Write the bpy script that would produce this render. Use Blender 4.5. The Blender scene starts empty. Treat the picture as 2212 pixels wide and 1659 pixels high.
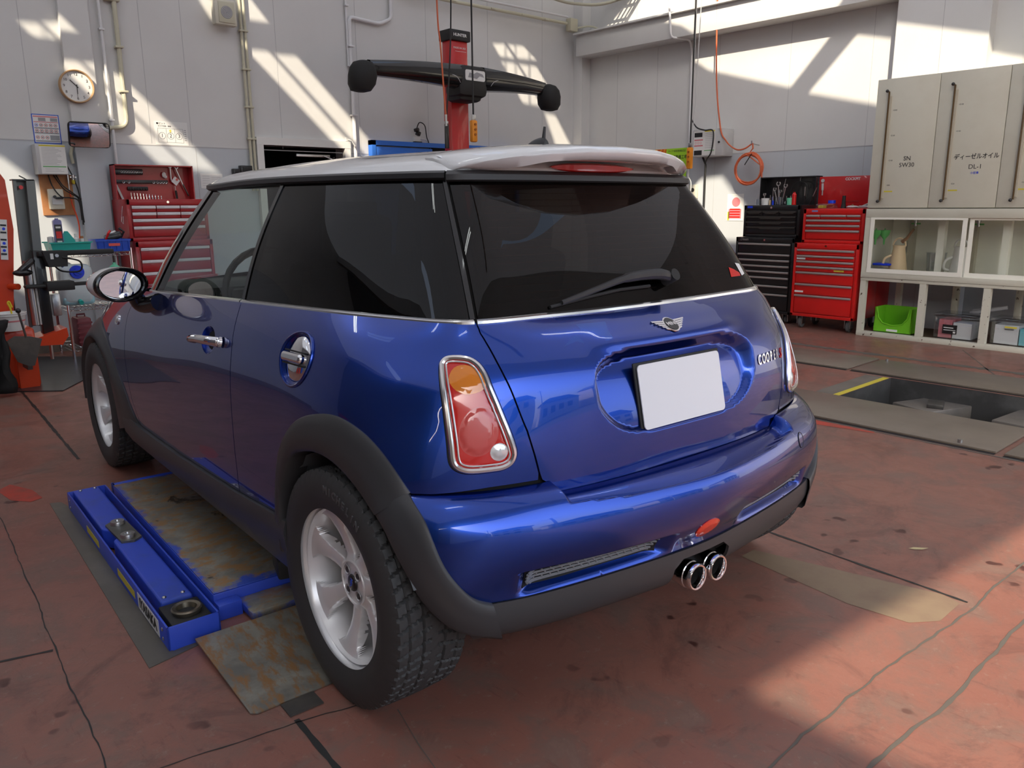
import bpy, bmesh, math, random
import numpy as np
from mathutils import Vector, Matrix, Quaternion
from mathutils.geometry import delaunay_2d_cdt
PI = math.pi
C = bpy.context.scene.collection
SC = bpy.context.scene
random.seed(7)

# ------------------------------------------------------------------ camera
cam = bpy.data.cameras.new('camera')
co = bpy.data.objects.new('camera', cam); C.objects.link(co)
cam.sensor_width = 36; cam.lens = 1712.5 / 2212 * 36; cam.clip_start = .05
def cam_axes(yaw, pitch, roll):
    f = Vector((math.sin(yaw)*math.cos(pitch), math.cos(yaw)*math.cos(pitch), math.sin(pitch)))
    r = Vector((math.cos(yaw), -math.sin(yaw), 0)); u = r.cross(f)
    r2 = r*math.cos(roll) + u*math.sin(roll); u2 = -r*math.sin(roll) + u*math.cos(roll)
    return r2, u2, f
_r, _u, _f = cam_axes(.7344, -.2225, -.0083)
_m = Matrix((( _r.x, _u.x, -_f.x), (_r.y, _u.y, -_f.y), (_r.z, _u.z, -_f.z))).to_4x4()
_m.translation = Vector((-1.723, -1.6147, 1.2425))
co.matrix_world = _m
SC.camera = co

# ------------------------------------------------------------------ world, sun, exposure
SC.view_settings.view_transform = 'Standard'; SC.view_settings.look = 'None'
SC.view_settings.gamma = 1; SC.view_settings.exposure = 0.2
SC.view_settings.use_curve_mapping = False
w = bpy.data.worlds.new('sky'); SC.world = w; w.use_nodes = True
nt = w.node_tree; nt.nodes.clear()
sky = nt.nodes.new('ShaderNodeTexSky'); sky.sky_type = 'NISHITA'; sky.sun_disc = False
sky.sun_elevation = math.radians(33); sky.sun_rotation = math.radians(234); sky.air_density = 1.0; sky.dust_density = 2.0; sky.ozone_density = 1.0
bg = nt.nodes.new('ShaderNodeBackground'); bg.inputs[1].default_value = .46
ow = nt.nodes.new('ShaderNodeOutputWorld')
hs = nt.nodes.new('ShaderNodeHueSaturation'); hs.inputs['Saturation'].default_value = .62
nt.links.new(sky.outputs[0], hs.inputs['Color']); nt.links.new(hs.outputs[0], bg.inputs[0]); nt.links.new(bg.outputs[0], ow.inputs[0])
SUN = Vector((1.26, .92, -1.0)).normalized()           # the way the sunlight travels
sl = bpy.data.lights.new('sun', 'SUN'); sl.energy = 6.8; sl.angle = math.radians(.62); sl.color = (1, .87, .68)
so = bpy.data.objects.new('sun', sl); C.objects.link(so)
so.rotation_euler = SUN.to_track_quat('-Z', 'Y').to_euler(); so.location = (-6, -6, 9)

SC.cycles.transparent_max_bounces = 24

# ------------------------------------------------------------------ materials
def mat(name, col, rough=.5, metal=0., coat=0., spec=.5, emit=None, estr=1., trans=0., alpha=1., ior=1.45, coatr=.03):
    m = bpy.data.materials.new(name); m.use_nodes = True
    b = m.node_tree.nodes['Principled BSDF']
    b.inputs['Base Color'].default_value = (*col, 1); b.inputs['Roughness'].default_value = rough
    b.inputs['Metallic'].default_value = metal; b.inputs['Coat Weight'].default_value = coat
    b.inputs['Coat Roughness'].default_value = coatr; b.inputs['Specular IOR Level'].default_value = spec
    b.inputs['Transmission Weight'].default_value = trans; b.inputs['IOR'].default_value = ior
    b.inputs['Alpha'].default_value = alpha
    if emit: b.inputs['Emission Color'].default_value = (*emit, 1); b.inputs['Emission Strength'].default_value = estr
    return m
class NT:
    """tiny helper for building node graphs on a principled material"""
    def __init__(s, m): s.t = m.node_tree; s.b = s.t.nodes['Principled BSDF']
    def n(s, kind, **kw):
        x = s.t.nodes.new(kind)
        for k, v in kw.items():
            if k.startswith('_'): setattr(x, k[1:], v)
            else: x.inputs[k.replace('__', ' ')].default_value = v
        return x
    def l(s, a, b): s.t.links.new(a, b)
    def coord(s, scale=(1, 1, 1), kind='Object'):
        c = s.n('ShaderNodeTexCoord'); m = s.n('ShaderNodeMapping'); m.inputs['Scale'].default_value = scale
        s.l(c.outputs[kind], m.inputs[0]); return m.outputs[0]
    def noise(s, vec, scale, detail=4, rough=.55, dist=0):
        x = s.n('ShaderNodeTexNoise'); x.inputs['Scale'].default_value = scale; x.inputs['Detail'].default_value = detail
        x.inputs['Roughness'].default_value = rough; x.inputs['Distortion'].default_value = dist; s.l(vec, x.inputs['Vector']); return x.outputs['Fac']
    def ramp(s, fac, stops):
        r = s.n('ShaderNodeValToRGB'); e = r.color_ramp.elements
        while len(e) < len(stops): e.new(.5)
        for i, (p, c) in enumerate(stops):
            e[i].position = p; e[i].color = (*c, 1) if len(c) == 3 else c
        s.l(fac, r.inputs[0]); return r.outputs[0]
    def mix(s, f, a, b, mode='MIX'):
        x = s.n('ShaderNodeMix'); x.data_type = 'RGBA'; x.blend_type = mode
        for v, i in ((f, 0), (a, 6), (b, 7)):
            if isinstance(v, (int, float)): x.inputs[i].default_value = v
            elif isinstance(v, tuple): x.inputs[i].default_value = (*v, 1)
            else: s.l(v, x.inputs[i])
        return x.outputs[2]
    def bump(s, h, strength=.2, dist=.01):
        x = s.n('ShaderNodeBump'); x.inputs['Strength'].default_value = strength; x.inputs['Distance'].default_value = dist
        s.l(h, x.inputs['Height']); s.l(x.outputs[0], s.b.inputs['Normal'])
    def col(s, o): s.l(o, s.b.inputs['Base Color'])
    def rough(s, o): s.l(o, s.b.inputs['Roughness'])
def g(v): return (v, v, v)
def worn(name, base, dark, scale=3, rough=.5, metal=0, amt=(.45, .75), bump=0, spec=.5):
    m = mat(name, base, rough, metal, spec=spec); t = NT(m); v = t.coord()
    t.col(t.mix(t.ramp(t.noise(v, scale, 6, .6), [(amt[0], g(0)), (amt[1], g(1))]), base, dark))
    if bump: t.bump(t.noise(v, scale*12, 3), bump, .003)
    return m

def mat_floor():
    m = mat('red_floor_paint', (.23, .075, .055), .42); t = NT(m); v = t.coord()
    n1 = t.noise(v, .8, 5, .6); n2 = t.noise(v, 4.5, 9, .7, .6); n3 = t.noise(v, 26, 8, .75)
    c = t.mix(t.ramp(n1, [(.35, g(0)), (.65, g(1))]), (.225, .090, .066), (.275, .120, .088))
    c = t.mix(t.ramp(n2, [(.46, g(0)), (.62, g(.75))]), c, (.175, .115, .092))           # scuffed, dusty paint
    c = t.mix(t.ramp(n2, [(.60, g(0)), (.74, g(.55))]), c, (.30, .175, .13))
    c = t.mix(t.ramp(n3, [(.58, g(0)), (.68, g(.6))]), c, (.30, .21, .165))
    sc_ = t.noise(t.coord((3, 40, 1)), 4, 6, .8, .3); c = t.mix(t.ramp(sc_, [(.62, g(0)), (.70, g(.45))]), c, (.34, .20, .15))   # long fine scratches
    sd_ = t.noise(t.coord((1, 1, 1)), 2.3, 9, .8, 1.2); c = t.mix(t.ramp(sd_, [(.52, g(0)), (.62, g(.55))]), c, (.13, .062, .05))               # pale grit
    v2 = t.coord((1, 1, 1)); sp = t.noise(v2, 9, 2, .5)
    mu = t.n('ShaderNodeMath', _operation='MULTIPLY'); t.l(t.ramp(sp, [(.66, g(0)), (.70, g(1))]), mu.inputs[0]); t.l(t.ramp(t.noise(v2, 1.1, 2), [(.5, g(0)), (.6, g(1))]), mu.inputs[1])
    c = t.mix(mu.outputs[0], c, (.075, .028, .022))                                     # dark oil spots
    st = t.noise(t.coord((14, 2.2, 1)), 3.2, 5, .7)
    c = t.mix(t.ramp(st, [(.60, g(0)), (.72, g(.5))]), c, (.12, .04, .03))
    t.col(c); t.rough(t.ramp(n2, [(.3, g(.28)), (.7, g(.55))])); t.bump(n3, .25, .004)
    return m
def mat_wall():
    m = mat('white_wall_panel', (.62, .62, .61), .55); t = NT(m); v = t.coord()
    c = t.mix(t.ramp(t.noise(v, 1.3, 5), [(.4, g(0)), (.8, g(1))]), (.62, .62, .61), (.575, .57, .56))
    sx = t.n('ShaderNodeSeparateXYZ'); t.l(v, sx.inputs[0]); lt = t.n('ShaderNodeMath', _operation='LESS_THAN'); lt.inputs[1].default_value = 1.804; t.l(sx.outputs[2], lt.inputs[0])
    t.col(t.mix(lt.outputs[0], c, (.50, .53, .56)))                                    # cooler grey panels below the joint
    t.bump(t.noise(v, 90, 2), .06, .002)
    return m
def mat_rust():
    m = mat('rusty_steel', (.2, .19, .17), .45, .55); t = NT(m); v = t.coord()
    a = t.noise(v, 7, 8, .7, .4); b = t.noise(t.coord((3, 1, 1)), 12, 7, .7)
    c = t.mix(t.ramp(a, [(.4, g(0)), (.62, g(1))]), (.20, .19, .165), (.32, .30, .25))
    c = t.mix(t.ramp(b, [(.47, g(0)), (.60, g(.9))]), c, (.34, .17, .06))
    t.col(c); t.rough(t.ramp(a, [(.3, g(.35)), (.7, g(.6))])); t.bump(b, .15, .003); return m
def mat_platform():
    # blue paint worn down to rusty steel: the paint is left along the rim
    m = mat('worn_blue_platform', (.2, .19, .17), .42, .35); t = NT(m); v = t.coord()
    a = t.noise(v, 9, 8, .7, .4); b = t.noise(t.coord((2, 3, 1)), 9, 7, .7)
    c = t.mix(t.ramp(a, [(.4, g(0)), (.62, g(1))]), (.19, .18, .155), (.30, .28, .23))
    c = t.mix(t.ramp(b, [(.47, g(0)), (.60, g(.9))]), c, (.34, .18, .065))
    gc = t.n('ShaderNodeTexCoord'); sx = t.n('ShaderNodeSeparateXYZ'); t.l(gc.outputs['Generated'], sx.inputs[0])
    def edge(o):
        p = t.n('ShaderNodeMath', _operation='PINGPONG'); p.inputs[1].default_value = .5; t.l(o, p.inputs[0]); return p.outputs[0]
    mi = t.n('ShaderNodeMath', _operation='MINIMUM'); t.l(edge(sx.outputs[0]), mi.inputs[0]); t.l(edge(sx.outputs[1]), mi.inputs[1])
    ad = t.n('ShaderNodeMath', _operation='ADD'); t.l(mi.outputs[0], ad.inputs[0])
    sc = t.n('ShaderNodeMath', _operation='MULTIPLY'); sc.inputs[1].default_value = .34; t.l(t.noise(v, 5, 6, .7), sc.inputs[0]); t.l(sc.outputs[0], ad.inputs[1])
    c = t.mix(t.ramp(ad.outputs[0], [(.165, g(1)), (.20, g(0))]), c, (.04, .09, .50))
    oil = t.noise(t.coord((1, 1, 1)), 3.1, 7, .75, .5)
    c = t.mix(t.ramp(oil, [(.60, g(0)), (.63, g(.9))]), c, (.03, .02, .015))
    t.col(c); t.bump(b, .12, .003); return m
def mat_glass(name, tint, ior=1.5, base=.0):
    m = bpy.data.materials.new(name); m.use_nodes = True; t = m.node_tree; t.nodes.clear()
    o = t.nodes.new('ShaderNodeOutputMaterial'); mx = t.nodes.new('ShaderNodeMixShader'); tr = t.nodes.new('ShaderNodeBsdfTransparent'); gl = t.nodes.new('ShaderNodeBsdfGlossy')
    fr = t.nodes.new('ShaderNodeFresnel'); ge = t.nodes.new('ShaderNodeNewGeometry'); mr = t.nodes.new('ShaderNodeMapRange')
    mr.inputs['To Min'].default_value = ior; mr.inputs['To Max'].default_value = 1/ior      # same reflection from both sides of the sheet
    t.links.new(ge.outputs['Backfacing'], mr.inputs['Value']); t.links.new(mr.outputs[0], fr.inputs[0])
    tr.inputs[0].default_value = (*tint, 1); gl.inputs['Roughness'].default_value = .0
    ad = t.nodes.new('ShaderNodeMath'); ad.operation = 'ADD'; ad.inputs[1].default_value = base; ad.use_clamp = True
    t.links.new(fr.outputs[0], ad.inputs[0]); t.links.new(ad.outputs[0], mx.inputs[0]); t.links.new(tr.outputs[0], mx.inputs[1]); t.links.new(gl.outputs[0], mx.inputs[2]); t.links.new(mx.outputs[0], o.inputs[0])
    return m
def mat_paint():
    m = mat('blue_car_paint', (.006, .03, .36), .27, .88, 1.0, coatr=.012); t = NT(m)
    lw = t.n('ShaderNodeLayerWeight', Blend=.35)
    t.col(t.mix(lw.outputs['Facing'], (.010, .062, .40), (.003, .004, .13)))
    return m
M = {}
def mat_roofing():
    m = bpy.data.materials.new('fill_light_roofing'); m.use_nodes = True; t = m.node_tree; t.nodes.clear()
    o = t.nodes.new('ShaderNodeOutputMaterial'); mx = t.nodes.new('ShaderNodeMixShader'); a = t.nodes.new('ShaderNodeBsdfDiffuse'); b = t.nodes.new('ShaderNodeBsdfTranslucent')
    a.inputs[0].default_value = (.75, .75, .75, 1); b.inputs[0].default_value = (.80, .86, .95, 1); mx.inputs[0].default_value = .16
    t.links.new(a.outputs[0], mx.inputs[1]); t.links.new(b.outputs[0], mx.inputs[2]); t.links.new(mx.outputs[0], o.inputs[0]); return m
M['roofing'] = mat_roofing()
M['floor'] = mat_floor(); M['wall'] = mat_wall(); M['rust'] = mat_rust(); M['platform'] = mat_platform()
M['paint'] = mat_paint(); M['roofwhite'] = mat('white_car_roof', (.72, .72, .72), .3, 0, 1)
M['blackgloss'] = mat('black_gloss', (.008, .008, .009), .12, 0, .6); M['blacktrim'] = mat('black_plastic_trim', (.035, .035, .037), .42)
M['flare'] = mat('grey_black_cladding', (.045, .045, .047), .40)
M['dark'] = mat('dark_void', (.010, .010, .011), .8); M['rubber'] = mat('tyre_rubber', (.042, .042, .042), .6)
M['chrome'] = mat('chrome', (.82, .82, .83), .06, 1); M['alloy'] = mat('silver_alloy', (.86, .86, .86), .30, .35, .4)
M['steel'] = mat('brushed_steel', (.55, .55, .55), .32, 1); M['zinc'] = mat('zinc_steel', (.5, .5, .5), .4, .9)
M['darksteel'] = worn('dark_steel', (.09, .085, .08), (.16, .14, .12), 6, .4, .6)
M['glassdark'] = mat_glass('privacy_glass', (.018, .018, .018)); M['glassrear'] = mat_glass('rear_tinted_glass', (.045, .036, .030)); M['glassclear'] = mat_glass('greenish_glass', (.80, .88, .83))
M['lampred'] = mat('red_lamp_plastic', (.62, .015, .01), .12, 0, 1, emit=None); M['lampamber'] = mat('amber_lamp_plastic', (.75, .22, .01), .12, 0, 1)
M['lampclear'] = mat('clear_lamp_plastic', (.75, .75, .75), .15, .5, 1); M['reflector'] = mat('red_reflector', (.75, .04, .015), .15, 0, 1)
M['plate'] = mat('white_plate', (.80, .82, .86), .35)
M['blue'] = worn('blue_lift_paint', (.035, .085, .60), (.045, .085, .40), 5, .38, 0, (.5, .75), .1)
M['red'] = mat('red_enamel', (.50, .012, .014), .3, 0, .4); M['redbright'] = mat('bright_red_enamel', (.62, .012, .010), .3, 0, .4); M['reddull'] = mat('dull_red_enamel', (.36, .012, .016), .38, 0, .2)
M['black'] = mat('black_enamel', (.012, .012, .013), .32, 0, .3); M['blackmatt'] = mat('black_matt', (.018, .018, .018), .6)
M['orange'] = mat('orange_red_enamel', (.62, .055, .012), .35, 0, .3); M['hose'] = mat('orange_hose', (.62, .13, .05), .45); M['pendant'] = mat('amber_plastic', (.75, .27, .02), .4)
M['cream'] = worn('cream_steel', (.62, .60, .50), (.56, .53, .43), 2.5, .38, 0, (.45, .8)); M['creamworn'] = worn('chipped_cream_steel', (.62, .60, .50), (.10, .06, .04), 22, .45, 0, (.62, .66))
M['conduit'] = mat('beige_conduit', (.52, .50, .38), .45); M['whitepipe'] = mat('white_pipe', (.66, .66, .67), .4); M['white'] = mat('white_plastic', (.72, .72, .70), .4)
M['paper'] = mat('paper', (.72, .72, .70), .7); M['ink'] = mat('black_ink', (.02, .02, .02), .6); M['greyink'] = mat('grey_ink', (.30, .30, .31), .6)
M['bluedoor'] = mat('blue_painted_steel', (.03, .16, .62), .4); M['wood'] = worn('plywood', (.42, .19, .075), (.34, .13, .05), 8, .6)
M['teal'] = mat('teal_plastic', (.02, .42, .36), .4); M['bluebox'] = mat('blue_plastic', (.01, .07, .50), .38); M['bluecap'] = mat('royal_blue_plastic', (.01, .05, .70), .35)
M['green'] = mat('lime_green_plastic', (.16, .50, .02), .38); M['greenposter'] = mat('lime_poster', (.36, .66, .03), .5); M['leafgreen'] = mat('green_plastic', (.10, .38, .10), .45)
M['clearplastic'] = mat_glass('clear_plastic', (.90, .92, .94), 1.3, .12); M['jerry'] = mat('translucent_polyethylene', (.66, .74, .77), .4, trans=.25)
M['jug'] = mat('amber_stained_plastic', (.66, .49, .30), .45); M['jugwhite'] = mat('milky_plastic', (.62, .60, .55), .45)
M['yellow'] = mat('yellow_label', (.62, .52, .05), .5); M['steelplate'] = worn('brown_grey_steel_plate', (.20, .165, .13), (.15, .12, .095), 3, .42, .15, (.4, .75))
M['concrete'] = worn('stained_concrete', (.17, .15, .125), (.10, .085, .07), 4, .6); M['pit'] = worn('oily_pit', (.045, .045, .045), (.10, .10, .10), 5, .5)
M['clockwood'] = mat('light_wood_rim', (.45, .28, .14), .45); M['mirror'] = mat('mirror', (.92, .92, .92), .01, 1)
M['asphalt'] = worn('asphalt', (.16, .155, .15), (.12, .115, .11), 1.5, .9); M['plaster'] = mat('house_plaster', (.62, .56, .48), .8); M['roofslate'] = mat('slate_roof', (.10, .10, .12), .6)
M['liner'] = mat('felt_liner', (.13, .14, .15), .9); M['copper'] = mat('copper_wire', (.55, .18, .06), .5)
M['disc'] = worn('shaded_rust_disc', (.045, .04, .038), (.09, .05, .03), 14, .55, .2); M['tyrelett'] = mat('tyre_lettering', (.085, .085, .085), .5); M['jointline'] = mat('panel_joint', (.42, .42, .43), .6); M['darkwall'] = mat('dim_bay_wall', (.16, .16, .17), .7); M['mint'] = mat('mint_plastic', (.16, .58, .36), .4); M['yellowp'] = mat('yellow_plastic', (.70, .55, .03), .4); M['jerrywater'] = mat('pale_blue_fluid', (.35, .62, .70), .3)  # brake disc: rust tone darkened for the shade behind the wheel windows
M['violet'] = mat('violet_plastic', (.20, .20, .42), .3); M['softblack'] = mat('black_cloth_cover', (.014, .014, .014), .75); M['pendantdark'] = mat('dark_amber_buttons', (.35, .10, .01), .4)
M['aluminium'] = mat('aluminium_pull', (.50, .47, .45), .35, .7); M['handlewhite'] = mat('label_strip_pull', (.70, .68, .70), .4); M['blackhandle'] = mat('satin_black_pull', (.05, .045, .04), .35, .3); M['tyregrey'] = mat('grey_caster_rubber', (.10, .10, .10), .6)
M['darkchannel'] = mat('grey_steel_channel', (.15, .155, .15), .35, .5); M['blackmat'] = worn('wet_black_rubber', (.022, .022, .024), (.05, .05, .052), 3, .32); M['orangeprint'] = mat('orange_print', (.75, .30, .02), .6)
M['creamlit'] = mat('cream_sunlit_steel', (.88, .86, .76), .4); M['creamdark'] = mat('beige_brown_steel', (.50, .46, .36), .45); M['oil'] = mat('brown_oil_tube', (.10, .06, .025), .2); M['pane'] = mat_glass('showcase_glass', (.97, .98, .97), 1.3); M['browntray'] = worn('rusty_brown_tray', (.10, .06, .04), (.18, .12, .08), 8, .6)  # paler cream holds the sunlit showcase's brightness; darker cream is plain beige-brown
M['spoutbrown'] = mat('brown_spout', (.22, .12, .06), .45); M['aqua'] = mat('aqua_packet', (.2, .55, .6), .5)
M['worngrey'] = worn('worn_grey_steel', (.14, .14, .13), (.22, .20, .16), 12, .4, .6); M['rustcup'] = worn('worn_cup_steel', (.22, .19, .14), (.10, .09, .07), 10, .35, .8); M['blackrubber'] = mat('black_rubber_block', (.03, .03, .03), .6)
M['ramp'] = M['rust']; M['frameplate'] = worn('dull_frame_steel', (.13, .12, .10), (.18, .165, .14), 5, .45, .3); M['decksteel'] = worn('grey_deck_steel', (.19, .17, .15), (.13, .12, .11), 6, .45, .3)
M['jointblack'] = mat('dark_joint_filler', (.02, .02, .019), .5); M['jointgrey'] = mat('grey_crack_filler', (.11, .095, .08), .7)
M['patchsand'] = worn('sandy_floor_patch', (.24, .17, .11), (.20, .13, .09), 9, .6); M['redstain'] = worn('red_paint_spill', (.45, .05, .03), (.24, .07, .05), 12, .4); M['leafdry'] = mat('dry_leaf', (.48, .40, .22), .7)
M['greyblack'] = mat('grey_mesh_plastic', (.22, .23, .24), .3); M['chromesoft'] = mat('satin_chrome', (.80, .79, .78), .16, .95); M['lamppink'] = mat('pale_red_lens', (.60, .07, .06), .18, 0, 1); M['alloyshade'] = mat('bolt_pocket_metal', (.5, .5, .5), .4, .7)
M['window'] = mat('dark_window', (.04, .05, .06), .1); M['maroon'] = mat('maroon_case', (.17, .03, .04), .45)
M['seat'] = mat('dark_grey_fabric', (.03, .03, .033), .85); M['lightgrey'] = mat('light_grey_enamel', (.5, .5, .5), .45); M['pinkprint'] = mat('pink_red_print', (.62, .20, .22), .6)

# ------------------------------------------------------------------ object helpers
def tag(o, label=None, cat=None, group=None, kind=None):
    if label: o['label'] = label
    if cat: o['category'] = cat
    if group: o['group'] = group
    if kind: o['kind'] = kind
    return o
def thing(name, label, cat, loc=(0, 0, 0), rz=0, group=None):
    o = bpy.data.objects.new(name, None); C.objects.link(o); o.location = loc; o.rotation_euler = (0, 0, rz)
    o.empty_display_size = .05
    return tag(o, label, cat, group)
def rotm(rx=0, ry=0, rz=0): return Matrix.Rotation(rz, 4, 'Z') @ Matrix.Rotation(ry, 4, 'Y') @ Matrix.Rotation(rx, 4, 'X')
class MB:
    """collects shapes and links them as one mesh object"""
    def __init__(s): s.bm = bmesh.new(); s.mats = []; s.cur = 0
    def m(s, name):
        mm = M[name] if isinstance(name, str) else name
        if mm not in s.mats: s.mats.append(mm)
        s.cur = s.mats.index(mm); return s
    def _fin(s, fs):
        for f in fs: f.material_index = s.cur
        return s
    def box(s, c, d, rot=None, bev=0, seg=2):
        b2 = bmesh.new(); bmesh.ops.create_cube(b2, size=1)
        bmesh.ops.scale(b2, vec=d, verts=b2.verts)
        if bev: bmesh.ops.bevel(b2, geom=b2.edges[:], offset=min(bev, min(d)*.45), segments=seg, profile=.5, affect='EDGES', clamp_overlap=True)
        if rot is not None: bmesh.ops.transform(b2, matrix=rot, verts=b2.verts)
        bmesh.ops.translate(b2, vec=c, verts=b2.verts); return s.add(b2)
    def bx(s, x0, x1, y0, y1, z0, z1, bev=0): return s.box(((x0+x1)/2, (y0+y1)/2, (z0+z1)/2), (abs(x1-x0), abs(y1-y0), abs(z1-z0)), None, bev)
    def add(s, b2, mtx=None):
        vs = {}
        for v in b2.verts: vs[v] = s.bm.verts.new(mtx @ v.co if mtx is not None else v.co)
        fs = []
        for f in b2.faces:
            try:
                nf = s.bm.faces.new([vs[v] for v in f.verts]); nf.material_index = s.cur; nf.smooth = f.smooth; fs.append(nf)
            except ValueError: pass
        b2.free(); return s
    def raw(s, V, F, smooth=True):
        vs = [s.bm.verts.new(v) for v in V]
        for f in F:
            try:
                nf = s.bm.faces.new([vs[i] for i in f]); nf.material_index = s.cur; nf.smooth = smooth
            except ValueError: pass
        return s
    def tube(s, path, r, n=10, closed=False, caps=True):
        P = [Vector(p) for p in path]; R = r if isinstance(r, (list, tuple)) else [r]*len(P); N = len(P)
        V = []; F = []; up = None
        for i, p in enumerate(P):
            a = P[i-1] if (i > 0 or closed) else p; b = P[(i+1) % N] if (i < N-1 or closed) else p
            t = (b-a).normalized()
            if up is None:
                up = Vector((0, 0, 1)) if abs(t.z) < .9 else Vector((1, 0, 0))
            x = (up - t*up.dot(t))
            if x.length < 1e-6: x = t.orthogonal()
            x.normalize(); up = x; y = t.cross(x)
            for k in range(n):
                an = 2*PI*k/n; V.append(p + (x*math.cos(an)+y*math.sin(an))*R[i])
        for i in range(N if closed else N-1):
            j = (i+1) % N
            for k in range(n): F.append((i*n+k, i*n+(k+1) % n, j*n+(k+1) % n, j*n+k))
        if caps and not closed: F.append(tuple(range(n))[::-1]); F.append(tuple((N-1)*n+k for k in range(n)))
        return s.raw(V, F)
    def cyl(s, a, b, r, n=20, r2=None): return s.tube([a, b], [r, r if r2 is None else r2], n)
    def lathe(s, prof, axis='Z', c=(0, 0, 0), n=28, arc=2*PI):
        # prof: (radius, height) along the axis
        V = []; F = []; full = abs(arc-2*PI) < 1e-6; K = n if full else n+1
        for (r, h) in prof:
            for k in range(K):
                a = arc*k/n; x, y = r*math.cos(a), r*math.sin(a)
                p = {'Z': (x, y, h), 'Y': (x, h, y), 'X': (h, x, y)}[axis]
                V.append((p[0]+c[0], p[1]+c[1], p[2]+c[2]))
        for i in range(len(prof)-1):
            for k in range(n):
                k2 = (k+1) % K
                F.append((i*K+k, i*K+k2, (i+1)*K+k2, (i+1)*K+k))
        return s.raw(V, F)
    def prism(s, poly, t0, t1, plane='XZ', smooth=False):
        # poly 2D outline extruded between t0 and t1 along the third axis
        def P(a, b, t): return {'XZ': (a, t, b), 'XY': (a, b, t), 'YZ': (t, a, b)}[plane]
        n = len(poly); V = [P(a, b, t0) for a, b in poly] + [P(a, b, t1) for a, b in poly]
        F = [tuple(range(n)), tuple(range(2*n-1, n-1, -1))] + [(i, (i+1) % n, n+(i+1) % n, n+i) for i in range(n)]
        s.raw(V, F, False); return s
    def sphere(s, c, r, sc=(1, 1, 1), n=20):
        b2 = bmesh.new(); bmesh.ops.create_uvsphere(b2, u_segments=n, v_segments=n//2+2, radius=r)
        for f in b2.faces: f.smooth = True
        bmesh.ops.scale(b2, vec=sc, verts=b2.verts); bmesh.ops.translate(b2, vec=c, verts=b2.verts); return s.add(b2)
    def text(s, txt, size, mtx, depth=.0008, align='CENTER', shear=0, bold=0, sx=1):
        cu = bpy.data.curves.new('t', 'FONT'); cu.body = txt; cu.size = size; cu.extrude = depth; cu.align_x = align; cu.align_y = 'CENTER'
        cu.shear = shear; cu.offset = bold; cu.resolution_u = 3; cu.fill_mode = 'BOTH'
        o = bpy.data.objects.new('t', cu); C.objects.link(o)
        dg = bpy.context.evaluated_depsgraph_get(); me = bpy.data.meshes.new_from_object(o.evaluated_get(dg))
        b2 = bmesh.new(); b2.from_mesh(me)
        if sx != 1: bmesh.ops.scale(b2, vec=(sx, 1, 1), verts=b2.verts)
        bpy.data.objects.remove(o); bpy.data.curves.remove(cu); bpy.data.meshes.remove(me)
        return s.add(b2, mtx)
    def build(s, name, parent=None, material=None, loc=None, smooth_angle=35, normals=True):
        if normals: bmesh.ops.recalc_face_normals(s.bm, faces=s.bm.faces[:])
        me = bpy.data.meshes.new(name); s.bm.to_mesh(me); s.bm.free()
        for mm in (s.mats or [M[material] if isinstance(material, str) else material]): me.materials.append(mm)
        if smooth_angle:
            me.polygons.foreach_set('use_smooth', [True]*len(me.polygons)); me.set_sharp_from_angle(angle=math.radians(smooth_angle))
        o = bpy.data.objects.new(name, me); C.objects.link(o)
        if parent: o.parent = parent
        if loc: o.location = loc
        return o
def mb(material): return MB().m(material)
def wall_mtx(x, y, z, rz=0): # a text matrix: letters upright, facing -Y (rotated by rz about Z)
    return Matrix.Translation((x, y, z)) @ Matrix.Rotation(rz, 4, 'Z') @ Matrix.Rotation(PI/2, 4, 'X')
def cr(pts, n=8, closed=False):
    P = [Vector(p) for p in pts]; out = []; N = len(P)
    for i in range(N if closed else N-1):
        if closed: a, b, c, d = P[i-1], P[i], P[(i+1) % N], P[(i+2) % N]
        else: a, b, c, d = P[max(i-1, 0)], P[i], P[i+1], P[min(i+2, N-1)]
        for k in range(n):
            t = k/n; out.append(.5*((2*b)+(c-a)*t+(2*a-5*b+4*c-d)*t*t+(3*b-a-3*c+d)*t**3))
    if not closed: out.append(P[-1])
    return out
def rrect(w, h, r, n=6, cx=0, cy=0):
    out = []
    for (sx, sy, a0) in ((1, 1, 0), (-1, 1, PI/2), (-1, -1, PI), (1, -1, 1.5*PI)):
        for k in range(n+1):
            a = a0+PI/2*k/n; out.append((cx+sx*(w/2-r)+r*math.cos(a), cy+sy*(h/2-r)+r*math.sin(a)))
    return out
def circle(r, n=32, cx=0, cy=0, ry=None): return [(cx+r*math.cos(2*PI*k/n), cy+(ry or r)*math.sin(2*PI*k/n)) for k in range(n)]
def copy_tree(o, parent=None):
    c = o.copy(); C.objects.link(c); c.parent = parent
    for ch in list(o.children): copy_tree(ch, c)
    return c

# ================================================================== THE SETTING
WY, WX = 6.25, 6.70            # back wall, right wall
H = 5.2
FRONT = -3.7
LX = -6.5
def struct(o): o['kind'] = 'structure'; return o
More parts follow.
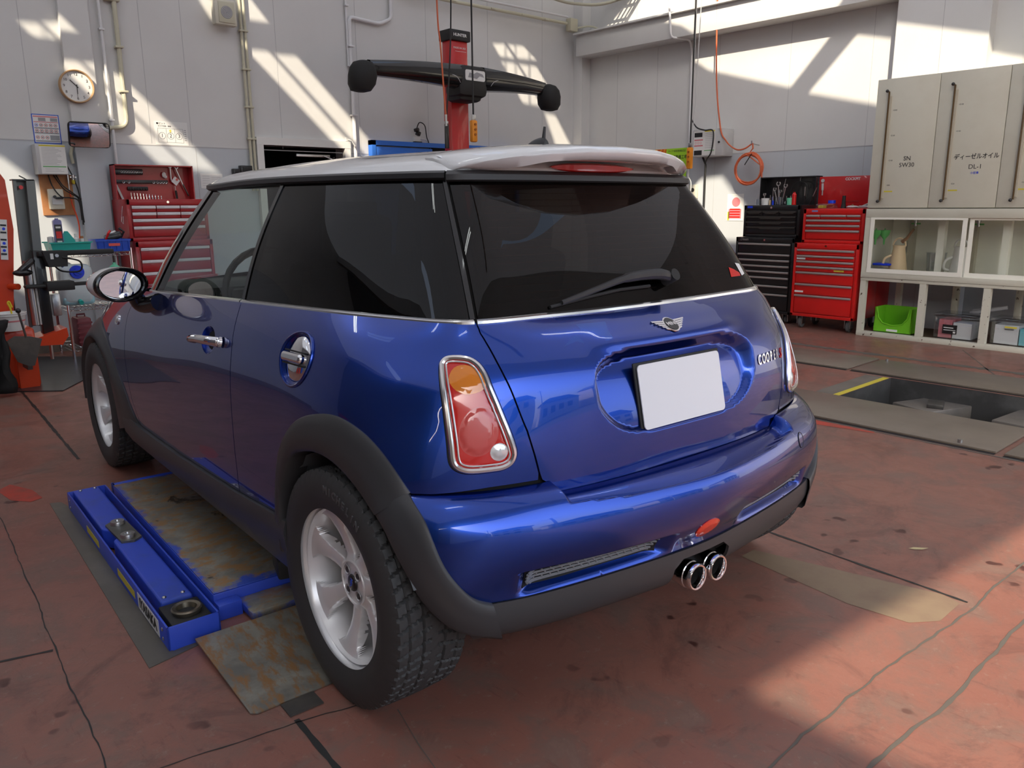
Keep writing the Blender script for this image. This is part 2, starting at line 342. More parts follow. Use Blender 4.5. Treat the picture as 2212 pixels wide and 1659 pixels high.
# floor with a pit cut out of it
def poly_plane(name, outer, holes, z, material, thick=0):
    V = []; E = []; F = []
    for L in [outer]+holes:
        b = len(V); V += [Vector(p) for p in L]; F.append(list(range(b, b+len(L))))
    r = delaunay_2d_cdt(V, E, F, 2, 1e-5)
    m = mb(material); m.raw([(v.x, v.y, z) for v in r[0]], r[2], False)
    if thick:
        b = len(r[0]); V2 = [(v.x, v.y, z) for v in r[0]]+[(v.x, v.y, z+thick) for v in r[0]]
        cnt = {}
        for f in r[2]:
            for i in range(3):
                e = tuple(sorted((f[i], f[(i+1) % 3]))); cnt[e] = cnt.get(e, 0)+1
        m.raw(V2, [tuple(b+i for i in f) for f in r[2]]+[(e[0], e[1], e[1]+b, e[0]+b) for e, c in cnt.items() if c == 1], False)
    return struct(m.build(name, smooth_angle=0))
PIT = [(3.25, -1.6), (4.06, -1.6), (4.06, .70), (3.25, .70)]
poly_plane('floor', [(-9, -14), (20, -14), (20, WY+2.2), (-9, WY+2.2)], [PIT], 0, 'floor')
# outside ground beyond the red apron
o = mb('asphalt').bx(-60, 60, -70, -14, -.12, -.02).build('ground_outside'); struct(o)
# walls
def wall_with_holes(name, outer, holes, plane, at, t, material):
    """outline in (a, z) extruded from `at` by t"""
    V = []; F = []
    for L in [outer]+holes:
        b = len(V); V += [Vector(p) for p in L]; F.append(list(range(b, b+len(L))))
    r = delaunay_2d_cdt(V, [], F, 2, 1e-5); n = len(r[0])
    P = (lambda a, z, w: (a, w, z)) if plane == 'Y' else (lambda a, z, w: (w, a, z))
    VV = [P(v.x, v.y, at) for v in r[0]]+[P(v.x, v.y, at+t) for v in r[0]]; FF = list(r[2])+[tuple(n+i for i in f[::-1]) for f in r[2]]
    cnt = {}
    for f in r[2]:
        for i in range(3):
            e = tuple(sorted((f[i], f[(i+1) % 3]))); cnt[e] = cnt.get(e, 0)+1
    FF += [(e[0], e[1], e[1]+n, e[0]+n) for e, c in cnt.items() if c == 1]
    m = mb(material).raw(VV, FF, False); return struct(m.build(name, smooth_angle=0))
wall_with_holes('wall_back', [(LX, 0), (WX, 0), (WX, H), (LX, H)], [[(2.0, .02), (2.93, .02), (2.93, 1.85), (2.0, 1.85)]], 'Y', WY, .15, 'wall')
wall_with_holes('wall_right', [(FRONT-1.1, 0), (WY+.15, 0), (WY+.15, H), (FRONT-1.1, H)], [], 'X', WX, .15, 'wall')
wall_with_holes('wall_left', [(FRONT-.1, 0), (WY+.15, 0), (WY+.15, H), (FRONT, H)], [], 'X', LX, -.15, 'darkwall')  # unseen wall coloured dark so the car's side reflects a dim bay
# head wall above the open vehicle entrance
FY = lambda x: FRONT-.09*(x+4.2)            # entrance side slanted so its shadow follows the sunlit floor patch's edge
m = mb('wall').prism([(LX, FY(LX)), (WX+.15, FY(WX)), (WX+.15, FY(WX)+.15), (LX, FY(LX)+.15)], 3.3, H, 'XY'); struct(m.build('wall_front'))
# pilasters, beam, horizontal panel joints
m = mb('wall').bx(.27, .50, WY-.06, WY, 0, H); struct(m.build('trim_1'))
m = mb('wall').bx(WX-.14, WX, 1.15, 1.98, 0, H); struct(m.build('trim_2'))
m = mb('wall').bx(6.42, WX, 1.98, WY-.16, 3.14, 3.40, .006); m.bx(6.36, WX, 1.98, WY-.16, 3.40, 3.42); struct(m.build('trim_3'))
m = mb('wall').bx(WX-.16, WX, WY-.16, WY, 0, H); struct(m.build('trim_4'))
m = mb('jointline')
for x in (-.9, -.02, .93, 1.30, 2.23, 3.16, 4.09, 5.02, 5.95): m.bx(x, x+.004, WY-.0015, WY, 1.82, H)
for x in (-.9, 1.33, 3.16, 5.02): m.bx(x, x+.004, WY-.0015, WY, 0, 1.8)
m.bx(-4.2, .27, WY-.002, WY, 1.80, 1.808); m.bx(.5, WX-.16, WY-.002, WY, 1.80, 1.808)
for y in (2.25, 3.15, 4.05, 4.95, 5.6): m.bx(WX-.0015, WX, y, y+.004, 0, 3.13); m.bx(WX-.0015, WX, y-.3, y-.296, 3.42, H)
m.bx(WX-.002, WX, 1.98, WY-.16, 1.80, 1.808); m.bx(WX-.142, WX-.14, 1.55, 1.554, 0, H)
struct(m.build('trim_5'))
# white door frame in the back wall and the dark room behind it
m = mb('white'); m.bx(1.93, 2.0, WY-.05, WY+.1, 0, 1.85).bx(2.93, 3.0, WY-.05, WY+.1, 0, 1.85).bx(1.928, 3.002, WY-.053, WY+.102, 1.85, 1.923); struct(m.build('door_1'))
m = mb('dark'); m.bx(1.6, 3.4, WY+1.9, WY+1.95, 0, 2.4).bx(1.6, 1.65, WY+.16, WY+1.9, 0, 2.4).bx(3.35, 3.4, WY+.16, WY+1.9, 0, 2.4).bx(1.6, 3.4, WY+.16, WY+1.9, 2.4, 2.45); struct(m.build('wall_storeroom'))
# baseboard
m = mb('concrete').bx(-4.2, 1.9, WY-.012, WY, 0, .12).bx(3.05, WX-.16, WY-.012, WY, 0, .12); struct(m.build('baseboard_back'))
m = mb('concrete').bx(WX-.012, WX, 1.98, WY-.16, 0, .12).bx(WX-.012, WX, FRONT, 1.15, 0, .12); struct(m.build('baseboard_right'))
# roof with long skylights that let the sun in
def up(p):     # a lit point on a wall -> the point of the roof its sunlight came through
    p = Vector(p); t = (H-p.z)/-SUN.z; return (p - SUN*t)
def bk(pts): return [tuple(up((x, WY, z)).xy) for x, z in pts]
def rt(pts): return [tuple(up((WX, y, z)).xy) for y, z in pts]
SKY = [bk([(-.02, 2.73), (.13, 2.74), (1.22, 1.61), (.98, 1.63)]), bk([(.16, 2.75), (.34, 2.77), (1.54, 1.57), (1.28, 1.60)]),
       bk([(1.92, 2.74), (2.15, 2.75), (3.26, 1.68), (3.06, 1.70)]), bk([(2.22, 2.73), (2.45, 2.74), (3.45, 1.78), (3.36, 1.66)]),
       bk([(1.38, 3.30), (1.50, 3.3), (1.72, 2.98), (1.60, 2.96)]), bk([(1.80, 3.32), (1.92, 3.3), (2.17, 3.02), (1.93, 3.02)]),
       bk([(5.11, 3.17), (5.30, 3.19), (5.46, 3.04), (5.22, 3.04)]), bk([(5.36, 3.19), (5.62, 3.20), (5.85, 3.06), (5.52, 3.05)]),
       bk([(5.25, 2.98), (5.50, 2.98), (5.95, 2.50), (5.60, 2.52)]), bk([(5.55, 2.98), (5.85, 2.98), (6.28, 2.52), (6.02, 2.50)]),
       bk([(6.0, 2.42), (6.2, 2.40), (6.72, 1.75), (6.35, 1.75)]),
       rt([(5.89, 3.45), (5.14, 3.92), (3.54, 3.80), (2.25, 3.45), (2.66, 2.99), (3.13, 2.47), (3.76, 2.65), (4.20, 2.78), (4.61, 3.04)]),
       rt([(2.43, 2.90), (1.92, 2.77), (.89, 2.48), (.48, 1.65), (2.19, 2.21), (2.91, 2.39)]),
       rt([(4.3, 1.52), (3.95, 1.55), (3.62, 1.20), (3.55, .8), (4.5, .8)]),
       bk([(-.60, 1.72), (-.29, 1.67), (-.09, 1.49), (.01, 1.32), (.22, .96), (.28, .47), (-.70, .54)])]
V = [Vector(p) for p in [(LX, FY(LX)-.15), (WX+.15, FY(WX)-.15), (WX+.15, WY+.15), (LX, WY+.15)]]; F = [[0, 1, 2, 3]]
SKY = [L if sum(L[i-1][0]*L[i][1]-L[i][0]*L[i-1][1] for i in range(len(L))) > 0 else L[::-1] for L in SKY]
for L in SKY: F.append(list(range(len(V), len(V)+len(L)))); V += [Vector(p) for p in L]
r = delaunay_2d_cdt(V, [], F, 0, 1e-5)
keep = [f for f, of in zip(r[2], r[5]) if list(of) == [0]]
m = mb('roofing').raw([(v.x, v.y, H) for v in r[0]], keep, False)         # roofing sheets round the open skylights, made translucent for soft fill from above
struct(m.build('ceiling', smooth_angle=0))
# unseen block beside the entrance, added to shade the floor left of the sunlit patch
m = mb('plaster').bx(-12, -4.22, -16, FRONT+.02, -.02, 3.32); tag(m.build('floor_shade_block'), 'unseen low block outside the entrance, added to shade the floor', 'building')
# roof beams and ceiling lamps (seen as reflections in the car)
for i, x in enumerate((-6.2, .4)):
    m = mb('lightgrey').bx(x, x+.12, -3.2, WY, H-.28, H-.02)
    for k in range(8): m.bx(x+.03, x+.09, -3+1.15*k, -2.94+1.15*k, H-.26, H-.02)
    struct(m.build('trim_%d' % (6+i)))
LTM = mat('fluorescent_tube', (.9, .9, .9), .5, emit=(.95, 1, 1), estr=12)
M['tube'] = LTM
for i, (x, y) in enumerate([(-2.2, 1.4), (-.4, 1.4), (2.1, 1.4), (-2.2, 4.2), (2.3, -.9), (-1.4, -1.2)]):
    t = thing('ceiling_lamp', 'twin tube ceiling lamp %s' % ('left of the car', 'over the car roof', 'right of the car', 'left by the back wall', 'over the pit', 'over the camera')[i], 'lamp', (x, y, H-.5), 0, 'twin tube ceiling lamps')
    m = mb('white'); m.bx(-.62, .62, -.09, .09, .02, .07, .01).cyl((-.45, 0, .06), (-.45, 0, .5), .006, 6).cyl((.45, 0, .06), (.45, 0, .5), .006, 6); m.build('housing', t)
    for s_ in (-.05, .05): mb('tube').cyl((-.6, s_, 0), (.6, s_, 0), .014, 10).build('tube', t)
# the street outside: what the car's tail reflects
HL = ['straight behind the car', 'low and grey beside it', 'tall and grey on the left', 'far right', 'low at the far left', 'last on the right']
def house(x, y, w, d, h, rh, col):
    t = thing('house', 'plastered house across the yard, %s' % HL.pop(0), 'house', (x, y, -.02), 0, 'houses across the yard')
    m = mb(col).bx(-w/2, w/2, -d/2, d/2, 0, h); m.build('wall', t)
    m = mb('roofslate').prism([(-w/2-.4, h), (w/2+.4, h), (w/4, h+rh), (-w/4, h+rh)], -d/2-.4, d/2+.4, 'XZ'); m.build('roof', t)
    m = mb('window')
    for i in range(int(w//2.2)):
        for z in (1.0, 3.6):
            if z+1.2 < h: m.bx(-w/2+.7+2.2*i, -w/2+1.9+2.2*i, d/2, d/2+.03, z, z+1.2)
    m.build('window', t)
for a in ((-2, -36, 8, 7, 5.6, 1.8, 'plaster'), (9, -40, 10, 8, 3.2, 1.6, 'lightgrey'), (-13, -42, 9, 8, 5.4, 1.9, 'lightgrey'), (21, -38, 9, 8, 5.6, 2, 'plaster'), (-24, -34, 8, 8, 3.4, 1.8, 'plaster'), (33, -30, 9, 9, 5.2, 2, 'lightgrey')): house(*a)
for x, y in ((-6, -27), (3.5, -30), (15, -28)):
    t = thing('utility_pole', 'grey concrete utility pole outside, %s' % {-6: 'left', 3.5: 'middle', 15: 'right'}[x], 'pole', (x, y, -.02), 0, 'utility poles by the street')
    mb('lightgrey').cyl((0, 0, 0), (0, 0, 8), .13, 10, .09).build('pole', t); mb('lightgrey').bx(-.7, .7, -.04, .04, 7.3, 7.4).build('crossarm', t)

# ================================================================== THE CAR
# ---------- spline surfaces ----------
def nspl(t, Y):
    """natural cubic spline second derivatives; Y (n,...)"""
    n=len(t);h=np.diff(t);A=np.zeros((n,n));B=np.zeros((n,)+Y.shape[1:])
    A[0,0]=A[-1,-1]=1
    for i in range(1,n-1):
        A[i,i-1]=h[i-1];A[i,i]=2*(h[i-1]+h[i]);A[i,i+1]=h[i]
        B[i]=6*((Y[i+1]-Y[i])/h[i]-(Y[i]-Y[i-1])/h[i-1])
    return np.linalg.solve(A,B.reshape(n,-1)).reshape(B.shape)
def basis(t,x):
    """dense matrix M (len(x),n) such that M@Y is the spline value"""
    n=len(t);I=np.eye(n);D=nspl(t,I)
    x=np.clip(x,t[0],t[-1]);i=np.clip(np.searchsorted(t,x,side='right')-1,0,n-2)
    h=t[i+1]-t[i];a=(t[i+1]-x)/h;b=1-a
    M=a[:,None]*I[i]+b[:,None]*I[i+1]+((a**3-a)[:,None]*D[i]+(b**3-b)[:,None]*D[i+1])*(h**2)[:,None]/6
    return M
class Surf:
    def __init__(s,G,mirror=True,disp=None):
        G=np.array(G,float)           # (levels,k,3) for x>=0, k=0 on the centre line
        if mirror:
            L=G[:,:0:-1].copy();L[...,0]*=-1;G=np.concatenate([L,G],1)
        s.G=G
        d=np.linalg.norm(np.diff(G,axis=1),axis=2).mean(0);u=np.concatenate([[0],np.cumsum(d)])
        s.tu=u-(u[len(u)//2] if mirror else 0)
        d=np.linalg.norm(np.diff(G,axis=0),axis=2);d=d[:,G.shape[1]//3:2*G.shape[1]//3+1].mean(1);s.tv=np.concatenate([[0],np.cumsum(d)])
        s.disp=disp
    def raw(s,u,v):
        u=np.atleast_1d(u).astype(float);v=np.atleast_1d(v).astype(float)
        Mu=basis(s.tu,u);Mv=basis(s.tv,v)
        P=np.einsum('pl,lkc,pk->pc',Mv,s.G,Mu,optimize=True)
        eu=(u-np.clip(u,s.tu[0],s.tu[-1]));ev=(v-np.clip(v,s.tv[0],s.tv[-1]))
        return P
    def base_n(s,u,v,e=2e-3):
        f=s.raw
        du=f(u+e,v)-f(u-e,v);dv=f(u,v+e)-f(u,v-e)
        n=np.cross(du,dv);l=np.linalg.norm(n,axis=1,keepdims=True);n=n/np.maximum(l,1e-12)
        return n
    def P(s,u,v):
        P=s.raw(u,v)
        if s.disp is not None:
            P=P-s.base_n(np.asarray(u,float),np.asarray(v,float))*s.disp(P)[:,None]*-1
        return P
    def N(s,u,v,e=1.5e-3):
        u=np.atleast_1d(u).astype(float);v=np.atleast_1d(v).astype(float)
        uc=np.clip(u,s.tu[0]+e,s.tu[-1]-e);vc=np.clip(v,s.tv[0]+e,s.tv[-1]-e)
        du=s.P(uc+e,vc)-s.P(uc-e,vc);dv=s.P(uc,vc+e)-s.P(uc,vc-e)
        n=np.cross(du,dv);return n/np.maximum(np.linalg.norm(n,axis=1,keepdims=True),1e-12)
def sst(a,b,x):
    t=np.clip((x-a)/(b-a),0,1);return t*t*(3-2*t)
# ---------- main body: rear centre -> side -> front centre, from the sill up to the belt ----------
BELT=lambda y: np.interp(y,[-.3,.2,.39,.64,1.06,1.6,1.95,2.3,2.65,2.9,3.05],[.977,.975,.970,.962,.944,.918,.90,.865,.80,.735,.69])
LZ=[.24,.36,.48,.60,.70,.78,.85,.90,.945,.977]
REAR={ # x,y of 9 columns from the rear centre round the corner to the side
.24:[(0,-.40),(.25,-.395),(.45,-.37),(.55,-.34),(.65,-.295),(.74,-.22),(.785,-.11),(.80,.03)],
.36:[(0,-.41),(.25,-.405),(.46,-.38),(.56,-.35),(.66,-.31),(.755,-.235),(.805,-.12),(.822,.03)],
.48:[(0,-.42),(.25,-.415),(.46,-.388),(.56,-.36),(.66,-.32),(.76,-.245),(.812,-.13),(.828,.03)],
.60:[(0,-.428),(.25,-.422),(.46,-.393),(.56,-.367),(.662,-.330),(.765,-.256),(.812,-.13),(.826,.03)],
.70:[(0,-.428),(.25,-.421),(.46,-.392),(.56,-.365),(.66,-.324),(.752,-.248),(.80,-.12),(.82,.03)],
.78:[(0,-.420),(.25,-.413),(.46,-.382),(.55,-.354),(.64,-.312),(.724,-.235),(.78,-.115),(.808,.03)],
.85:[(0,-.402),(.25,-.396),(.45,-.367),(.54,-.338),(.625,-.292),(.70,-.22),(.75,-.11),(.783,.03)],
.90:[(0,-.374),(.25,-.366),(.44,-.340),(.53,-.312),(.61,-.268),(.672,-.20),(.72,-.10),(.757,.03)],
.945:[(0,-.332),(.25,-.324),(.43,-.30),(.52,-.279),(.595,-.247),(.645,-.185),(.685,-.09),(.722,.03)],
.977:[(0,-.280),(.25,-.270),(.43,-.253),(.52,-.243),(.578,-.224),(.618,-.178),(.648,-.09),(.688,.03)]}
SY=[.33,.65,1.06,1.55,1.95,2.3,2.62,2.84,2.98,3.05,3.07]
SX={.24:[.802,.805,.805,.805,.805,.80,.775,.70,.56,.30,0],.36:[.825,.826,.826,.826,.825,.82,.795,.72,.58,.31,0],.48:[.832,.833,.833,.833,.832,.826,.80,.725,.58,.31,0],
.60:[.828,.83,.83,.83,.828,.82,.79,.715,.57,.30,0],.70:[.824,.826,.826,.826,.822,.812,.775,.70,.555,.29,0],.78:[.816,.819,.819,.817,.812,.80,.76,.68,.535,.28,0],
.85:[.802,.807,.808,.805,.798,.783,.74,.66,.51,.27,0],.90:[.786,.793,.795,.791,.783,.766,.72,.64,.49,.26,0],.945:[.762,.774,.778,.774,.765,.745,.695,.61,.46,.24,0],
.977:[.738,.758,.764,.759,.745,.715,.65,.56,.42,.22,0]}
def body_grid():
    G=[]
    for z in LZ:
        row=[]
        pts=REAR[z]+list(zip(SX[z],SY))
        for (x,y) in pts:
            zz=z if z<=.6 else .6+(z-.6)*(BELT(y)-.6)/.377
            yy=y
            if y>2.7: # nose leans back towards the bonnet
                yy=y-max(0,(z-.5))*.35*(y-2.7)/.37
            row.append((x,yy,zz))
        G.append(row)
    return np.array(G)
# number plate recess in the hatch: outward normal offset (negative = inwards)
def niche_sd(x,z):
    # 0 on a rounded trapezoid outline, growing inwards (metres)
    zc=z-.786;hw=.322-.050*sst(.0,.11,-zc);p=4.2
    q=(np.abs(x/hw)**p+np.abs(zc/.108)**p)**(1/p)
    return (1-q)*.13
def body_disp(P):
    x,y,z=P.T
    s=niche_sd(x,z);rear=(y<0)
    d=-sst(0,.0135,s)*(.016+.026*sst(.68,.88,z))*rear
    # small roll above the niche
    d=d+.008*np.exp(-((z-.908)/.02)**2)*(1-sst(.22,.33,np.abs(x)))*rear
    return d
# ---------- rear bumper ----------
BZ=[.612,.594,.556,.52,.47,.42,.385,.362]
BU={
.612:[(0,-.432),(.2,-.428),(.40,-.407),(.52,-.380),(.62,-.345),(.70,-.30),(.77,-.235),(.812,-.13),(.826,0)],
.594:[(0,-.492),(.2,-.480),(.40,-.455),(.52,-.425),(.625,-.385),(.712,-.333),(.782,-.25),(.822,-.14),(.832,0)],
.556:[(0,-.535),(.2,-.517),(.40,-.482),(.52,-.452),(.63,-.417),(.722,-.368),(.795,-.278),(.832,-.15),(.838,0)],
.52:[(0,-.546),(.2,-.528),(.40,-.492),(.52,-.462),(.635,-.427),(.73,-.378),(.803,-.286),(.838,-.15),(.842,0)],
.47:[(0,-.542),(.2,-.525),(.40,-.491),(.52,-.462),(.64,-.426),(.735,-.379),(.807,-.288),(.84,-.15),(.843,0)],
.42:[(0,-.524),(.2,-.507),(.40,-.475),(.52,-.448),(.64,-.417),(.735,-.375),(.807,-.286),(.84,-.15),(.843,0)],
.385:[(0,-.503),(.2,-.489),(.40,-.461),(.52,-.438),(.64,-.410),(.735,-.369),(.806,-.283),(.84,-.15),(.843,0)],
.362:[(0,-.494),(.2,-.480),(.40,-.454),(.52,-.433),(.64,-.406),(.735,-.362),(.805,-.28),(.84,-.15),(.843,0)]}
def bumper_grid():
    G=[]
    for z in BZ[::-1]:
        row=[]
        for i,(x,y) in enumerate(BU[z]):
            zz=z+ (0.012*sst(.5,.8,x) if .5<z<.6 else 0)+(.012*sst(.5,.82,x) if z<.4 else 0)
            row.append((x,y,zz))
        G.append(row)
    return np.array(G)
def bumper_disp(P):
    x,y,z=P.T;a=np.abs(x)
    zt=.432
    win=sst(.125,.215,a)*(1-sst(.535,.60,a))
    d=-.031*sst(0,.006,zt-z)*(1-sst(.024,.041,.405-z))*win
    # boot sill notch under the hatch
    n=(1-sst(.435,.462,a))*sst(.5655,.5695,z-.010*sst(.25,.46,a))
    return d-.034*n
# ---------- lower black valance / lip ----------
def lip_grid():
    G=[]
    for z,o in ((.258,-.075),(.264,-.028),(.285,-.008),(.325,.002),(.362,.0)):
        row=[]
        for (x,y) in BU[.362]:
            k=1-sst(.6,.84,x)*.4
            row.append((x+o*sst(.3,.8,x),y-o*k,z+(.012*sst(.5,.82,x))))
        G.append(row)
    return np.array(G)
# ---------- greenhouse belt -> gutter ----------
GT=[(0,-.062),(.25,-.054),(.375,-.040),(.428,-.026),(.462,0.0),(.488,.043),(.512,.11),(.54,.20),(.575,.36),(.612,.65),(.622,1.0),(.612,1.25),(.585,1.36),(.50,1.43),(.25,1.50),(0,1.52)]
GB=[(0,-.275),(.25,-.266),(.43,-.249),(.52,-.239),(.570,-.220),(.606,-.176),(.634,-.10),(.672,.03),(.724,.33),(.744,.65),(.75,1.06),(.745,1.5),(.72,1.78),(.58,1.98),(.30,2.09),(0,2.12)]
def gh_grid():
    gz=lambda y:np.interp(y,[-.1,0,.3,.8,1.3,1.52],[1.312,1.310,1.312,1.314,1.305,1.322])
    G=[]
    for f in (0,.33,.66,1.):
        row=[]
        for (x0,y0),(x1,y1) in zip(GB,GT):
            z0=BELT(y0)+.004;z1=gz(y1)
            b=4*f*(1-f)
            row.append((x0+(x1-x0)*f+(.020 if y0>.2 else .006)*b*(x0/.75),y0+(y1-y0)*f-(.018*b if y0<-.0 else 0)*(1-sst(.5,.64,x0)),z0+(z1-z0)*f))
        G.append(row)
    return np.array(G)
# ---------- roof ----------
def roof_grid():
    G=[]
    for f,dz in ((0,0),(.045,.024),(.13,.045),(.3,.066),(.55,.085),(.8,.095),(1,.098)):
        row=[]
        for (x1,y1) in GT:
            z1=np.interp(y1,[-.1,0,.3,.8,1.3,1.52],[1.328,1.326,1.326,1.328,1.320,1.335])
            cx,cy=0,.62+.0*y1
            sc=1-f
            yy=cy+(y1-cy)*sc
            # crown lower towards both ends
            kz=1-.16*((y1-.62)/.9)**2
            row.append((x1*sc,yy,z1+(1.415-1.328)*(dz/.098)*1.0+(1.328-z1)*f))
        G.append(row)
    return np.array(G)
def S_all():
    return dict(body=Surf(body_grid(),disp=body_disp),bumper=Surf(bumper_grid(),disp=bumper_disp),lip=Surf(lip_grid()),gh=Surf(gh_grid()),roof=Surf(roof_grid()))
SF = S_all()
CARZ = -.0533
car = thing('car', 'blue compact hatchback car with white roof and spoiler on the red floor', 'car', (0, 0, 0), CARZ)
def mir(P): return [(-a, b) for a, b in P][::-1]
def sub(P, step):
    out = []
    for i in range(len(P)):
        a, b = np.array(P[i]), np.array(P[(i+1) % len(P)]); n = max(1, int(np.linalg.norm(b-a)/step))
        for k in range(n): out.append(tuple(a+(b-a)*k/n))
    return out
def panel(name, sf, outer, holes=(), step=.025, material='paint', off=0., thick=.012, parent=None, smooth=None, fn=None):
    """a sheet of the surface `sf` bounded by outlines in (u, v), with its edges turned inwards"""
    s = SF[sf]; L = [sub(outer, step*.7)]+[sub(h, step*.7) for h in holes]
    V = []; F = []
    for l in L:
        b = len(V); V += l; F.append(list(range(b, b+len(l))))
    B = np.array(V); u0, v0 = np.array(L[0]).min(0); u1, v1 = np.array(L[0]).max(0)
    gu, gv = np.meshgrid(np.arange(u0+step/2, u1, step), np.arange(v0+step/2, v1, step)); Q = np.stack([gu.ravel(), gv.ravel()], 1)
    # keep grid points clear of the outlines
    ok = np.ones(len(Q), bool)
    for i in range(0, len(Q), 2000):
        d = np.sqrt(((Q[i:i+2000, None]-B[None])**2).sum(2)).min(1); ok[i:i+2000] = d > step*.5
    # crude inside test for the outer outline and the holes
    def inside(Q, P):
        P = np.array(P); x, y = Q.T; c = np.zeros(len(Q), bool); j = len(P)-1
        for i in range(len(P)):
            xi, yi = P[i]; xj, yj = P[j]
            if yi != yj:
                t = ((yi > y) != (yj > y)) & (x < (xj-xi)*(y-yi)/(yj-yi)+xi); c ^= t
            j = i
        return c
    ok &= inside(Q, outer)
    for h in holes: ok &= ~inside(Q, h)
    V = [Vector((float(a), float(b))) for a, b in V]+[Vector((float(a), float(b))) for a, b in Q[ok]]
    r = delaunay_2d_cdt(V, [], F, 2, 1e-6)
    T = np.array([tuple(v) for v in r[0]]); tri = []
    for f in r[2]:
        a, b, c = [T[i] for i in f[:3]]
        area = (b[0]-a[0])*(c[1]-a[1])-(b[1]-a[1])*(c[0]-a[0]); tri.append(tuple(f) if area > 0 else tuple(f)[::-1])
    P = s.P(T[:, 0], T[:, 1]); N = s.N(T[:, 0], T[:, 1])
    o_ = np.full(len(T), off) if fn is None else off+fn(T, P)
    if fn is not None and smooth is None:   # normals of the raised surface by differences
        e = 2e-3
        def G(T_): 
            p = s.P(T_[:, 0], T_[:, 1]); n = s.N(T_[:, 0], T_[:, 1]); return p+n*(off+fn(T_, p))[:, None]
        du = G(T+[e, 0])-G(T-[e, 0]); dv = G(T+[0, e])-G(T-[0, e]); N2 = np.cross(du, dv); N2 /= np.maximum(np.linalg.norm(N2, axis=1, keepdims=True), 1e-9)
    else: N2 = N
    P = P+N*o_[:, None]
    cnt = {}
    for f in tri:
        for i in range(3):
            e = (f[i], f[(i+1) % 3]); cnt[e] = 1
    bd = [e for e in cnt if (e[1], e[0]) not in cnt]
    verts = [tuple(p) for p in P]; faces = list(tri); nv = len(verts)
    idx = {}
    for a, b in bd:
        for k in (a, b):
            if k not in idx: idx[k] = len(verts); verts.append(tuple(P[k])); verts.append(tuple(P[k]-N[k]*thick))
    for a, b in bd: faces.append((idx[a], idx[a]+1, idx[b]+1, idx[b]))
    me = bpy.data.meshes.new(name); me.from_pydata(verts, [], faces)
    me.materials.append(M[material] if isinstance(material, str) else material)
    me.polygons.foreach_set('use_smooth', [True]*len(me.polygons))
    me.update()
    ln = []
    vn = np.array([tuple(v.normal) for v in me.vertices])
    for p in me.polygons:
        for li in p.loop_indices:
            vi = me.loops[li].vertex_index
            ln.append(tuple(N2[vi]) if vi < nv else tuple(vn[vi]))
    me.normals_split_custom_set(ln)
    o = bpy.data.objects.new(name, me); C.objects.link(o); o.parent = parent or car
    return o
def both(name, sf, outer, holes=(), **kw):
    a = panel(name, sf, outer, holes, **kw)
    b = panel(name, sf, mir(outer), [mir(h) for h in holes], **kw); return a, b
def smooth_loop(P, n=5): return [tuple(v)[:2] for v in cr([(a, b, 0) for a, b in P], n, True)]
def smooth_open(P, n=5): return [tuple(v)[:2] for v in cr([(a, b, 0) for a, b in P], n)]
def uv_of(sf, pts, ax=(1, 2), side=-1, rear=False):
    """(u, v) of points given by two of their car coordinates, searched on the left (or rear) of the surface"""
    s = SF[sf]; key = (sf, ax, side)
    U, V = np.meshgrid(np.linspace(s.tu[0], 0 if not rear else s.tu[-1], 260), np.linspace(s.tv[0], s.tv[-1], 90)); U = U.ravel(); V = V.ravel()
    if rear: k = np.abs(U) < .75; U = U[k]; V = V[k]
    else: k = (U < -.45) & (U > -3.9); U = U[k]; V = V[k]
    P = s.raw(U, V)[:, list(ax)]; out = []
    for q in pts:
        i = ((P-np.array(q))**2).sum(1).argmin(); u, v = U[i], V[i]
        for _ in range(6):
            p0 = s.raw(u, v)[0][list(ax)]; Ju = (s.raw(u+1e-4, v)[0][list(ax)]-p0)/1e-4; Jv = (s.raw(u, v+1e-4)[0][list(ax)]-p0)/1e-4
            try: d = np.linalg.solve(np.array([Ju, Jv]).T, np.array(q)-p0)
            except Exception: break
            d = np.clip(d, -.03, .03); u = float(np.clip(u+d[0], s.tu[0], s.tu[-1])); v = float(np.clip(v+d[1], s.tv[0], s.tv[-1]))
        out.append((u, v))
    return out
bt = SF['body'].tv[-1]; BTOP = bt-.001
# ---- outlines on the body (u: metres of girth from the rear centre, negative = left)
hatch_seam = [(-.5945, BTOP), (-.595, .7486), (-.5863, .7204), (-.5731, .6832), (-.5551, .6297), (-.5321, .5686), (-.5056, .5019), (-.4903, .4428), (-.4794, .3974), (-.4734, .3805), (-.4567, .3684)]
door_r = [(-1.6655, BTOP), (-1.6538, .7167), (-1.6468, .6737), (-1.6373, .5935), (-1.635, .4581), (-1.6321, .3832), (-1.6267, .3106), (-1.619, .2245), (-1.6241, .143)]
door_f = [(-2.82, BTOP), (-2.8495, .695), (-2.8766, .6215), (-2.8855, .5306), (-2.89, .3994), (-2.8612, .2927), (-2.8269, .2144), (-2.7792, .1522), (-2.7473, .1133)]
sill = [(-2.7473, .1133), (-2.2386, .1156), (-1.6249, .1412), (-1.4084, .1552), (-1.31, .160)]
gap = .0022
def shift(P, d): return [(u+d, v) for u, v in P]
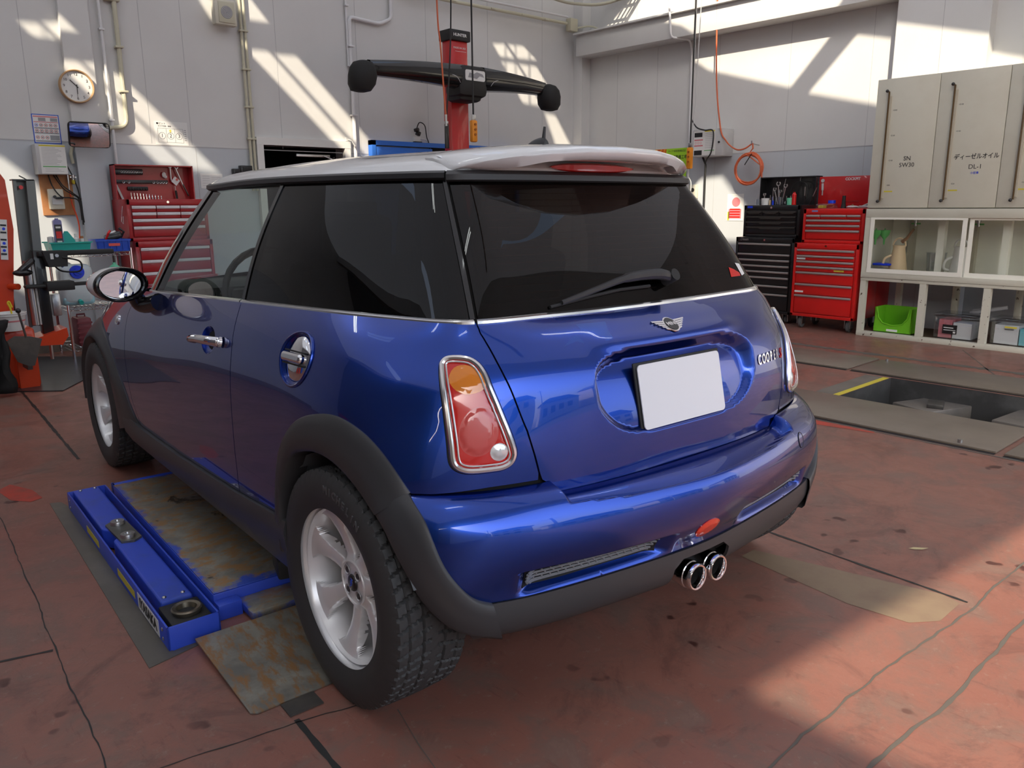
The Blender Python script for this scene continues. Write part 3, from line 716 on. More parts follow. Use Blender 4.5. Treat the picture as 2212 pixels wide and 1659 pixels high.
# outer and inner edge of the rear arch cladding, in car (y, z), front to back
RFO = [(.352, .335), (.349, .36), (.333, .445), (.318, .517), (.295, .59), (.257, .642), (.197, .693), (.123, .728), (.055, .746), (-.013, .754), (-.075, .746), (-.138, .725), (-.192, .694), (-.234, .657), (-.262, .618)]
RFI = [(.300, .300), (.299, .33), (.296, .41), (.280, .483), (.247, .547), (.199, .603), (.126, .636), (.051, .651), (-.032, .645), (-.098, .623), (-.155, .592), (-.195, .560), (-.225, .533)]
FFO = [(2.89, .42), (2.87, .50), (2.81, .585), (2.71, .66), (2.60, .708), (2.467, .728), (2.348, .699), (2.25, .668), (2.17, .627), (2.10, .585), (2.046, .543), (1.985, .505), (1.936, .469), (1.873, .406), (1.80, .345)]
FFI = [(2.80, .28), (2.80, .38), (2.775, .47), (2.71, .56), (2.61, .615), (2.50, .637), (2.42, .634), (2.313, .60), (2.225, .55), (2.165, .49), (2.13, .42), (2.11, .35), (2.10, .27)]
arch_hole = uv_of('body', [(y, z-.012) for y, z in RFO[2:-1]])
# rear quarter panel: from the hatch seam round the corner to the door
q_out = shift(hatch_seam[:-2], -gap)+[(-.4825, .3815)]
lampL = [(-.7115, .6521), (-.7106, .6722), (-.6947, .6877), (-.6648, .6912), (-.6316, .686), (-.6083, .669), (-.5942, .6435), (-.5836, .606), (-.5641, .5542), (-.5441, .5063), (-.5316, .4664), (-.5321, .4449), (-.543, .4268), (-.5639, .4167), (-.5918, .415), (-.6294, .4155), (-.6507, .4203), (-.6662, .4308), (-.6749, .4478), (-.681, .4845), (-.6936, .5406), (-.7033, .5971)]
lampL = [(u*1.0, v) for u, v in smooth_loop(lampL, 3)]
seam = [(-.5088, .3815), (-.5934, .3815), (-.6664, .378), (-.7071, .3765), (-.7347, .3775), (-.7446, .3777)]
arch_back = arch_hole[::-1]              # from the bumper end over the top to the front foot
quarter = q_out+seam+arch_back+[(-1.315, .163), (-1.4084, .1575), (-1.6249, .1435)]+shift(door_r[::-1], gap)
door = shift(door_r, -gap)+sill[::-1][1:-1][1:]+[(-2.7473+gap, .1133)]+shift(door_f[::-1], gap)
door = shift(door_r, -gap)+[(-2.2386, .1170)]+shift(door_f[::-1], gap)
fa = uv_of('body', [(y, z-.012) for y, z in FFO[1:-1]])       # front arch, front to back
UF = SF['body'].tu[0]
fender = shift(door_f, -gap)+fa[::-1]+[(-3.92, .20), (-3.95, .35), (-3.95, .60), (-3.9, .6687), (-3.5, .70), (-3.2, BTOP)]
fender = shift(door_f, -gap)+fa[::-1]+[(-3.95, .22), (-3.97, BTOP)]
handle_hole = circle(.062, 28, -1.848, .612, .052); fuel_c = (-1.213, .630)
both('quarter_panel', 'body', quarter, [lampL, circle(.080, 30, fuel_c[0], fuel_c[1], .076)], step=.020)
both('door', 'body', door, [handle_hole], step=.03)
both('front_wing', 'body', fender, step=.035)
hs = shift(hatch_seam, gap)
hatch = hs[::-1]+[(-hs[0][0], hs[0][1])]+mir(hs)[::-1][1:]
hatch = [(-a, b) for a, b in hs]+[(a, b) for a, b in hs[::-1]]
tail = panel('tailgate', 'body', hatch[::-1], step=.0065)
panel('boot_sill', 'body', [(-.462, .300), (.462, .300), (.462, .3672), (-.462, .3672)], step=.012, off=-.006, thick=.004)
# nose and bonnet, seen only from other viewpoints
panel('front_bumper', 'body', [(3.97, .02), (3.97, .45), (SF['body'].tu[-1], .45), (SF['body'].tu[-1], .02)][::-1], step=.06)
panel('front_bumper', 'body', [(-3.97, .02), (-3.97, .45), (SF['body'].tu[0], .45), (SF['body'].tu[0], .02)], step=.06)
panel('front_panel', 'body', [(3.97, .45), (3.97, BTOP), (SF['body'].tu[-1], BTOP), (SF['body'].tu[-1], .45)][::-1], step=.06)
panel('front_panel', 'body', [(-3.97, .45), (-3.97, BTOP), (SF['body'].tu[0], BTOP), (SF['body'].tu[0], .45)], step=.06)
m = mb('paint'); s = SF['body']; us = np.linspace(-4.54, -2.80, 26); ZT = s.P(us, np.full(26, bt)); V = []; F = []
for i in range(26):
    for k in range(15):
        a = -1+2*k/14; V.append((ZT[i, 0]*-a, ZT[i, 1]+.02*(1-a*a), ZT[i, 2]+.055*(1-a*a)*min(1, i/8)+.004))
for i in range(25):
    for k in range(14): F.append((i*15+k, i*15+k+1, (i+1)*15+k+1, (i+1)*15+k))
m.raw(V, F).build('bonnet', car)
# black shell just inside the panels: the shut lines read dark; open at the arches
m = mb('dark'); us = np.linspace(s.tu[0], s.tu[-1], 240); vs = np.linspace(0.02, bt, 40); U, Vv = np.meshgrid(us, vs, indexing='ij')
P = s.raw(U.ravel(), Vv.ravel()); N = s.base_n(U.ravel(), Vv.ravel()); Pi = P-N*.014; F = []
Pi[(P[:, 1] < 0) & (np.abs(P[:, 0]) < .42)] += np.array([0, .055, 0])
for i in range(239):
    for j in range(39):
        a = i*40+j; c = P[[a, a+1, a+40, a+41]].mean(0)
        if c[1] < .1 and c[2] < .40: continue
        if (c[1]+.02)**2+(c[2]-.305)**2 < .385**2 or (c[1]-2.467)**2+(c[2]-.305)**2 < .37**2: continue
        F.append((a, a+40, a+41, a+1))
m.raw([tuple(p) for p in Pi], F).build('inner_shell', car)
# ---- bumper
bs = SF['bumper']; BU_ = bs.tv[-1]; ue = .8284
bl = [(-.8284, BU_-.001), (-.8188, .2585), (-.802, .2011), (-.7841, .1545), (-.7628, .1153), (-.733, .0716), (-.6935, .0156), (-.655, .001)]
bl = [(u-.012 if i < len(bl)-1 else u, v) for i, (u, v) in enumerate(bl)]
bo = [(-u, v) for u, v in bl[::-1]]+[(0.5, BU_-.001), (0, BU_-.001)]+bl[:1]+bl[1:]
panel('rear_bumper', 'bumper', smooth_open(bl, 2)+[(0, .001)]+[(-u, v) for u, v in smooth_open(bl, 2)[::-1]], step=.0062)
# ---- lower valance under the bumper, with the cut-out for the tail pipes
ls = SF['lip']; lt = ls.tv[-1]
lo = [(-.70, lt-.001), (-.675, .02), (-.64, .004), (-.135, .001), (-.12, .06), (-.115, .11), (-.085, .132), (.085, .132), (.115, .11), (.12, .06), (.135, .001), (.64, .004), (.675, .02), (.70, lt-.001)]
panel('rear_valance', 'lip', lo, step=.016, material='flare', off=.004, parent=car, thick=.008)
m = mb('blackmatt'); m.bx(-.13, .13, -.44, -.30, .27, .36); m.build('valance_recess', car)
# ---- bumper grilles: a mesh of small bars in each lower slot
def grille(sd):
    m = mb('blacktrim'); s = SF['bumper']
    def at(u, v, o): return (s.P(u, v)+s.N(u, v)*(o+(.003 if o > .004 else 0)))[0]
    us = np.linspace(.178, .572, 66); V = []; F = []
    vs_ = np.linspace(.014, .078, 9)
    for u in us:
        for v in vs_: V.append(tuple(at(sd*u, v, .0006)))
    F = [(9*i+j, 9*i+9+j, 9*i+10+j, 9*i+1+j) for i in range(len(us)-1) for j in range(8)]
    m.m('dark').raw(V, F); m.m('greyblack')
    rows = [.018, .028, .038, .048, .058, .068]
    def rr(v): # rounded outer end, slanted inner end
        k = (v-.016)/.055; return (.176+.022*(1-k), .575-.022*abs(2*k-1)**2)
    for j, v in enumerate(rows):
        a, b = rr(v); n = 34; P = [tuple(at(sd*(a+(b-a)*i/n), v+.0022*math.sin(i*PI*1.0+j*PI), .006)) for i in range(n+1)]
        m.tube(P, .0027, 5)
        if j < len(rows)-1:
            for i in range(17):
                u = a+(b-a)*((i+.5*(j % 2)+.25)/17)
                if u < rr(rows[j+1])[1]: m.tube([tuple(at(sd*u, v, .006)), tuple(at(sd*(u+.004), rows[j+1], .006))], .0027, 5)
    m.build('bumper_grille', car)
grille(-1); grille(1)
# rear fog reflector and tow-eye plug
def patch(name, sf, loop, material, off, dome, step=.006, parent=None, thick=.006, label=None):
    L = np.array(loop); c = L.mean(0); 
    def fn(T, P):
        d = np.full(len(T), 9.)
        A = L; B = np.roll(L, -1, 0)
        for a, b in zip(A, B):
            ab = b-a; t = np.clip(((T-a)@ab)/max(ab@ab, 1e-12), 0, 1); d = np.minimum(d, np.linalg.norm(T-a-t[:, None]*ab, axis=1))
        return dome*sst(0, .014, d)
    o = panel(name, sf, loop, (), step=step, material=material, off=off, thick=thick, parent=parent, fn=fn)
    if label: o['label'] = label
    return o
patch('fog_reflector', 'bumper', [(a-.0, b) for a, b in circle(.044, 24, -.024, .060, .030)], 'reflector', .002, .004, label='red oval reflector')
panel('tow_eye_cover', 'bumper', circle(.018, 20, .50, .186, .022), step=.01, material='paint', off=.0012, thick=.004)
a = np.array(circle(.019, 30, .50, .186, .023)); s = SF['bumper']; P = s.P(a[:, 0], a[:, 1])+s.N(a[:, 0], a[:, 1])*.0008
mb('blackmatt').tube([tuple(p) for p in P], .0014, 5, True).build('tow_eye_gap', car)
# ---- tail lamps
def lampset(sd):
    s = SF['body']; f = (lambda P: P) if sd < 0 else mir
    def ins(k, kc=(-.622, .545)): # the outline pulled in by k metres
        L = np.array(lampL); out = []
        n = len(L)
        for i in range(n):
            t = L[(i+1) % n]-L[i-1]; t /= np.linalg.norm(t); nn = np.array([-t[1], t[0]]); c = np.array(kc)-L[i]
            if nn@c < 0: nn = -nn
            out.append(tuple(L[i]+nn*k))
        return out
    gk = panel('tail_lamp_gasket', 'body', f(ins(.001)), [f(ins(.006))], step=.02, material='blackmatt', off=.0, thick=.02)
    lens = patch('tail_lamp', 'body', f(ins(.012)), 'lampred', .004, .004, step=.011, thick=.012)
    def ring(T, P): return np.zeros(len(T))
    # chrome bezel as a rounded rail
    a = np.array(ins(.010)); 
    if sd > 0: a[:, 0] *= -1
    P = s.P(a[:, 0], a[:, 1])+s.N(a[:, 0], a[:, 1])*.005
    mb('chromesoft').tube([tuple(p) for p in P], .0072, 8, True).build('chrome_bezel', lens)
    a = np.array(ins(.0215))
    if sd > 0: a[:, 0] *= -1
    P = s.P(a[:, 0], a[:, 1])+s.N(a[:, 0], a[:, 1])*.0105
    mb('lampclear').tube([tuple(p) for p in P], .0022, 6, True).build('lens_rib', lens)
    # bulge ring, amber indicator, reversing lamp
    am = [(-.684, .628), (-.672, .655), (-.645, .662), (-.622, .652), (-.604, .630), (-.606, .606), (-.640, .594), (-.668, .603)]
    patch('indicator_lens', 'body', f(smooth_loop(am, 3)), 'lampamber', .0088, .0015, step=.008, parent=lens)['label'] = 'amber indicator lens'
    patch('reversing_lens', 'body', f(circle(.019, 20, -.574, .463, .020)), 'lampclear', .0088, .003, step=.006, parent=lens)['label'] = 'clear round reversing lens'
    patch('brake_lens', 'body', f(circle(.042, 30, -.618, .512, .055)), 'lamppink', .0083, .003, step=.009, parent=lens)['label'] = 'paler round brake lens'
lampset(-1); lampset(1)
# ---- wheel arch cladding: a band from the outer to the inner edge
def flare(name, outer3, inner3, sd, mid=.014, cut=None):
    n = 64
    def rs(P):
        P = np.array(P); d = np.concatenate([[0], np.cumsum(np.linalg.norm(np.diff(P, axis=0), axis=1))]); t = np.linspace(0, d[-1], n)
        B = basis(d, t); return B@P
    A, B = rs(outer3), rs(inner3); A[:, 0] *= sd; B[:, 0] *= sd; m = mb('flare'); V = []; F = []; K = 8
    for i in range(n):
        t = (A[min(i+1, n-1)]-A[max(i-1, 0)]); t /= np.linalg.norm(t); ab = B[i]-A[i]; nn = np.cross(t, ab)
        if abs(nn).max() < 1e-9: nn = np.array([sd, 0, 0])
        nn /= np.linalg.norm(nn)
        if nn[0]*sd-nn[1]*.3 < 0: nn = -nn
        pr = [(0, -.012), (0, .003), (.06, .0075), (.3, .0125), (.6, mid), (.9, mid-.001), (1.0, mid-.008), (1.0, -.055)]
        for f, o in pr: V.append(tuple(A[i]+ab*f+nn*o))
    for i in range(n-1):
        for k in range(len(pr)-1): F.append((i*K+k, (i+1)*K+k, (i+1)*K+k+1, i*K+k+1))
    return m.raw(V, F).build(name, car, smooth_angle=50)
bx_ = lambda y, z: 0
def on_body(L):
    uv = uv_of('body', L); a = np.array(uv); P = SF['body'].raw(a[:, 0], a[:, 1]); P[:, 0] *= -1; return [tuple(p) for p in P]
ro = on_body(RFO); ri = [(.830, y, z) for y, z in RFI[:8]]+[(.826, -.032, .645), (.822, -.098, .623), (.818, -.155, .592), (.817, -.20, .562), (.817, -.245, .522)]
J1 = 12
flare('rear_arch_cladding', ro, ri[:J1], -1); flare('rear_arch_cladding', ro, ri[:J1], 1)
ro2 = [(.764, -.262, .616), (.766, -.288, .600), (.764, -.331, .564), (.758, -.356, .516), (.745, -.374, .467), (.720, -.390, .423), (.688, -.400, .388), (.647, -.410, .368)]
ri2 = [(.817, -.20, .562), (.816, -.245, .53), (.811, -.276, .49), (.80, -.303, .445), (.783, -.323, .395), (.757, -.346, .350), (.728, -.366, .318), (.681, -.388, .292), (.622, -.410, .272)]
flare('bumper_corner_cladding', ro2, ri2, -1, .010); flare('bumper_corner_cladding', ro2, ri2, 1, .010)
fo = on_body(FFO); fi = [(.832 if z < .5 else .828, y, z) for y, z in FFI]
flare('front_arch_cladding', fo, fi, -1); flare('front_arch_cladding', fo, fi, 1)
# ---- sills
m = None
def sillm(sd):
    V = []; F = []; ys = np.linspace(1.99, .27, 24)
    for y in ys:
        zt = np.interp(y, [.3, .42, .64, 1.25, 1.76, 2.0], [.402, .396, .380, .354, .350, .37]); 
        for x, z in ((.812, zt), (.838, zt-.002), (.846, zt-.03), (.840, zt-.085), (.815, .235), (.78, .212), (.70, .212)): V.append((sd*x, y, z))
    for i in range(len(ys)-1):
        for k in range(6): F.append((i*7+k, i*7+k+1, (i+1)*7+k+1, (i+1)*7+k))
    F.append(tuple(range(7))); F.append(tuple((len(ys)-1)*7+k for k in range(7)))
    mb('flare').raw(V, F).build('sill_cladding', car)
sillm(-1); sillm(1)
# ---- underbody and wheel housings
m = mb('dark').bx(-.70, .70, .36, 2.08, .20, .40).bx(-.55, .55, -.36, .40, .26, .42).bx(-.58, .58, 2.05, 3.0, .24, .42)
m.build('underbody', car)
for sd in (-1, 1):
    for y in (0, 2.467):
        V = []; F = []; n = 26
        for i in range(n+1):
            a = .0+(PI-.30)*i/n; r = .338+(.03 if False else 0)+.006*math.sin(i*2.2)
            for x in (.80, .60, .56):
                rr = r if x > .57 else .05
                V.append((sd*x, y-.0+rr*math.cos(a), .305+rr*math.sin(a)+.012))
        for i in range(n):
            for k in range(2): F.append((i*3+k, i*3+k+1, (i+1)*3+k+1, (i+1)*3+k))
        mb('liner').raw(V, F).build('wheel_housing', car)
# ---- glasshouse
gh = SF['gh']; gt = gh.tv[-1]-.001
hseam = [(-.5248, gt), (-.5175, .2598), (-.5096, .1179), (-.503, .003)]
bfr = [(-1.3064+.006, gt), (-1.2906+.006, .1361), (-1.3546+.020, .003)]   # rear edge of the B post strip
B0 = [(-1.318, gt), (-1.322, .26), (-1.338, .1361), (-1.368, .003)]
B1 = [(-1.300, gt), (-1.303, .26), (-1.318, .1361), (-1.348, .003)]
A1 = [(-2.045, gt), (-2.065, .30), (-2.095, .16), (-2.135, .003)]
A0 = [(-2.135, gt), (-2.150, .30), (-2.185, .16), (-2.235, .003)]
def rev(P): return P[::-1]
both('rear_side_window', 'gh', smooth_open(shift(B1, .003))+rev(smooth_open(shift(hseam, -.016))), step=.03, material='glassdark', off=0, thick=.004)
both('door_window', 'gh', smooth_open(shift(A1, .003))+rev(smooth_open(shift(B0, -.003))), step=.04, material='glassclear', off=0, thick=.004)
both('b_post_strip', 'gh', smooth_open(B0)+rev(smooth_open(B1)), step=.03, material='blackgloss', off=.003, thick=.02)
both('a_post', 'gh', smooth_open(A0)+rev(smooth_open(A1)), step=.04, material='blackgloss', off=.004, thick=.03)
both('c_post_edge', 'gh', smooth_open(shift(hseam, -.014))+rev(smooth_open(shift(hseam, -.003))), step=.03, material='blackgloss', off=.002, thick=.02)
rg = smooth_open(shift(hseam, .004)); rw = rg+[(-u, v) for u, v in rev(rg)]
def frame_in(P, k): return None
rwin = panel('rear_window', 'gh', rw, step=.025, material='glassrear', off=.002, thick=.008)
wsr = [(gh.tu[0], gt), (gh.tu[0], .003), (-2.238, .003)]; wsr = [(gh.tu[0], .003), (-2.24, .003)]+rev(smooth_open(shift(A0, -.004)))[::-1]
panel('windscreen', 'gh', [(gh.tu[0], .003), (-2.24, .003), (-2.19, .16), (-2.155, .30), (-2.14, gt), (gh.tu[0], gt)], step=.05, material='glassclear', thick=.004)
panel('windscreen', 'gh', [(-gh.tu[0], .003), (-gh.tu[0], gt), (2.14, gt), (2.155, .30), (2.19, .16), (2.24, .003)], step=.05, material='glassclear', thick=.004)
# dark ceramic border of the rear window and its heating wires
def strip(sf, uv, o): a = np.array(uv); return [tuple(p) for p in SF[sf].P(a[:, 0], a[:, 1])+SF[sf].N(a[:, 0], a[:, 1])*o]
m = mb('copper')
for v in np.linspace(.06, .35, 15):
    a = .44 if v > .08 else .38; m.tube(strip('gh', [(-a+2*a*i/20, v) for i in range(21)], .0), .0006, 4)
m.build('heating_wires', rwin)
# the dark print round the side glass: posts inside
for sd in (-1, 1):
    m = mb('blackmatt')
    for L in ([(-.53, .003), (-.545, gt)], [(-.62, .003), (-.61, gt)], [(-.70, .003), (-.66, gt)]):
        P = strip('gh', [(L[0][0]+(L[1][0]-L[0][0])*i/8, L[0][1]+(L[1][1]-L[0][1])*i/8) for i in range(9)], -.05)
        m.tube([(-sd*p[0], p[1], p[2]) for p in P], .046, 8)
    m.build('c_post', car)
# ---- roof, gutter strip, chrome waistline
rs_ = SF['roof']; V = []; F = []; us = np.linspace(rs_.tu[0], rs_.tu[-1], 200); vs = np.concatenate([np.linspace(.0, .2, 16), np.linspace(.24, rs_.tv[-1], 14)])
Ug, Vg = np.meshgrid(us, vs, indexing='ij'); P = rs_.P(Ug.ravel(), Vg.ravel()); nv = len(vs)
F = [(i*nv+j, (i+1)*nv+j, (i+1)*nv+j+1, i*nv+j+1) for i in range(199) for j in range(nv-1)]
mb('roofwhite').raw([tuple(p) for p in P], F).build('roof', car)
def ring(name, sf, z_fn, prof, material, u0, u1, n=150, parent=None, v='top'):
    s = SF[sf]; us = np.linspace(u0, u1, n); vv = np.full(n, s.tv[-1]-1e-4 if v == 'top' else 1e-4)
    P = s.P(us, vv); N = s.N(us, vv); N[:, 2] = 0; N /= np.linalg.norm(N, axis=1, keepdims=True); K = len(prof); V = []
    for i in range(n):
        for o, z in prof: V.append((P[i][0]+N[i][0]*o, P[i][1]+N[i][1]*o, P[i][2]+z))
    F = [(i*K+k, (i+1)*K+k, (i+1)*K+k+1, i*K+k+1) for i in range(n-1) for k in range(K-1)]
    F += [tuple(range(K)), tuple((n-1)*K+k for k in range(K))]
    return mb(material).raw(V, F).build(name, parent or car, smooth_angle=40)
gp = [(-.02, -.006), (.006, -.006), (.014, .0), (.013, .012), (.002, .018), (-.02, .018)]
ring('roof_gutter', 'gh', None, gp, 'blacktrim', gh.tu[0], -.530); ring('roof_gutter', 'gh', None, gp, 'blacktrim', .530, gh.tu[-1])
gp2 = [(-.02, -.012), (.008, -.012), (.020, -.006), (.019, .008), (.004, .018), (-.02, .018)]
ring('tailgate_top_strip', 'gh', None, gp2, 'blacktrim', -.524, .524)
bp = [(-.004, -.002), (.008, -.004), (.0115, .001), (.0105, .007), (.004, .011), (-.004, .011)]
for u0, u1 in ((-2.22, -1.370), (-1.362, -.509), (-.503, .503), (.509, 1.362), (1.370, 2.22)):
    ring('waistline_chrome', 'gh', None, [(a, b-.008) for a, b in bp], 'chromesoft', u0, u1, 90, v='bot')
# ---- spoiler: a thin blade bowed back over the tailgate, closed down to the roof at both ends
def spoiler():
    n = 61; V = []; F = []; K = None
    for i in range(n):
        a = -1+2*i/(n-1); x = .452*a; b = abs(a)
        yte = np.interp(b, [0, .3, .55, .75, .88, .96, 1], [-.200, -.187, -.150, -.108, -.068, -.034, .0])
        zte = np.interp(b, [0, .3, .55, .75, .88, .96, 1], [1.384, 1.382, 1.375, 1.364, 1.354, 1.344, 1.334])
        th = np.interp(b, [0, .55, .75, .9, 1], [.027, .027, .025, .020, .010])
        zr = 1.411-.036*b**2-.012*b**6; yr = .20-.09*b**3       # where it leaves the roof
        solid = sst(.52, .80, b)                     # the ends are closed below
        zb = (1-solid)*(zte-th)+solid*1.331; yb = yte+.012+.012*solid
        yf = np.interp(b, [0, .6, 1], [.03, .01, .03]); zf = (1-solid)*(1.357)+solid*1.331
        top = [(yr, zr), ((yr*2+yte)/3, (zr*2+zte)/3+.008), ((yr+2*yte)/3, (zr+2*zte)/3+.010), (yte+.022, zte+.0065), (yte+.006, zte+.001)]
        prof = top+[(yte, zte-.006), (yte+.002, zte-.012*(1-solid)-.009*solid), (yb, zb), ((yb+yf)/2, (zb+zf)/2), (yf, zf), (yf+.05, zf-.005)]
        K = len(prof)
        for y, z in prof: V.append((x, y, z))
    F = [(i*K+k, i*K+k+1, (i+1)*K+k+1, (i+1)*K+k) for i in range(n-1) for k in range(K-1)]
    F += [tuple(range(K)), tuple((n-1)*K+k for k in range(K))]
    return mb('roofwhite').raw(V, F).build('rear_spoiler', car, smooth_angle=60)
spo = spoiler()
# white tailgate header under the blade and the high brake light
m = mb('roofwhite'); V = []; n = 41
for i in range(n):
    a = -1+2*i/(n-1); x = .445*a; y0 = np.interp(abs(a), [0, .8, 1], [-.062, -.040, .0]); zz = 1.3285
    V += [(x, y0-.004, zz), (x, y0-.002, zz+.008), (x, y0+.02, zz+.026), (x, y0+.07, zz+.040)]
m.raw(V, [(i*4+k, i*4+k+1, (i+1)*4+k+1, (i+1)*4+k) for i in range(n-1) for k in range(3)]).build('tailgate_header', car)
V = []; n = 41
for i in range(n):
    a = -1+2*i/(n-1); x = .162*a; hh = .0125*math.sqrt(max(0, 1-abs(a)**2.6)); y0 = -.071+.009*a*a; zc = 1.3405
    V += [(x, y0+.006, zc-hh), (x, y0-.001+.0012*(i % 2), zc-hh*.7), (x, y0+.0012*(i % 2), zc+hh*.6), (x, y0+.010, zc+hh)]
mb('lampred').raw(V, [(i*4+k, i*4+k+1, (i+1)*4+k+1, (i+1)*4+k) for i in range(n-1) for k in range(3)]).build('high_brake_light', car)['label'] = 'long red high-level brake light'
# antenna
m = mb('blacktrim'); V = []
prof = []
A = Vector((.0, .19, 1.410))
for k in range(13):
    t = k/12; y = A.y+.060-.110*t; hgt = .034*math.sin(min(1, t*1.25)*PI/2)*(1 if t < .93 else .75); wd = .022*math.sin(PI*min(.98, .08+t*.75))
    for j in range(9):
        an = PI*j/8; V.append((wd*math.cos(an), y, A.z-.006+max(.002, hgt)*math.sin(an)))
m.raw(V, [(i*9+j, i*9+j+1, (i+1)*9+j+1, (i+1)*9+j) for i in range(12) for j in range(8)]+[tuple(12*9+j for j in range(9))])
m.tube([(0, A.y-.036, A.z+.015), (0, A.y-.042, A.z+.058)], [.0065, .0038], 10)
AN = m.build('roof_aerial', car)
# ---- number plate
pc = Vector((0, -.4015, .7645)); tl = .2124
Rp = Matrix.Translation(pc) @ Matrix.Rotation(-tl, 4, 'X')
pl = MB().m('blackmatt'); b2 = Matrix.Translation((0, 0, 0))
pl.box((0, .004, 0), (.345, .006, .178), None, .004); 
o = pl.build('plate_carrier', car); o.matrix_parent_inverse = Matrix.Identity(4); o.matrix_local = Rp
pl = MB().m('plate').prism(rrect(.330, .165, .012), -.003, .0, 'XZ'); o2 = pl.build('number_plate', o); o2.location = (0, -.002, 0)
# ---- winged badge
def at_body(u, v, o=0): s = SF['body']; return Vector(s.P(u, v)[0]+s.N(u, v)[0]*o)
def frame_on(sf, u, v, o=0):
    s = SF[sf]; p = s.P(u, v)[0]; n = Vector(s.N(u, v)[0]); x = Vector((s.P(u+.004, v)[0]-s.P(u-.004, v)[0])).normalized(); y = n.cross(x)*1.0
    mt = Matrix((( x.x, y.x, n.x), (x.y, y.y, n.y), (x.z, y.z, n.z))).to_4x4(); mt.translation = Vector(p)+n*o; return mt
Fm = frame_on('body', 0, .709, .001)
w_ = MB().m('chrome')
for sd in (-1, 1):
    for k in range(5):
        y0 = .015-.0072*k; x1 = .062-.008*k
        w_.prism([(sd*.018, y0-.0058), (sd*x1, y0-.0035+.0015), (sd*(x1+.003), y0+.0035), (sd*.018, y0)], 0, .0035-.0003*k, 'XY')
w_.prism(circle(.0245, 32, 0, 0, .0275), 0, .003, 'XY'); bo_ = w_.build('winged_badge', car); bo_.matrix_local = Fm
m = mb('black').prism(circle(.0205, 32, 0, 0, .0235), .003, .0042, 'XY'); m.m('chrome').text('MINI', .0175, Matrix.Translation((0, 0, .0045)), .0005, bold=.0004); m.build('badge_disc', bo_)
# ---- model lettering
xs = np.linspace(.338, .462, 6)
for i, ch in enumerate('COOPER'):
    mt = frame_on('body', xs[i]+.004, .560, .0015); o = mb('chrome').text(ch, .041, Matrix.Identity(4), .0012, bold=.0009, sx=.66).build('model_letter', car); o.matrix_local = mt
    o['label'] = 'chrome letter %s' % ch
mt = frame_on('body', .505, .556, .0015); o = mb('lampred').text('S', .042, Matrix.Identity(4), .0012, bold=.0008, shear=.25).build('model_letter', car); o.matrix_local = mt; o['label'] = 'red letter S'
# ---- rear wiper
m = mb('blacktrim')
def g3(u, v, o): s = SF['gh']; return tuple(s.P(u, v)[0]+s.N(u, v)[0]*o)
WP = [(.085, .062), (.02, .070), (-.08, .068), (-.18, .050), (-.30, .022)]
m.tube([g3(u, v, o) for (u, v), o in zip(cr([(a, b, 0) for a, b in WP], 6) and [(p[0], p[1]) for p in cr([(a, b, 0) for a, b in WP], 6)], np.interp(np.arange(25), [0, 4, 12, 24], [.028, .034, .030, .012]))], [float(x) for x in np.interp(np.arange(25), [0, 4, 12, 13, 24], [.014, .015, .013, .010, .006])], 10)
ar = m.build('rear_wiper_arm', car)
mb('blackmatt').cyl(g3(.095, .060, .0), g3(.095, .060, .045), .017, 20).build('wiper_pivot', ar)
mb('blackmatt').tube([g3(u, v, .006) for u, v in ((-.33, .015), (-.2, .034), (-.1, .044), (.02, .046))], .0045, 8).build('wiper_blade', ar)
# window stickers at the rear window corner
for nm, L, mt_ in (('red_window_sticker', [(.405, .045), (.45, .045), (.452, .055), (.43, .07), (.412, .078)], 'lampred'), ('white_window_sticker', [(.458, .045), (.478, .050), (.476, .085), (.452, .090)], 'paper')):
    panel(nm, 'gh', L, step=.012, material=mt_, off=.0035, thick=.0005, parent=rwin)
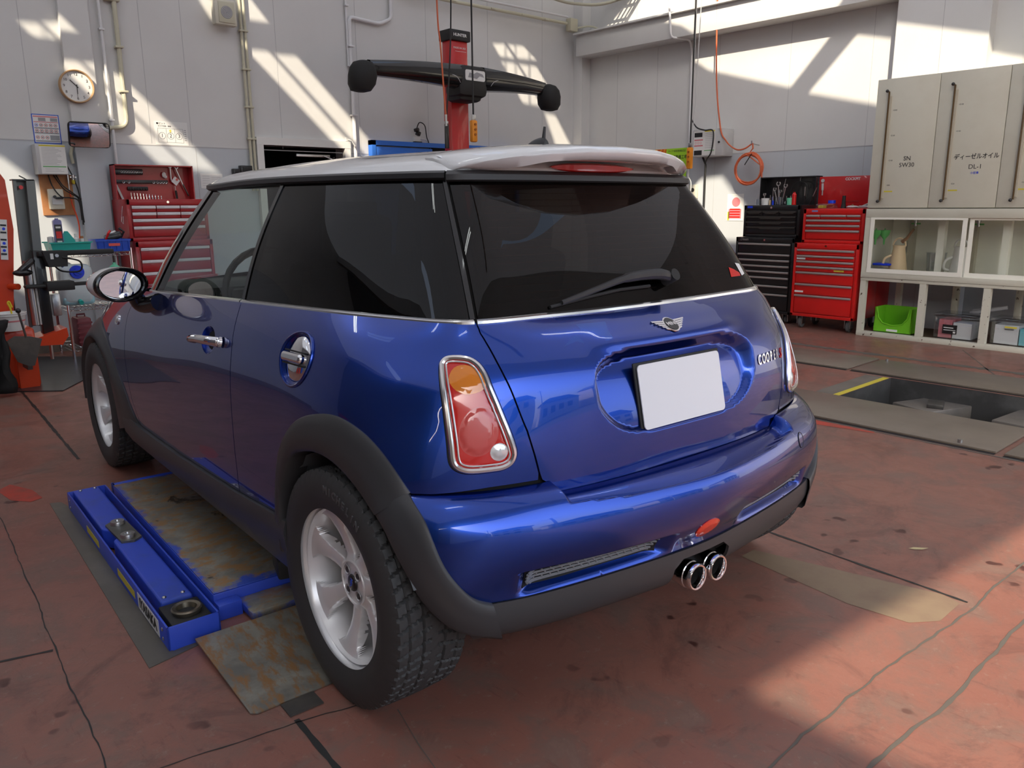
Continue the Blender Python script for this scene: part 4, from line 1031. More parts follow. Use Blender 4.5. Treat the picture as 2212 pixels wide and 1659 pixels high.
# ---- door handles and their dished recesses, fuel cap
def dish(name, c, ru, rv, depth, sd):
    s = SF['body']; V = []; F = []; n = 32; K = 8
    for j in range(K):
        t = 1-j/(K-1)
        for i in range(n):
            a = 2*PI*i/n; u, v = sd*(-(c[0])-0)*-1*-1, 0
            uu = c[0]+ru*t*math.cos(a); vv = c[1]+rv*t*math.sin(a)
            if sd > 0: uu = -uu
            V.append((uu, vv, -depth*(1-t**2.2)))
    W = np.array(V); P = s.P(W[:, 0], W[:, 1])+s.N(W[:, 0], W[:, 1])*W[:, 2:]
    F = [(j*n+i, j*n+(i+1) % n, (j+1)*n+(i+1) % n, (j+1)*n+i) for j in range(K-1) for i in range(n)]
    return mb('paint').raw([tuple(p) for p in P], F).build(name, car)
for sd in (-1, 1):
    d = dish('handle_recess', (-1.848, .612), .062, .052, .024, sd)
    s = SF['body']
    pts = [(-1.945, .598, .006), (-1.935, .602, .026), (-1.90, .607, .036), (-1.84, .612, .040), (-1.78, .614, .038), (-1.745, .615, .030), (-1.722, .615, .012)]
    W = [tuple(s.P(-u*sd if sd > 0 else u, v)[0]+s.N(-u*sd if sd > 0 else u, v)[0]*o) for u, v, o in pts]
    hd = mb('chrome').tube(cr(W, 5), [float(x) for x in np.interp(np.arange(31), [0, 6, 15, 26, 30], [.010, .012, .013, .015, .017])], 12).build('door_handle', car)
    b = frame_on('body', (-1.728 if sd < 0 else 1.728), .615, .004); o = mb('chrome').lathe([(0, .016), (.010, .014), (.0165, .008), (.018, 0)], 'Z', n=20).build('lock_button', hd); o.matrix_local = b
    # big round filler recess (the photo shows the left one)
    d2 = dish('filler_recess', (-1.213, .630), .080, .076, .020, sd)
    if sd < 0:
        mt = frame_on('body', -1.213, .630, -.016)
        m = mb('chrome').lathe([(.060, 0), (.061, .008), (.054, .014), (.030, .019), (0, .021)], 'Z', n=36)
        fc = m.build('filler_cap', car); fc.matrix_local = mt
        m = mb('chrome').prism(rrect(.108, .026, .012), .012, .034, 'XY'); m2 = m.build('cap_grip', fc)
        mb('blackmatt').prism(rrect(.112, .004, .002, cy=.017), .0125, .022, 'XY').prism(rrect(.112, .004, .002, cy=-.017), .0125, .022, 'XY').build('cap_groove', fc)
        bvm = m2.modifiers.new('b', 'BEVEL'); bvm.width = .008; bvm.segments = 3
        a = np.array(circle(.081, 48, -1.213, .630, .077)); P = s.P(a[:, 0], a[:, 1])+s.N(a[:, 0], a[:, 1])*.001
        mb('paint').tube([tuple(p) for p in P], .0045, 8, True).build('filler_rim', fc); fc.children[-1].matrix_local = mt.inverted()
    # side indicator
    mt = frame_on('body', sd*3.045, .5816, .0)
    ind = mb('chrome').prism(rrect(.062, .044, .016), 0, .004, 'XY').build('side_indicator', car); ind.matrix_local = mt
    mb('lampclear').lathe([(0, .010), (.010, .009), (.016, .004), (.017, .003)], 'Z', n=20, c=(sd*-.010 if sd < 0 else .01, 0, 0)).build('indicator_lens', ind)
# ---- door mirrors
def door_mirror(sd):
    c = Vector((sd*.900, 1.56, .962)); R = Matrix.Rotation(0, 4, 'Z')
    rt = Matrix.Translation(c) @ Matrix.Rotation(sd*-.25, 4, 'Z')
    # shell, an oval shell open to the rear: local x outwards
    m = mb('roofwhite'); pr = []
    V = []; F = []; n = 36; prof = [(1.0, -.03), (1.02, -.01), (1.0, .02), (.90, .052), (.66, .075), (.3, .087), (0.02, .09)]
    for f, y in prof:
        for i in range(n):
            a = 2*PI*i/n; V.append((.100*f*math.cos(a), y, .064*f*math.sin(a)))
    F = [(j*n+i, j*n+(i+1) % n, (j+1)*n+(i+1) % n, (j+1)*n+i) for j in range(len(prof)-1) for i in range(n)]
    sh = m.raw(V, F).build('mirror_shell', car); sh.matrix_local = rt
    V = []; prof = [(1.015, -.022), (1.03, -.032), (1.0, -.042), (.93, -.044), (.90, -.036), (.84, -.034), (.80, -.022), (.76, -.016)]
    for f, y in prof:
        for i in range(n):
            a = 2*PI*i/n; V.append((.100*f*math.cos(a), y, .064*f*math.sin(a)))
    F = [(j*n+i, j*n+(i+1) % n, (j+1)*n+(i+1) % n, (j+1)*n+i) for j in range(len(prof)-1) for i in range(n)]
    mb('blackgloss').raw(V, F).build('mirror_rim', sh)
    gl = mb('mirror').prism(circle(.079, 36, 0, 0, .050), -.020, -.016, 'XZ').build('mirror_glass', sh); gl.rotation_euler = (0, 0, sd*.33)
    # stalk down to the door
    s = SF['body']; q = s.P(sd*2.47, .735)[0]
    P = [(c.x-sd*.06, c.y+.01, c.z-.045), (c.x-sd*.085, c.y+.015, c.z-.085), (q[0]+sd*.004, q[1], q[2]-.005)]
    mb('blackgloss').tube(cr([P[0], P[1], P[2]], 6), [float(x) for x in np.linspace(.030, .034, 13)], 14).build('mirror_stalk', car)
door_mirror(-1); door_mirror(1)
# ---- tail pipes
for x in (-.050, .038):
    m = mb('chrome').lathe([(.034, .10), (.034, .045), (.0375, .043), (.0375, .026), (.0355, .024), (.0375, .012), (.037, .004), (.034, 0), (.030, .001), (.028, .006), (.027, .02)], 'Y', (x, -.520, .283), 32)
    e = m.build('tail_pipe', car, normals=False)
    mb('blackmatt').lathe([(.027, .02), (.026, .12), (0.001, .12)], 'Y', (x, -.520, .283), 24).build('pipe_bore', e, normals=False)
# ---- seats, dashboard
m = mb('seat')
for x in (-.36, .36):
    m.box((x, 1.02, .52), (.46, .48, .14), None, .05).box((x, .76, .80), (.44, .13, .56), rotm(rx=.22), .05).box((x, .67, 1.13), (.24, .09, .17), rotm(rx=.15), .035)
m.box((0, .30, .56), (1.10, .44, .14), None, .05).box((0, .07, .76), (1.10, .12, .44), rotm(rx=.25), .05)
m.build('seats', car)
m = mb('blackmatt').box((0, 1.72, .86), (1.36, .36, .16), None, .06).tube([( -.36+.185*math.cos(a), 1.42+.03*math.sin(a), .90+.175*math.sin(a)) for a in np.linspace(0, 2*PI, 28)[:-1]], .014, 8, True).box((-.36, 1.44, .90), (.30, .03, .05), None, .012)
m.bx(-.6, .6, -.18, .05, .88, .90); m.build('dashboard', car)
m = mb('blackmatt').box((0, 1.36, 1.23), (.22, .03, .06), None, .012); m.build('interior_mirror', car)
# ---- wheels
def tyre_mesh():
    R, Wd = .308, .196; n = 432
    # half section: (axial 0..1 of half width, radius)
    sec = [(.955, .205), (.985, .213), (1.04, .228), (1.075, .248), (1.065, .268), (1.02, .288), (.965, .299)]
    tr = [(a, .3045+.0035*(1-a*a)) for a in np.linspace(.93, -.93, 45)]
    prof = [(a*Wd/2, r) for a, r in sec]+[(a*Wd/2, r) for a, r in tr]+[(-a*Wd/2, r) for a, r in sec[::-1]]
    th = np.arange(n)*2*PI/n; V = []
    for a, r in prof:
        k = a/(Wd/2)
        if abs(k) < .94:
            rr = np.full(n, r); s = th*R     # arc length
            # two circumferential grooves and slanted cross grooves, blocks and fine sipes
            if abs(abs(k)-.30) < .035: rr -= .007
            if abs(abs(k)-.66) < .022: rr -= .0045
            p = .0335; ph = (s+ (abs(k)**1.35)*.030+(.012 if k > 0 else 0)) % p
            if abs(k) > .12: rr = np.where(ph < .0062, rr-.0065, rr)
            ph2 = ((s+.030*abs(k))*1.0+.001*np.sin(a*900)) % (p/6)
            rr = np.where(ph2 < .0013, rr-.0012, rr)
        elif abs(k) < .99 and r > .28:
            s = th*R; rr = r-np.where((s+.03) % .0335 < .008, .004, 0.)
        else: rr = np.full(n, r)
        for i in range(n): V.append((a, rr[i]*math.cos(th[i]), rr[i]*math.sin(th[i])))
    N = len(prof); F = [(j*n+i, j*n+(i+1) % n, (j+1)*n+(i+1) % n, (j+1)*n+i) for j in range(N-1) for i in range(n)]
    return V, F
def rim_mesh():
    # face of the wheel: local +X points outwards; seven flared spokes between seven windows
    n = 7*60; rs = list(np.linspace(.0, .05, 6))+list(np.linspace(.058, .203, 38)); V = []; F = []
    hole = np.zeros((len(rs), n), bool)
    for j, r in enumerate(rs):
        for i in range(n):
            a = 2*PI*i/n; ph = ((a/(2*PI/7)) % 1)-.5; d = abs(ph)*2*PI/7*r     # arc distance from the spoke axis
            hw = np.interp(r, [.05, .072, .10, .14, .175, .192, .203], [.034, .0205, .0185, .0215, .031, .050, .11])
            sp = np.interp(r, [0, .03, .055, .075, .12, .18, .203], [.060, .063, .060, .052, .058, .074, .082])-.018   # face height of a spoke
            crown = .0045*(1-(d/hw)**2) if d < hw else 0
            if r < .055: x = sp
            else:
                fall = sst(0, .0055, d-hw); x = sp+crown-.027*fall
                hole[j, i] = (d-hw) > .0055 and .068 < r < .193
            V.append((x, r*math.cos(a), r*math.sin(a)))
    for j in range(len(rs)-1):
        for i in range(n):
            k = (i+1) % n
            if hole[j, i] or hole[j, k] or hole[j+1, i] or hole[j+1, k]: continue
            F.append((j*n+i, j*n+k, (j+1)*n+k, (j+1)*n+i))
    return V, F
def make_wheel(x, y, sd, visible=True):
    Rm = Matrix.Translation((x, y, .305)) @ (Matrix.Identity(4) if sd > 0 else Matrix.Rotation(PI, 4, 'Z')) @ Matrix.Rotation(-.30, 4, 'X')
    V, F = rim_mesh(); m = mb('alloy').raw(V, F)
    # flange, lip and barrel
    m.lathe([(.203, .064), (.206, .074), (.210, .083), (.2165, .088), (.2185, .085), (.2165, .079), (.206, .070)], 'X', n=96)
    m.lathe([(.200, .076), (.192, .052), (.186, .030), (.184, -.04), (.190, -.085)], 'X', n=72)
    rim = m.build('wheel_rim', car, smooth_angle=38, normals=False); rim.matrix_local = Rm
    V, F = tyre_mesh(); ty = mb('rubber').raw(V, F).build('tyre', rim, smooth_angle=24, normals=False)
    m = mb('alloy').tube([(.0455, .0575*math.cos(a), .0575*math.sin(a)) for a in np.linspace(0, 2*PI, 61)[:-1]], .0030, 8, True); m.build('hub_ring', rim)
    # hub cap, bolts, valve
    mb('black').lathe([(0, .051), (.018, .0508), (.021, .0495), (.0225, .046)], 'X', n=32).build('centre_cap', rim)
    tx = Matrix((( 0, 0, 1, .0515), (1, 0, 0, 0), (0, 1, 0, 0), (0, 0, 0, 1)))
    mb('chrome').text('MINI', .0155, tx @ Matrix.Rotation(-PI/2, 4, 'Z'), .0004, bold=.0003).build('cap_lettering', rim)
    for k in range(4):
        a = PI/4+k*PI/2+.3; c = (0, .0385*math.cos(a), .0385*math.sin(a))
        mb('darksteel').cyl((.036, c[1], c[2]), (.0478, c[1], c[2]), .0080, 6).build('wheel_bolt', rim)
        mb('alloyshade').lathe([(.0145, .0468), (.0140, .0480), (.0125, .0480), (.0105, .0450), (0, .0450)], 'X', (0, c[1], c[2]), 18).build('bolt_pocket', rim)
    mb('blackmatt').cyl((.02, .160, .052), (.055, .150, .050), .0035, 8).build('valve', rim)
    # brake disc and caliper behind the windows
    mb('blackmatt').lathe([(0, -.045), (.184, -.045), (.184, -.05)], 'X', n=40).build('shade_backing', rim)  # black backing added as the shade seen through the wheel windows
    mb('disc').lathe([(.0, -.012), (.118, -.012), (.118, -.030), (.07, -.03)], 'X', n=40).build('brake_disc', rim)
    return rim
WH = make_wheel(-.735, 0, -1); WF = copy_tree(WH, car); WF.matrix_local = Matrix.Translation((-.735, 2.467, .305)) @ Matrix.Rotation(PI, 4, 'Z') @ Matrix.Rotation(.5, 4, 'X')
W3 = copy_tree(WH, car); W3.matrix_local = Matrix.Translation((.735, 0, .305)); W4 = copy_tree(WH, car); W4.matrix_local = Matrix.Translation((.735, 2.467, .305))
# sidewall lettering of the near tyre
m = mb('tyrelett')
for i, ch in enumerate('MICHELIN'):
    a = PI*.60-.088*i; r = .262
    mt = Matrix.Translation((.1043, 0, 0)) @ Matrix.Rotation(0, 4, 'X')
    # letter frame: x along the tangent, y outwards, z out of the wheel
    ca_, sa_ = math.cos(a), math.sin(a)
    rad = Vector((0, ca_, sa_)); tan = Vector((1, 0, 0)).cross(rad)*-1; tan = Vector((0, sa_, -ca_))*-1
    tan = Vector((0, -sa_, ca_))*-1
    mm = Matrix((( 0, 0, 1, .1045), (tan.y*-1*-1, rad.y, 0, rad.y*r), (tan.z, rad.z, 0, rad.z*r), (0, 0, 0, 1)))
    mm = Matrix(((0, 0, 1, .1052), (tan.y, rad.y, 0, rad.y*r), (tan.z, rad.z, 0, rad.z*r), (0, 0, 0, 1)))
    m.text(ch, .028, mm, .0012, bold=.0006)
tl_ = m.build('tyre_lettering', WH)

# ================================================================== THINGS ON AND BEFORE THE BACK WALL
def wthing(name, label, cat, x, y, z, group=None, rz=0): return thing(name, label, cat, (x, y, z), rz, group)
# wall clock
t = wthing('wall_clock', 'round white wall clock with a light wood rim, half on the narrow pilaster', 'clock', .335, WY-.06, 2.255)
m = mb('clockwood').lathe([(.122, -.002), (.122, -.030), (.126, -.040), (.132, -.042), (.136, -.036), (.137, -.0)], 'Y', n=56); m.build('rim', t)
f = mb('paper').prism(circle(.123, 48), -.022, -.004, 'XZ').build('dial', t)
m = mb('ink')
for k in range(1, 13):
    a = PI/2-k*PI/6; m.text(str(k), .031, wall_mtx(.098*math.cos(a), -.0235, .098*math.sin(a)), .0004)
m.build('numerals', f)
def hand(ang, L, wd, y): a = PI/2-math.radians(ang); return mb('ink').tube([(-.015*math.cos(a), y, -.015*math.sin(a)), (L*math.cos(a), y, L*math.sin(a))], wd, 4)
hand(315, .070, .003, -.027).build('hour_hand', t); hand(181, .062, .0028, -.030).build('minute_hand', t); hand(183, .095, .0012, -.033).build('second_hand', t)
# safety poster with a blue border
t = wthing('safety_poster', 'blue-bordered safety notice with rows of red ring symbols', 'poster', .08, WY-.002, 1.90)
m = mb('bluebox').bx(-.103, .103, -.003, .0, -.118, .118); m.m('paper').bx(-.096, .096, -.0036, -.003, -.111, .111)
m.m('pinkprint').bx(-.092, .092, -.0042, -.0036, .094, .104).bx(-.092, .092, -.0042, -.0036, .052, .058)
m.m('greyink').bx(-.055, .0, -.0042, -.0036, .062, .090).bx(.035, .090, -.0042, -.0036, .062, .090)
for zz in (.006, -.034): m.bx(-.092, .092, -.0042, -.0036, zz-.005, zz+.005)
m.bx(-.092, .092, -.0042, -.0036, -.106, -.094).bx(.02, .092, -.0042, -.0036, -.090, -.050)
for row, zz in enumerate((.030, -.016, -.070)):
    for k in range(5 if row < 2 else 3):
        m.m('bluecap' if (row, k) == (0, 0) else 'lampred')
        m.tube([(-.074+.036*k+.012*math.cos(a), -.0045, zz+.012*math.sin(a)) for a in np.linspace(0, 2*PI, 17)[:-1]], .0014, 4, True); m.m('ink').bx(-.079+.036*k, -.069+.036*k, -.0044, -.0036, zz-.003, zz+.003)
m.build('printed_sheet', t)
# control box with a notice
t = wthing('control_box', 'white control box with a printed notice on its front, above the plywood board', 'electrical box', .06, WY-.07, 1.645)
mb('lightgrey').bx(-.115, .113, -.07, .07, -.122, .122, .006).build('housing', t)
m = mb('paper').bx(-.088, .108, -.073, -.070, -.118, .118); m.m('yellow').bx(-.088, .108, -.0735, -.073, .104, .116); m.m('leafgreen').bx(-.075, .10, -.0735, -.073, -.063, -.055); m.m('greyink')
for k in range(13): m.bx(-.072, -.072+.15*(.7+.3*math.sin(k*2.3)**2), -.0735, -.073, .092-.0115*k, .0945-.0115*k)
for k in range(3): m.bx(-.06, .04+.02*k, -.0735, -.073, -.075-.012*k, -.073-.012*k)
m.build('notice', t)
# plywood board with cables
t = wthing('plywood_board', 'plywood board with an electrical switch box and hanging black cables', 'board', .10, WY-.001, 1.36)
mb('wood').bx(-.130, .120, -.018, 0, -.175, .165).build('board', t)
sb = mb('cream').bx(-.085, .03, -.075, -.018, -.125, .045, .008).build('switch_box', t)
m = mb('lightgrey').bx(-.066, .012, -.082, -.075, -.085, -.02); m.m('black').cyl((-.045, -.08, -.02), (-.045, -.098, -.02), .012, 14).box((-.01, -.09, -.03), (.06, .018, .018), None, .005); m.build('switch', sb)
m = mb('blackmatt')
for k, P in enumerate([[(-.06, -.03, .16), (-.05, -.09, .06), (.0, -.11, -.02), (.07, -.10, -.03), (.14, -.08, -.06), (.15, -.07, -.22)], [(-.02, -.03, .16), (.03, -.08, .05), (.09, -.10, .0), (.145, -.08, -.05), (.165, -.07, -.24)], [(.09, -.03, .25), (.125, -.06, .14), (.155, -.05, .02), (.165, -.05, -.12), (.16, -.05, -.26)], [(-.0, -.03, .16), (.02, -.10, .08), (.08, -.12, .02), (.16, -.08, -.04)]]):
    o = mb('blackmatt').tube(cr(P, 8), .0055, 6).build('cable', t)
m.bm.free()
m = mb('steel').cyl((.085, -.045, .10), (.085, -.045, .17), .009, 10).cyl((.085, -.045, .03), (.085, -.045, .10), .006, 10).cyl((.125, -.05, .12), (.125, -.05, .165), .015, 12).bx(.10, .15, -.055, -.045, .14, .15); rg_ = m.build('air_regulator', t)
mb('yellow').lathe([(.0, .085), (.010, .088), (.016, .10), (.016, .122)], 'Z', (.125, -.05, 0), 14).build('bowl', rg_)
mb('orange').tube(cr([(.085, -.05, .03), (.09, -.06, -.08), (.11, -.07, -.18), (.115, -.09, -.28), (.10, -.09, -.42)], 8), .006, 8).build('air_hose', t)
mb('conduit').tube([(.145, -.03, .26), (.135, -.03, .34), (.165, -.03, .44)], .014, 10).build('cable_sleeve', t)
# inspection mirror on an arm
t = wthing('inspection_mirror', 'rectangular convex mirror with a black rim, hung below the wall clock', 'mirror', .345, WY-.24, 1.85)
b2 = MB().m('blackmatt'); P = rrect(.315, .205, .032, 5)
V = []; F = []; n = len(P)
for f, y in ((1.0, .02), (1.03, .005), (1.03, -.008), (1.0, -.014), (.955, -.012)):
    for a, b in P: V.append((a*f, y, b*f))
for j in range(4): F += [(j*n+i, j*n+(i+1) % n, (j+1)*n+(i+1) % n, (j+1)*n+i) for i in range(n)]
F.append(tuple(range(n))); b2.raw(V, F).build('rim', t)
V = []; F = []
for i in range(17):
    for j in range(13):
        u, v = -1+i/8, -1+j/6; x, z = .151*u, .098*v
        if abs(u) > .8 and abs(v) > .7: k = .985; x *= k; z *= k
        V.append((x, -.013-.016*(1-u*u*.7-v*v*.3), z))
F = [(i*13+j, (i+1)*13+j, (i+1)*13+j+1, i*13+j+1) for i in range(16) for j in range(12)]
mi_ = mb('mirror').raw(V, F).build('mirror_face', t, normals=False)
mb('blackmatt').tube([(0, .02, 0), (0, .17, -.02), (0, .235, -.02)], .012, 8).build('arm', t)
t.rotation_euler = (.27, 0, -.06)
# pipes on the back wall
def pipe(name, label, P, r, material, clips=(), parts=True, cat='pipe', group=None, y=None):
    t = thing(name, label, cat, tuple(P[0]), 0, group); o0 = Vector(P[0])
    mb(material).tube([Vector(p)-o0 for p in P], r, 10).build('tube', t)
    for c in clips:
        q = Vector(c)-o0; mb(material).box(q, (r*3.4, r*3.0, .018), None, .003).build('clip', t)
    return t
def elbow(P, r=.06, n=5):
    P = [Vector(p) for p in P]; out = [P[0]]
    for i in range(1, len(P)-1):
        a = (P[i-1]-P[i]); b = (P[i+1]-P[i]); k = min(r, a.length*.45, b.length*.45); a = a.normalized()*k; b = b.normalized()*k
        for j in range(n+1):
            s = j/n; out.append(P[i]+a*(1-s)**2+b*s**2)
    out.append(P[-1]); return out
yw = WY-.035
pipe('vertical_pipe', 'thin white pipe running down the wall just right of the clock', [(.595, yw, H), (.60, yw, .02)], .013, 'whitepipe', [(.597, yw, 2.75), (.597, yw, 2.0)])
pipe('conduit_pipe', 'beige conduit that turns left in an elbow behind the inspection mirror', elbow([(.725, yw, 3.0), (.725, yw, 1.95), (.55, yw, 1.93)], .09), .020, 'conduit', [(.725, yw, 2.62), (.725, yw, 2.25)])
t = wthing('junction_box', 'beige junction box at the top edge, over the elbowed conduit', 'electrical box', .70, WY-.03, 3.06); mb('conduit').bx(-.06, .07, -.03, .03, -.07, .09, .008).build('box', t)
for i, (x, lb) in enumerate(((1.865, 'left one of two parallel beige conduits beside the speaker'), (1.905, 'right one of two parallel beige conduits beside the speaker'))):
    pipe('conduit_pipe', lb, [(x, yw, H), (x, yw, 1.40)], .014, 'conduit', [(x, yw, z) for z in (2.9, 2.55, 2.2, 1.9)])
pipe('vertical_pipe', 'white pipe left of the red column with a branch to the right near its top', elbow([(3.62, yw, H), (3.60, yw, 3.24), (3.44, yw, 3.17), (3.07, yw, 3.19), (3.07, yw, 1.2)], .05), .020, 'whitepipe', [(3.07, yw, 2.9), (3.07, yw, 2.2)])
pipe('vertical_pipe', 'white pipe running up the wall above the bend of the branched pipe', [(3.045, WY-.02, H), (3.045, WY-.02, 2.7)], .012, 'whitepipe', [(3.045, yw, 3.3)])
t = wthing('coat_hook', 'small white metal hook bracket beside the door frame', 'hook', 2.99, WY-.01, 1.95); mb('white').bx(-.03, .03, -.01, 0, -.02, .02).tube([(0, 0, 0), (0, -.09, -.02), (.03, -.10, -.08)], .007, 8).build('hook', t)
# loudspeaker
t = wthing('wall_speaker', 'cream box loudspeaker mounted high on the wall beside two beige conduits', 'speaker', 1.68, WY-.03, 3.02)
mb('cream').bx(-.105, .105, -.11, -.02, -.11, .11, .012).build('cabinet', t)
g_ = mb('conduit').bx(-.072, .082, -.118, -.11, -.092, .092, .004).build('grille_panel', t)
m = mb('greyink').prism(circle(.056, 32, .005, 0), -.1205, -.118, 'XZ'); m.m('lightgrey')
for r in (.012, .024, .036, .048): m.tube([(.005+r*math.cos(a), -.121, r*math.sin(a)) for a in np.linspace(0, 2*PI, 25)[:-1]], .0022, 5, True)
m.build('cone', g_); mb('steel').bx(-.03, .03, -.02, .03, -.02, .02).build('bracket', t)
# bay poster
t = wthing('bay_poster', 'white poster showing three bays numbered 1, 2 and 3 in circles', 'poster', 1.12, WY-.002, 1.915)
m = mb('paper').bx(-.15, .15, -.002, 0, -.105, .105); m.m('ink')
for x0, x1, z0, z1 in ((-.125, .105, -.082, .042),): 
    for a in ((x0, x1, z0, z0+.0015), (x0, x1, z1, z1+.0015), (x0, x0+.0015, z0, z1), (x1, x1+.0015, z0, z1), (-.048, -.0465, z0, z1), (.029, .0305, z0, z1)): m.bx(a[0], a[1], -.0028, -.002, a[2], a[3])
for k, x in enumerate((-.087, -.010, .067)):
    m.tube([(x+.029*math.cos(a), -.0026, -.022+.029*math.sin(a)) for a in np.linspace(0, 2*PI, 33)[:-1]], .0012, 4, True); m.text(str(k+1), .046, wall_mtx(x, -.0026, -.022), .0003)
m.text('■ピット', .022, wall_mtx(-.09, -.0026, .085), .0003).text('タイヤ交換・車検', .015, wall_mtx(-.06, -.0026, .062), .0003)
m.m('yellow').prism([(-.010, .036), (-.024, .020), (-.014, .020), (-.014, .004), (-.006, .004), (-.006, .020), (.004, .020)], -.0028, -.002, 'XZ'); m.m('greyink')
for k in range(6): m.bx(.115, .135, -.0026, -.002, .03-.018*k, .036-.018*k)
m.build('printed_sheet', t)
t = wthing('paper_notice', 'plain paper notice taped to the wall right of the open red tool chest lid', 'poster', 1.46, WY-.002, 1.49)
m = mb('paper').bx(-.11, .11, -.002, 0, -.07, .07); m.m('greyink')
for k in range(5): m.bx(-.09, -.02, -.0026, -.002, .045-.022*k, .047-.022*k).bx(.0, .09, -.0026, -.002, .035-.018*k, .037-.018*k)
m.build('printed_sheet', t)
for nm, lb, x, z, w_, h_ in (('switch_box', 'small black wall switch box left of the larger one', 1.70, 1.575, .07, .07), ('switch_box', 'larger black wall switch box beside the parallel conduits', 1.80, 1.605, .12, .075)):
    t = wthing(nm, lb, 'electrical box', x, WY-.02, z); mb('black').bx(-w_/2, w_/2, -.04, .02, -h_/2, h_/2, .005).build('box', t); mb('blackmatt').bx(-w_/3, w_/3, -.046, -.04, -h_/3, h_/3, .003).build('cover', t)
# curtain rail seen through the door
t = wthing('door_closer', 'silver door closer arm inside the dark doorway', 'door closer', 2.62, WY+.1, 1.77); mb('steel').bx(-.2, .2, -.02, .02, -.015, .015, .005).tube([(.12, -.02, 0), (.2, -.05, -.03), (.26, 0, -.01)], .008, 6).build('arm', t)
# blue steel door and frame behind the column
t = wthing('blue_door', 'bright blue painted steel door and frame behind the red column', 'door', 3.25, WY-.06, 0)
m = mb('bluedoor').bx(0, .05, -.03, .05, 0, 1.95).bx(2.15, 2.2, -.03, .05, 0, 1.95).bx(0, 2.2, -.03, .05, 1.90, 1.95); m.build('frame', t)
mb('bluedoor').bx(.055, .83, -.02, .0, .02, 1.885, .004).bx(.09, .80, -.026, -.02, .1, 1.85, .004).build('leaf', t); mb('dark').bx(.84, 2.15, .0, .02, .02, 1.90).build('dark_opening', t)
# outlet with plugs
t = wthing('wall_outlet', 'wall outlet with black plugs and a loose cable above the blue door', 'outlet', 3.90, WY-.02, 2.0)
mb('white').bx(-.045, .045, -.025, .02, -.045, .015, .006).build('box', t); mb('black').box((-.01, -.05, .05), (.05, .05, .05), rotm(ry=.4), .01).box((-.03, -.05, .09), (.06, .04, .04), rotm(ry=-.3), .01).bx(-.055, .055, -.04, .0, -.075, -.035, .006).build('plug', t)
mb('blackmatt').tube(cr([(-.03, -.05, .1), (-.0, -.07, .17), (.08, -.06, .14), (.11, -.05, .02), (.16, -.04, -.12), (.16, -.04, -.5)], 8), .006, 8).build('cable', t)
mb('whitepipe').tube(cr([(.04, -.03, -.01), (.12, -.03, -.02), (.2, -.02, -.1), (.32, -.02, -.12)], 6), .008, 8).build('sleeve', t)
pipe('wall_cable', 'thin grey cable running along the wall above the blue door', cr([(4.25, yw, 1.90), (4.6, yw, 1.915), (5.2, yw, 1.87), (5.7, yw, 1.86)], 6), .007, 'whitepipe', cat='cable')
# pipes and cable tray near the top of the walls
yt = WY-.12
pipe('top_pipe', 'beige conduit running level along the wall to the high junction box', [(3.7, yt, 3.52), (6.28, yt, 3.54)], .020, 'conduit', [(x, yt, 3.53) for x in (4.4, 5.0, 5.5, 5.9)])
pipe('top_pipe', 'white pipe running just above the high beige conduit', [(3.7, yt, 3.60), (6.3, yt, 3.62)], .014, 'whitepipe')
pipe('top_pipe', 'beige conduit bending forward under the cable tray near the corner', cr([(4.6, yt-.25, 3.72), (5.4, yt-.35, 3.70), (5.75, yt-.6, 3.60), (5.9, yt-1.1, 3.55), (6.0, yt-1.9, 3.72), (6.1, yt-2.8, 3.85)], 8), .018, 'conduit', [(5.4, yt-.35, 3.70), (5.92, yt-1.2, 3.56)])
t = wthing('junction_box', 'beige junction box high in the corner at the end of the top conduit', 'electrical box', 6.38, yt, 3.53); mb('conduit').bx(-.07, .07, -.045, .045, -.08, .08, .01).build('box', t)
pipe('top_cable', 'beige cable dropping from the high junction box towards the wall beam', cr([(6.45, yt, 3.50), (6.58, yt-.15, 3.52), (6.66, yt-.3, 3.45), (6.69, yt-.4, 3.42)], 6), .012, 'conduit', cat='cable')
t = wthing('cable_tray', 'black and white cable tray hanging near the ceiling by the corner', 'cable tray', 5.8, WY-.9, 3.86)
m = mb('blackmatt').bx(-.9, .9, -.22, -.20, 0, .05).bx(-.9, .9, .20, .22, 0, .05)
for k in range(10): m.bx(-.85+.19*k, -.82+.19*k, -.2, .2, 0, .015)
m.build('rails', t); m = mb('lightgrey')
for k in range(5): m.tube([(-.9, -.15+.07*k, .03), (.9, -.15+.07*k, .03)], .012, 6)
m.build('cable_bundle', t)
for x in (-.7, .7): mb('steel').cyl((x, 0, .02), (x, 0, H-3.86), .006, 6).build('hanger_rod', t)
# ---- wheel alignment column
t = wthing('alignment_stand', 'red wheel alignment column with a wide black camera beam across it', 'machine', 4.03, 5.62, 0)
mb('red').bx(-.13, .11, -.06, .08, .05, 2.97, .008).build('column', t); mb('red').bx(-.35, .35, -.25, .3, 0, .06, .01).build('base', t)
cp = mb('blackmatt').bx(-.155, .135, -.09, .11, 2.97, 3.08, .012).build('top_cap', t)
mb('white').text('HUNTER', .042, wall_mtx(-.015, -.091, 3.025), .0006, bold=.0008, sx=1.1).build('lettering', cp)
m = mb('white').text('MADE IN USA', .028, wall_mtx(.0, -.0608, 2.90), .0006).bx(-.06, .09, -.0612, -.06, 2.865, 2.868); m.build('column_lettering', t)
hub = mb('blackmatt').box((-.03, -.20, 2.53), (.40, .28, .32), None, .06).box((-.03, -.16, 2.40), (.32, .26, .14), None, .05).build('camera_hub', t)
pl_ = mb('paper').prism([(a-.02, b+2.585) for a, b in rrect(.27, .105, .02)], -.344, -.339, 'XZ').build('badge_plate', hub)
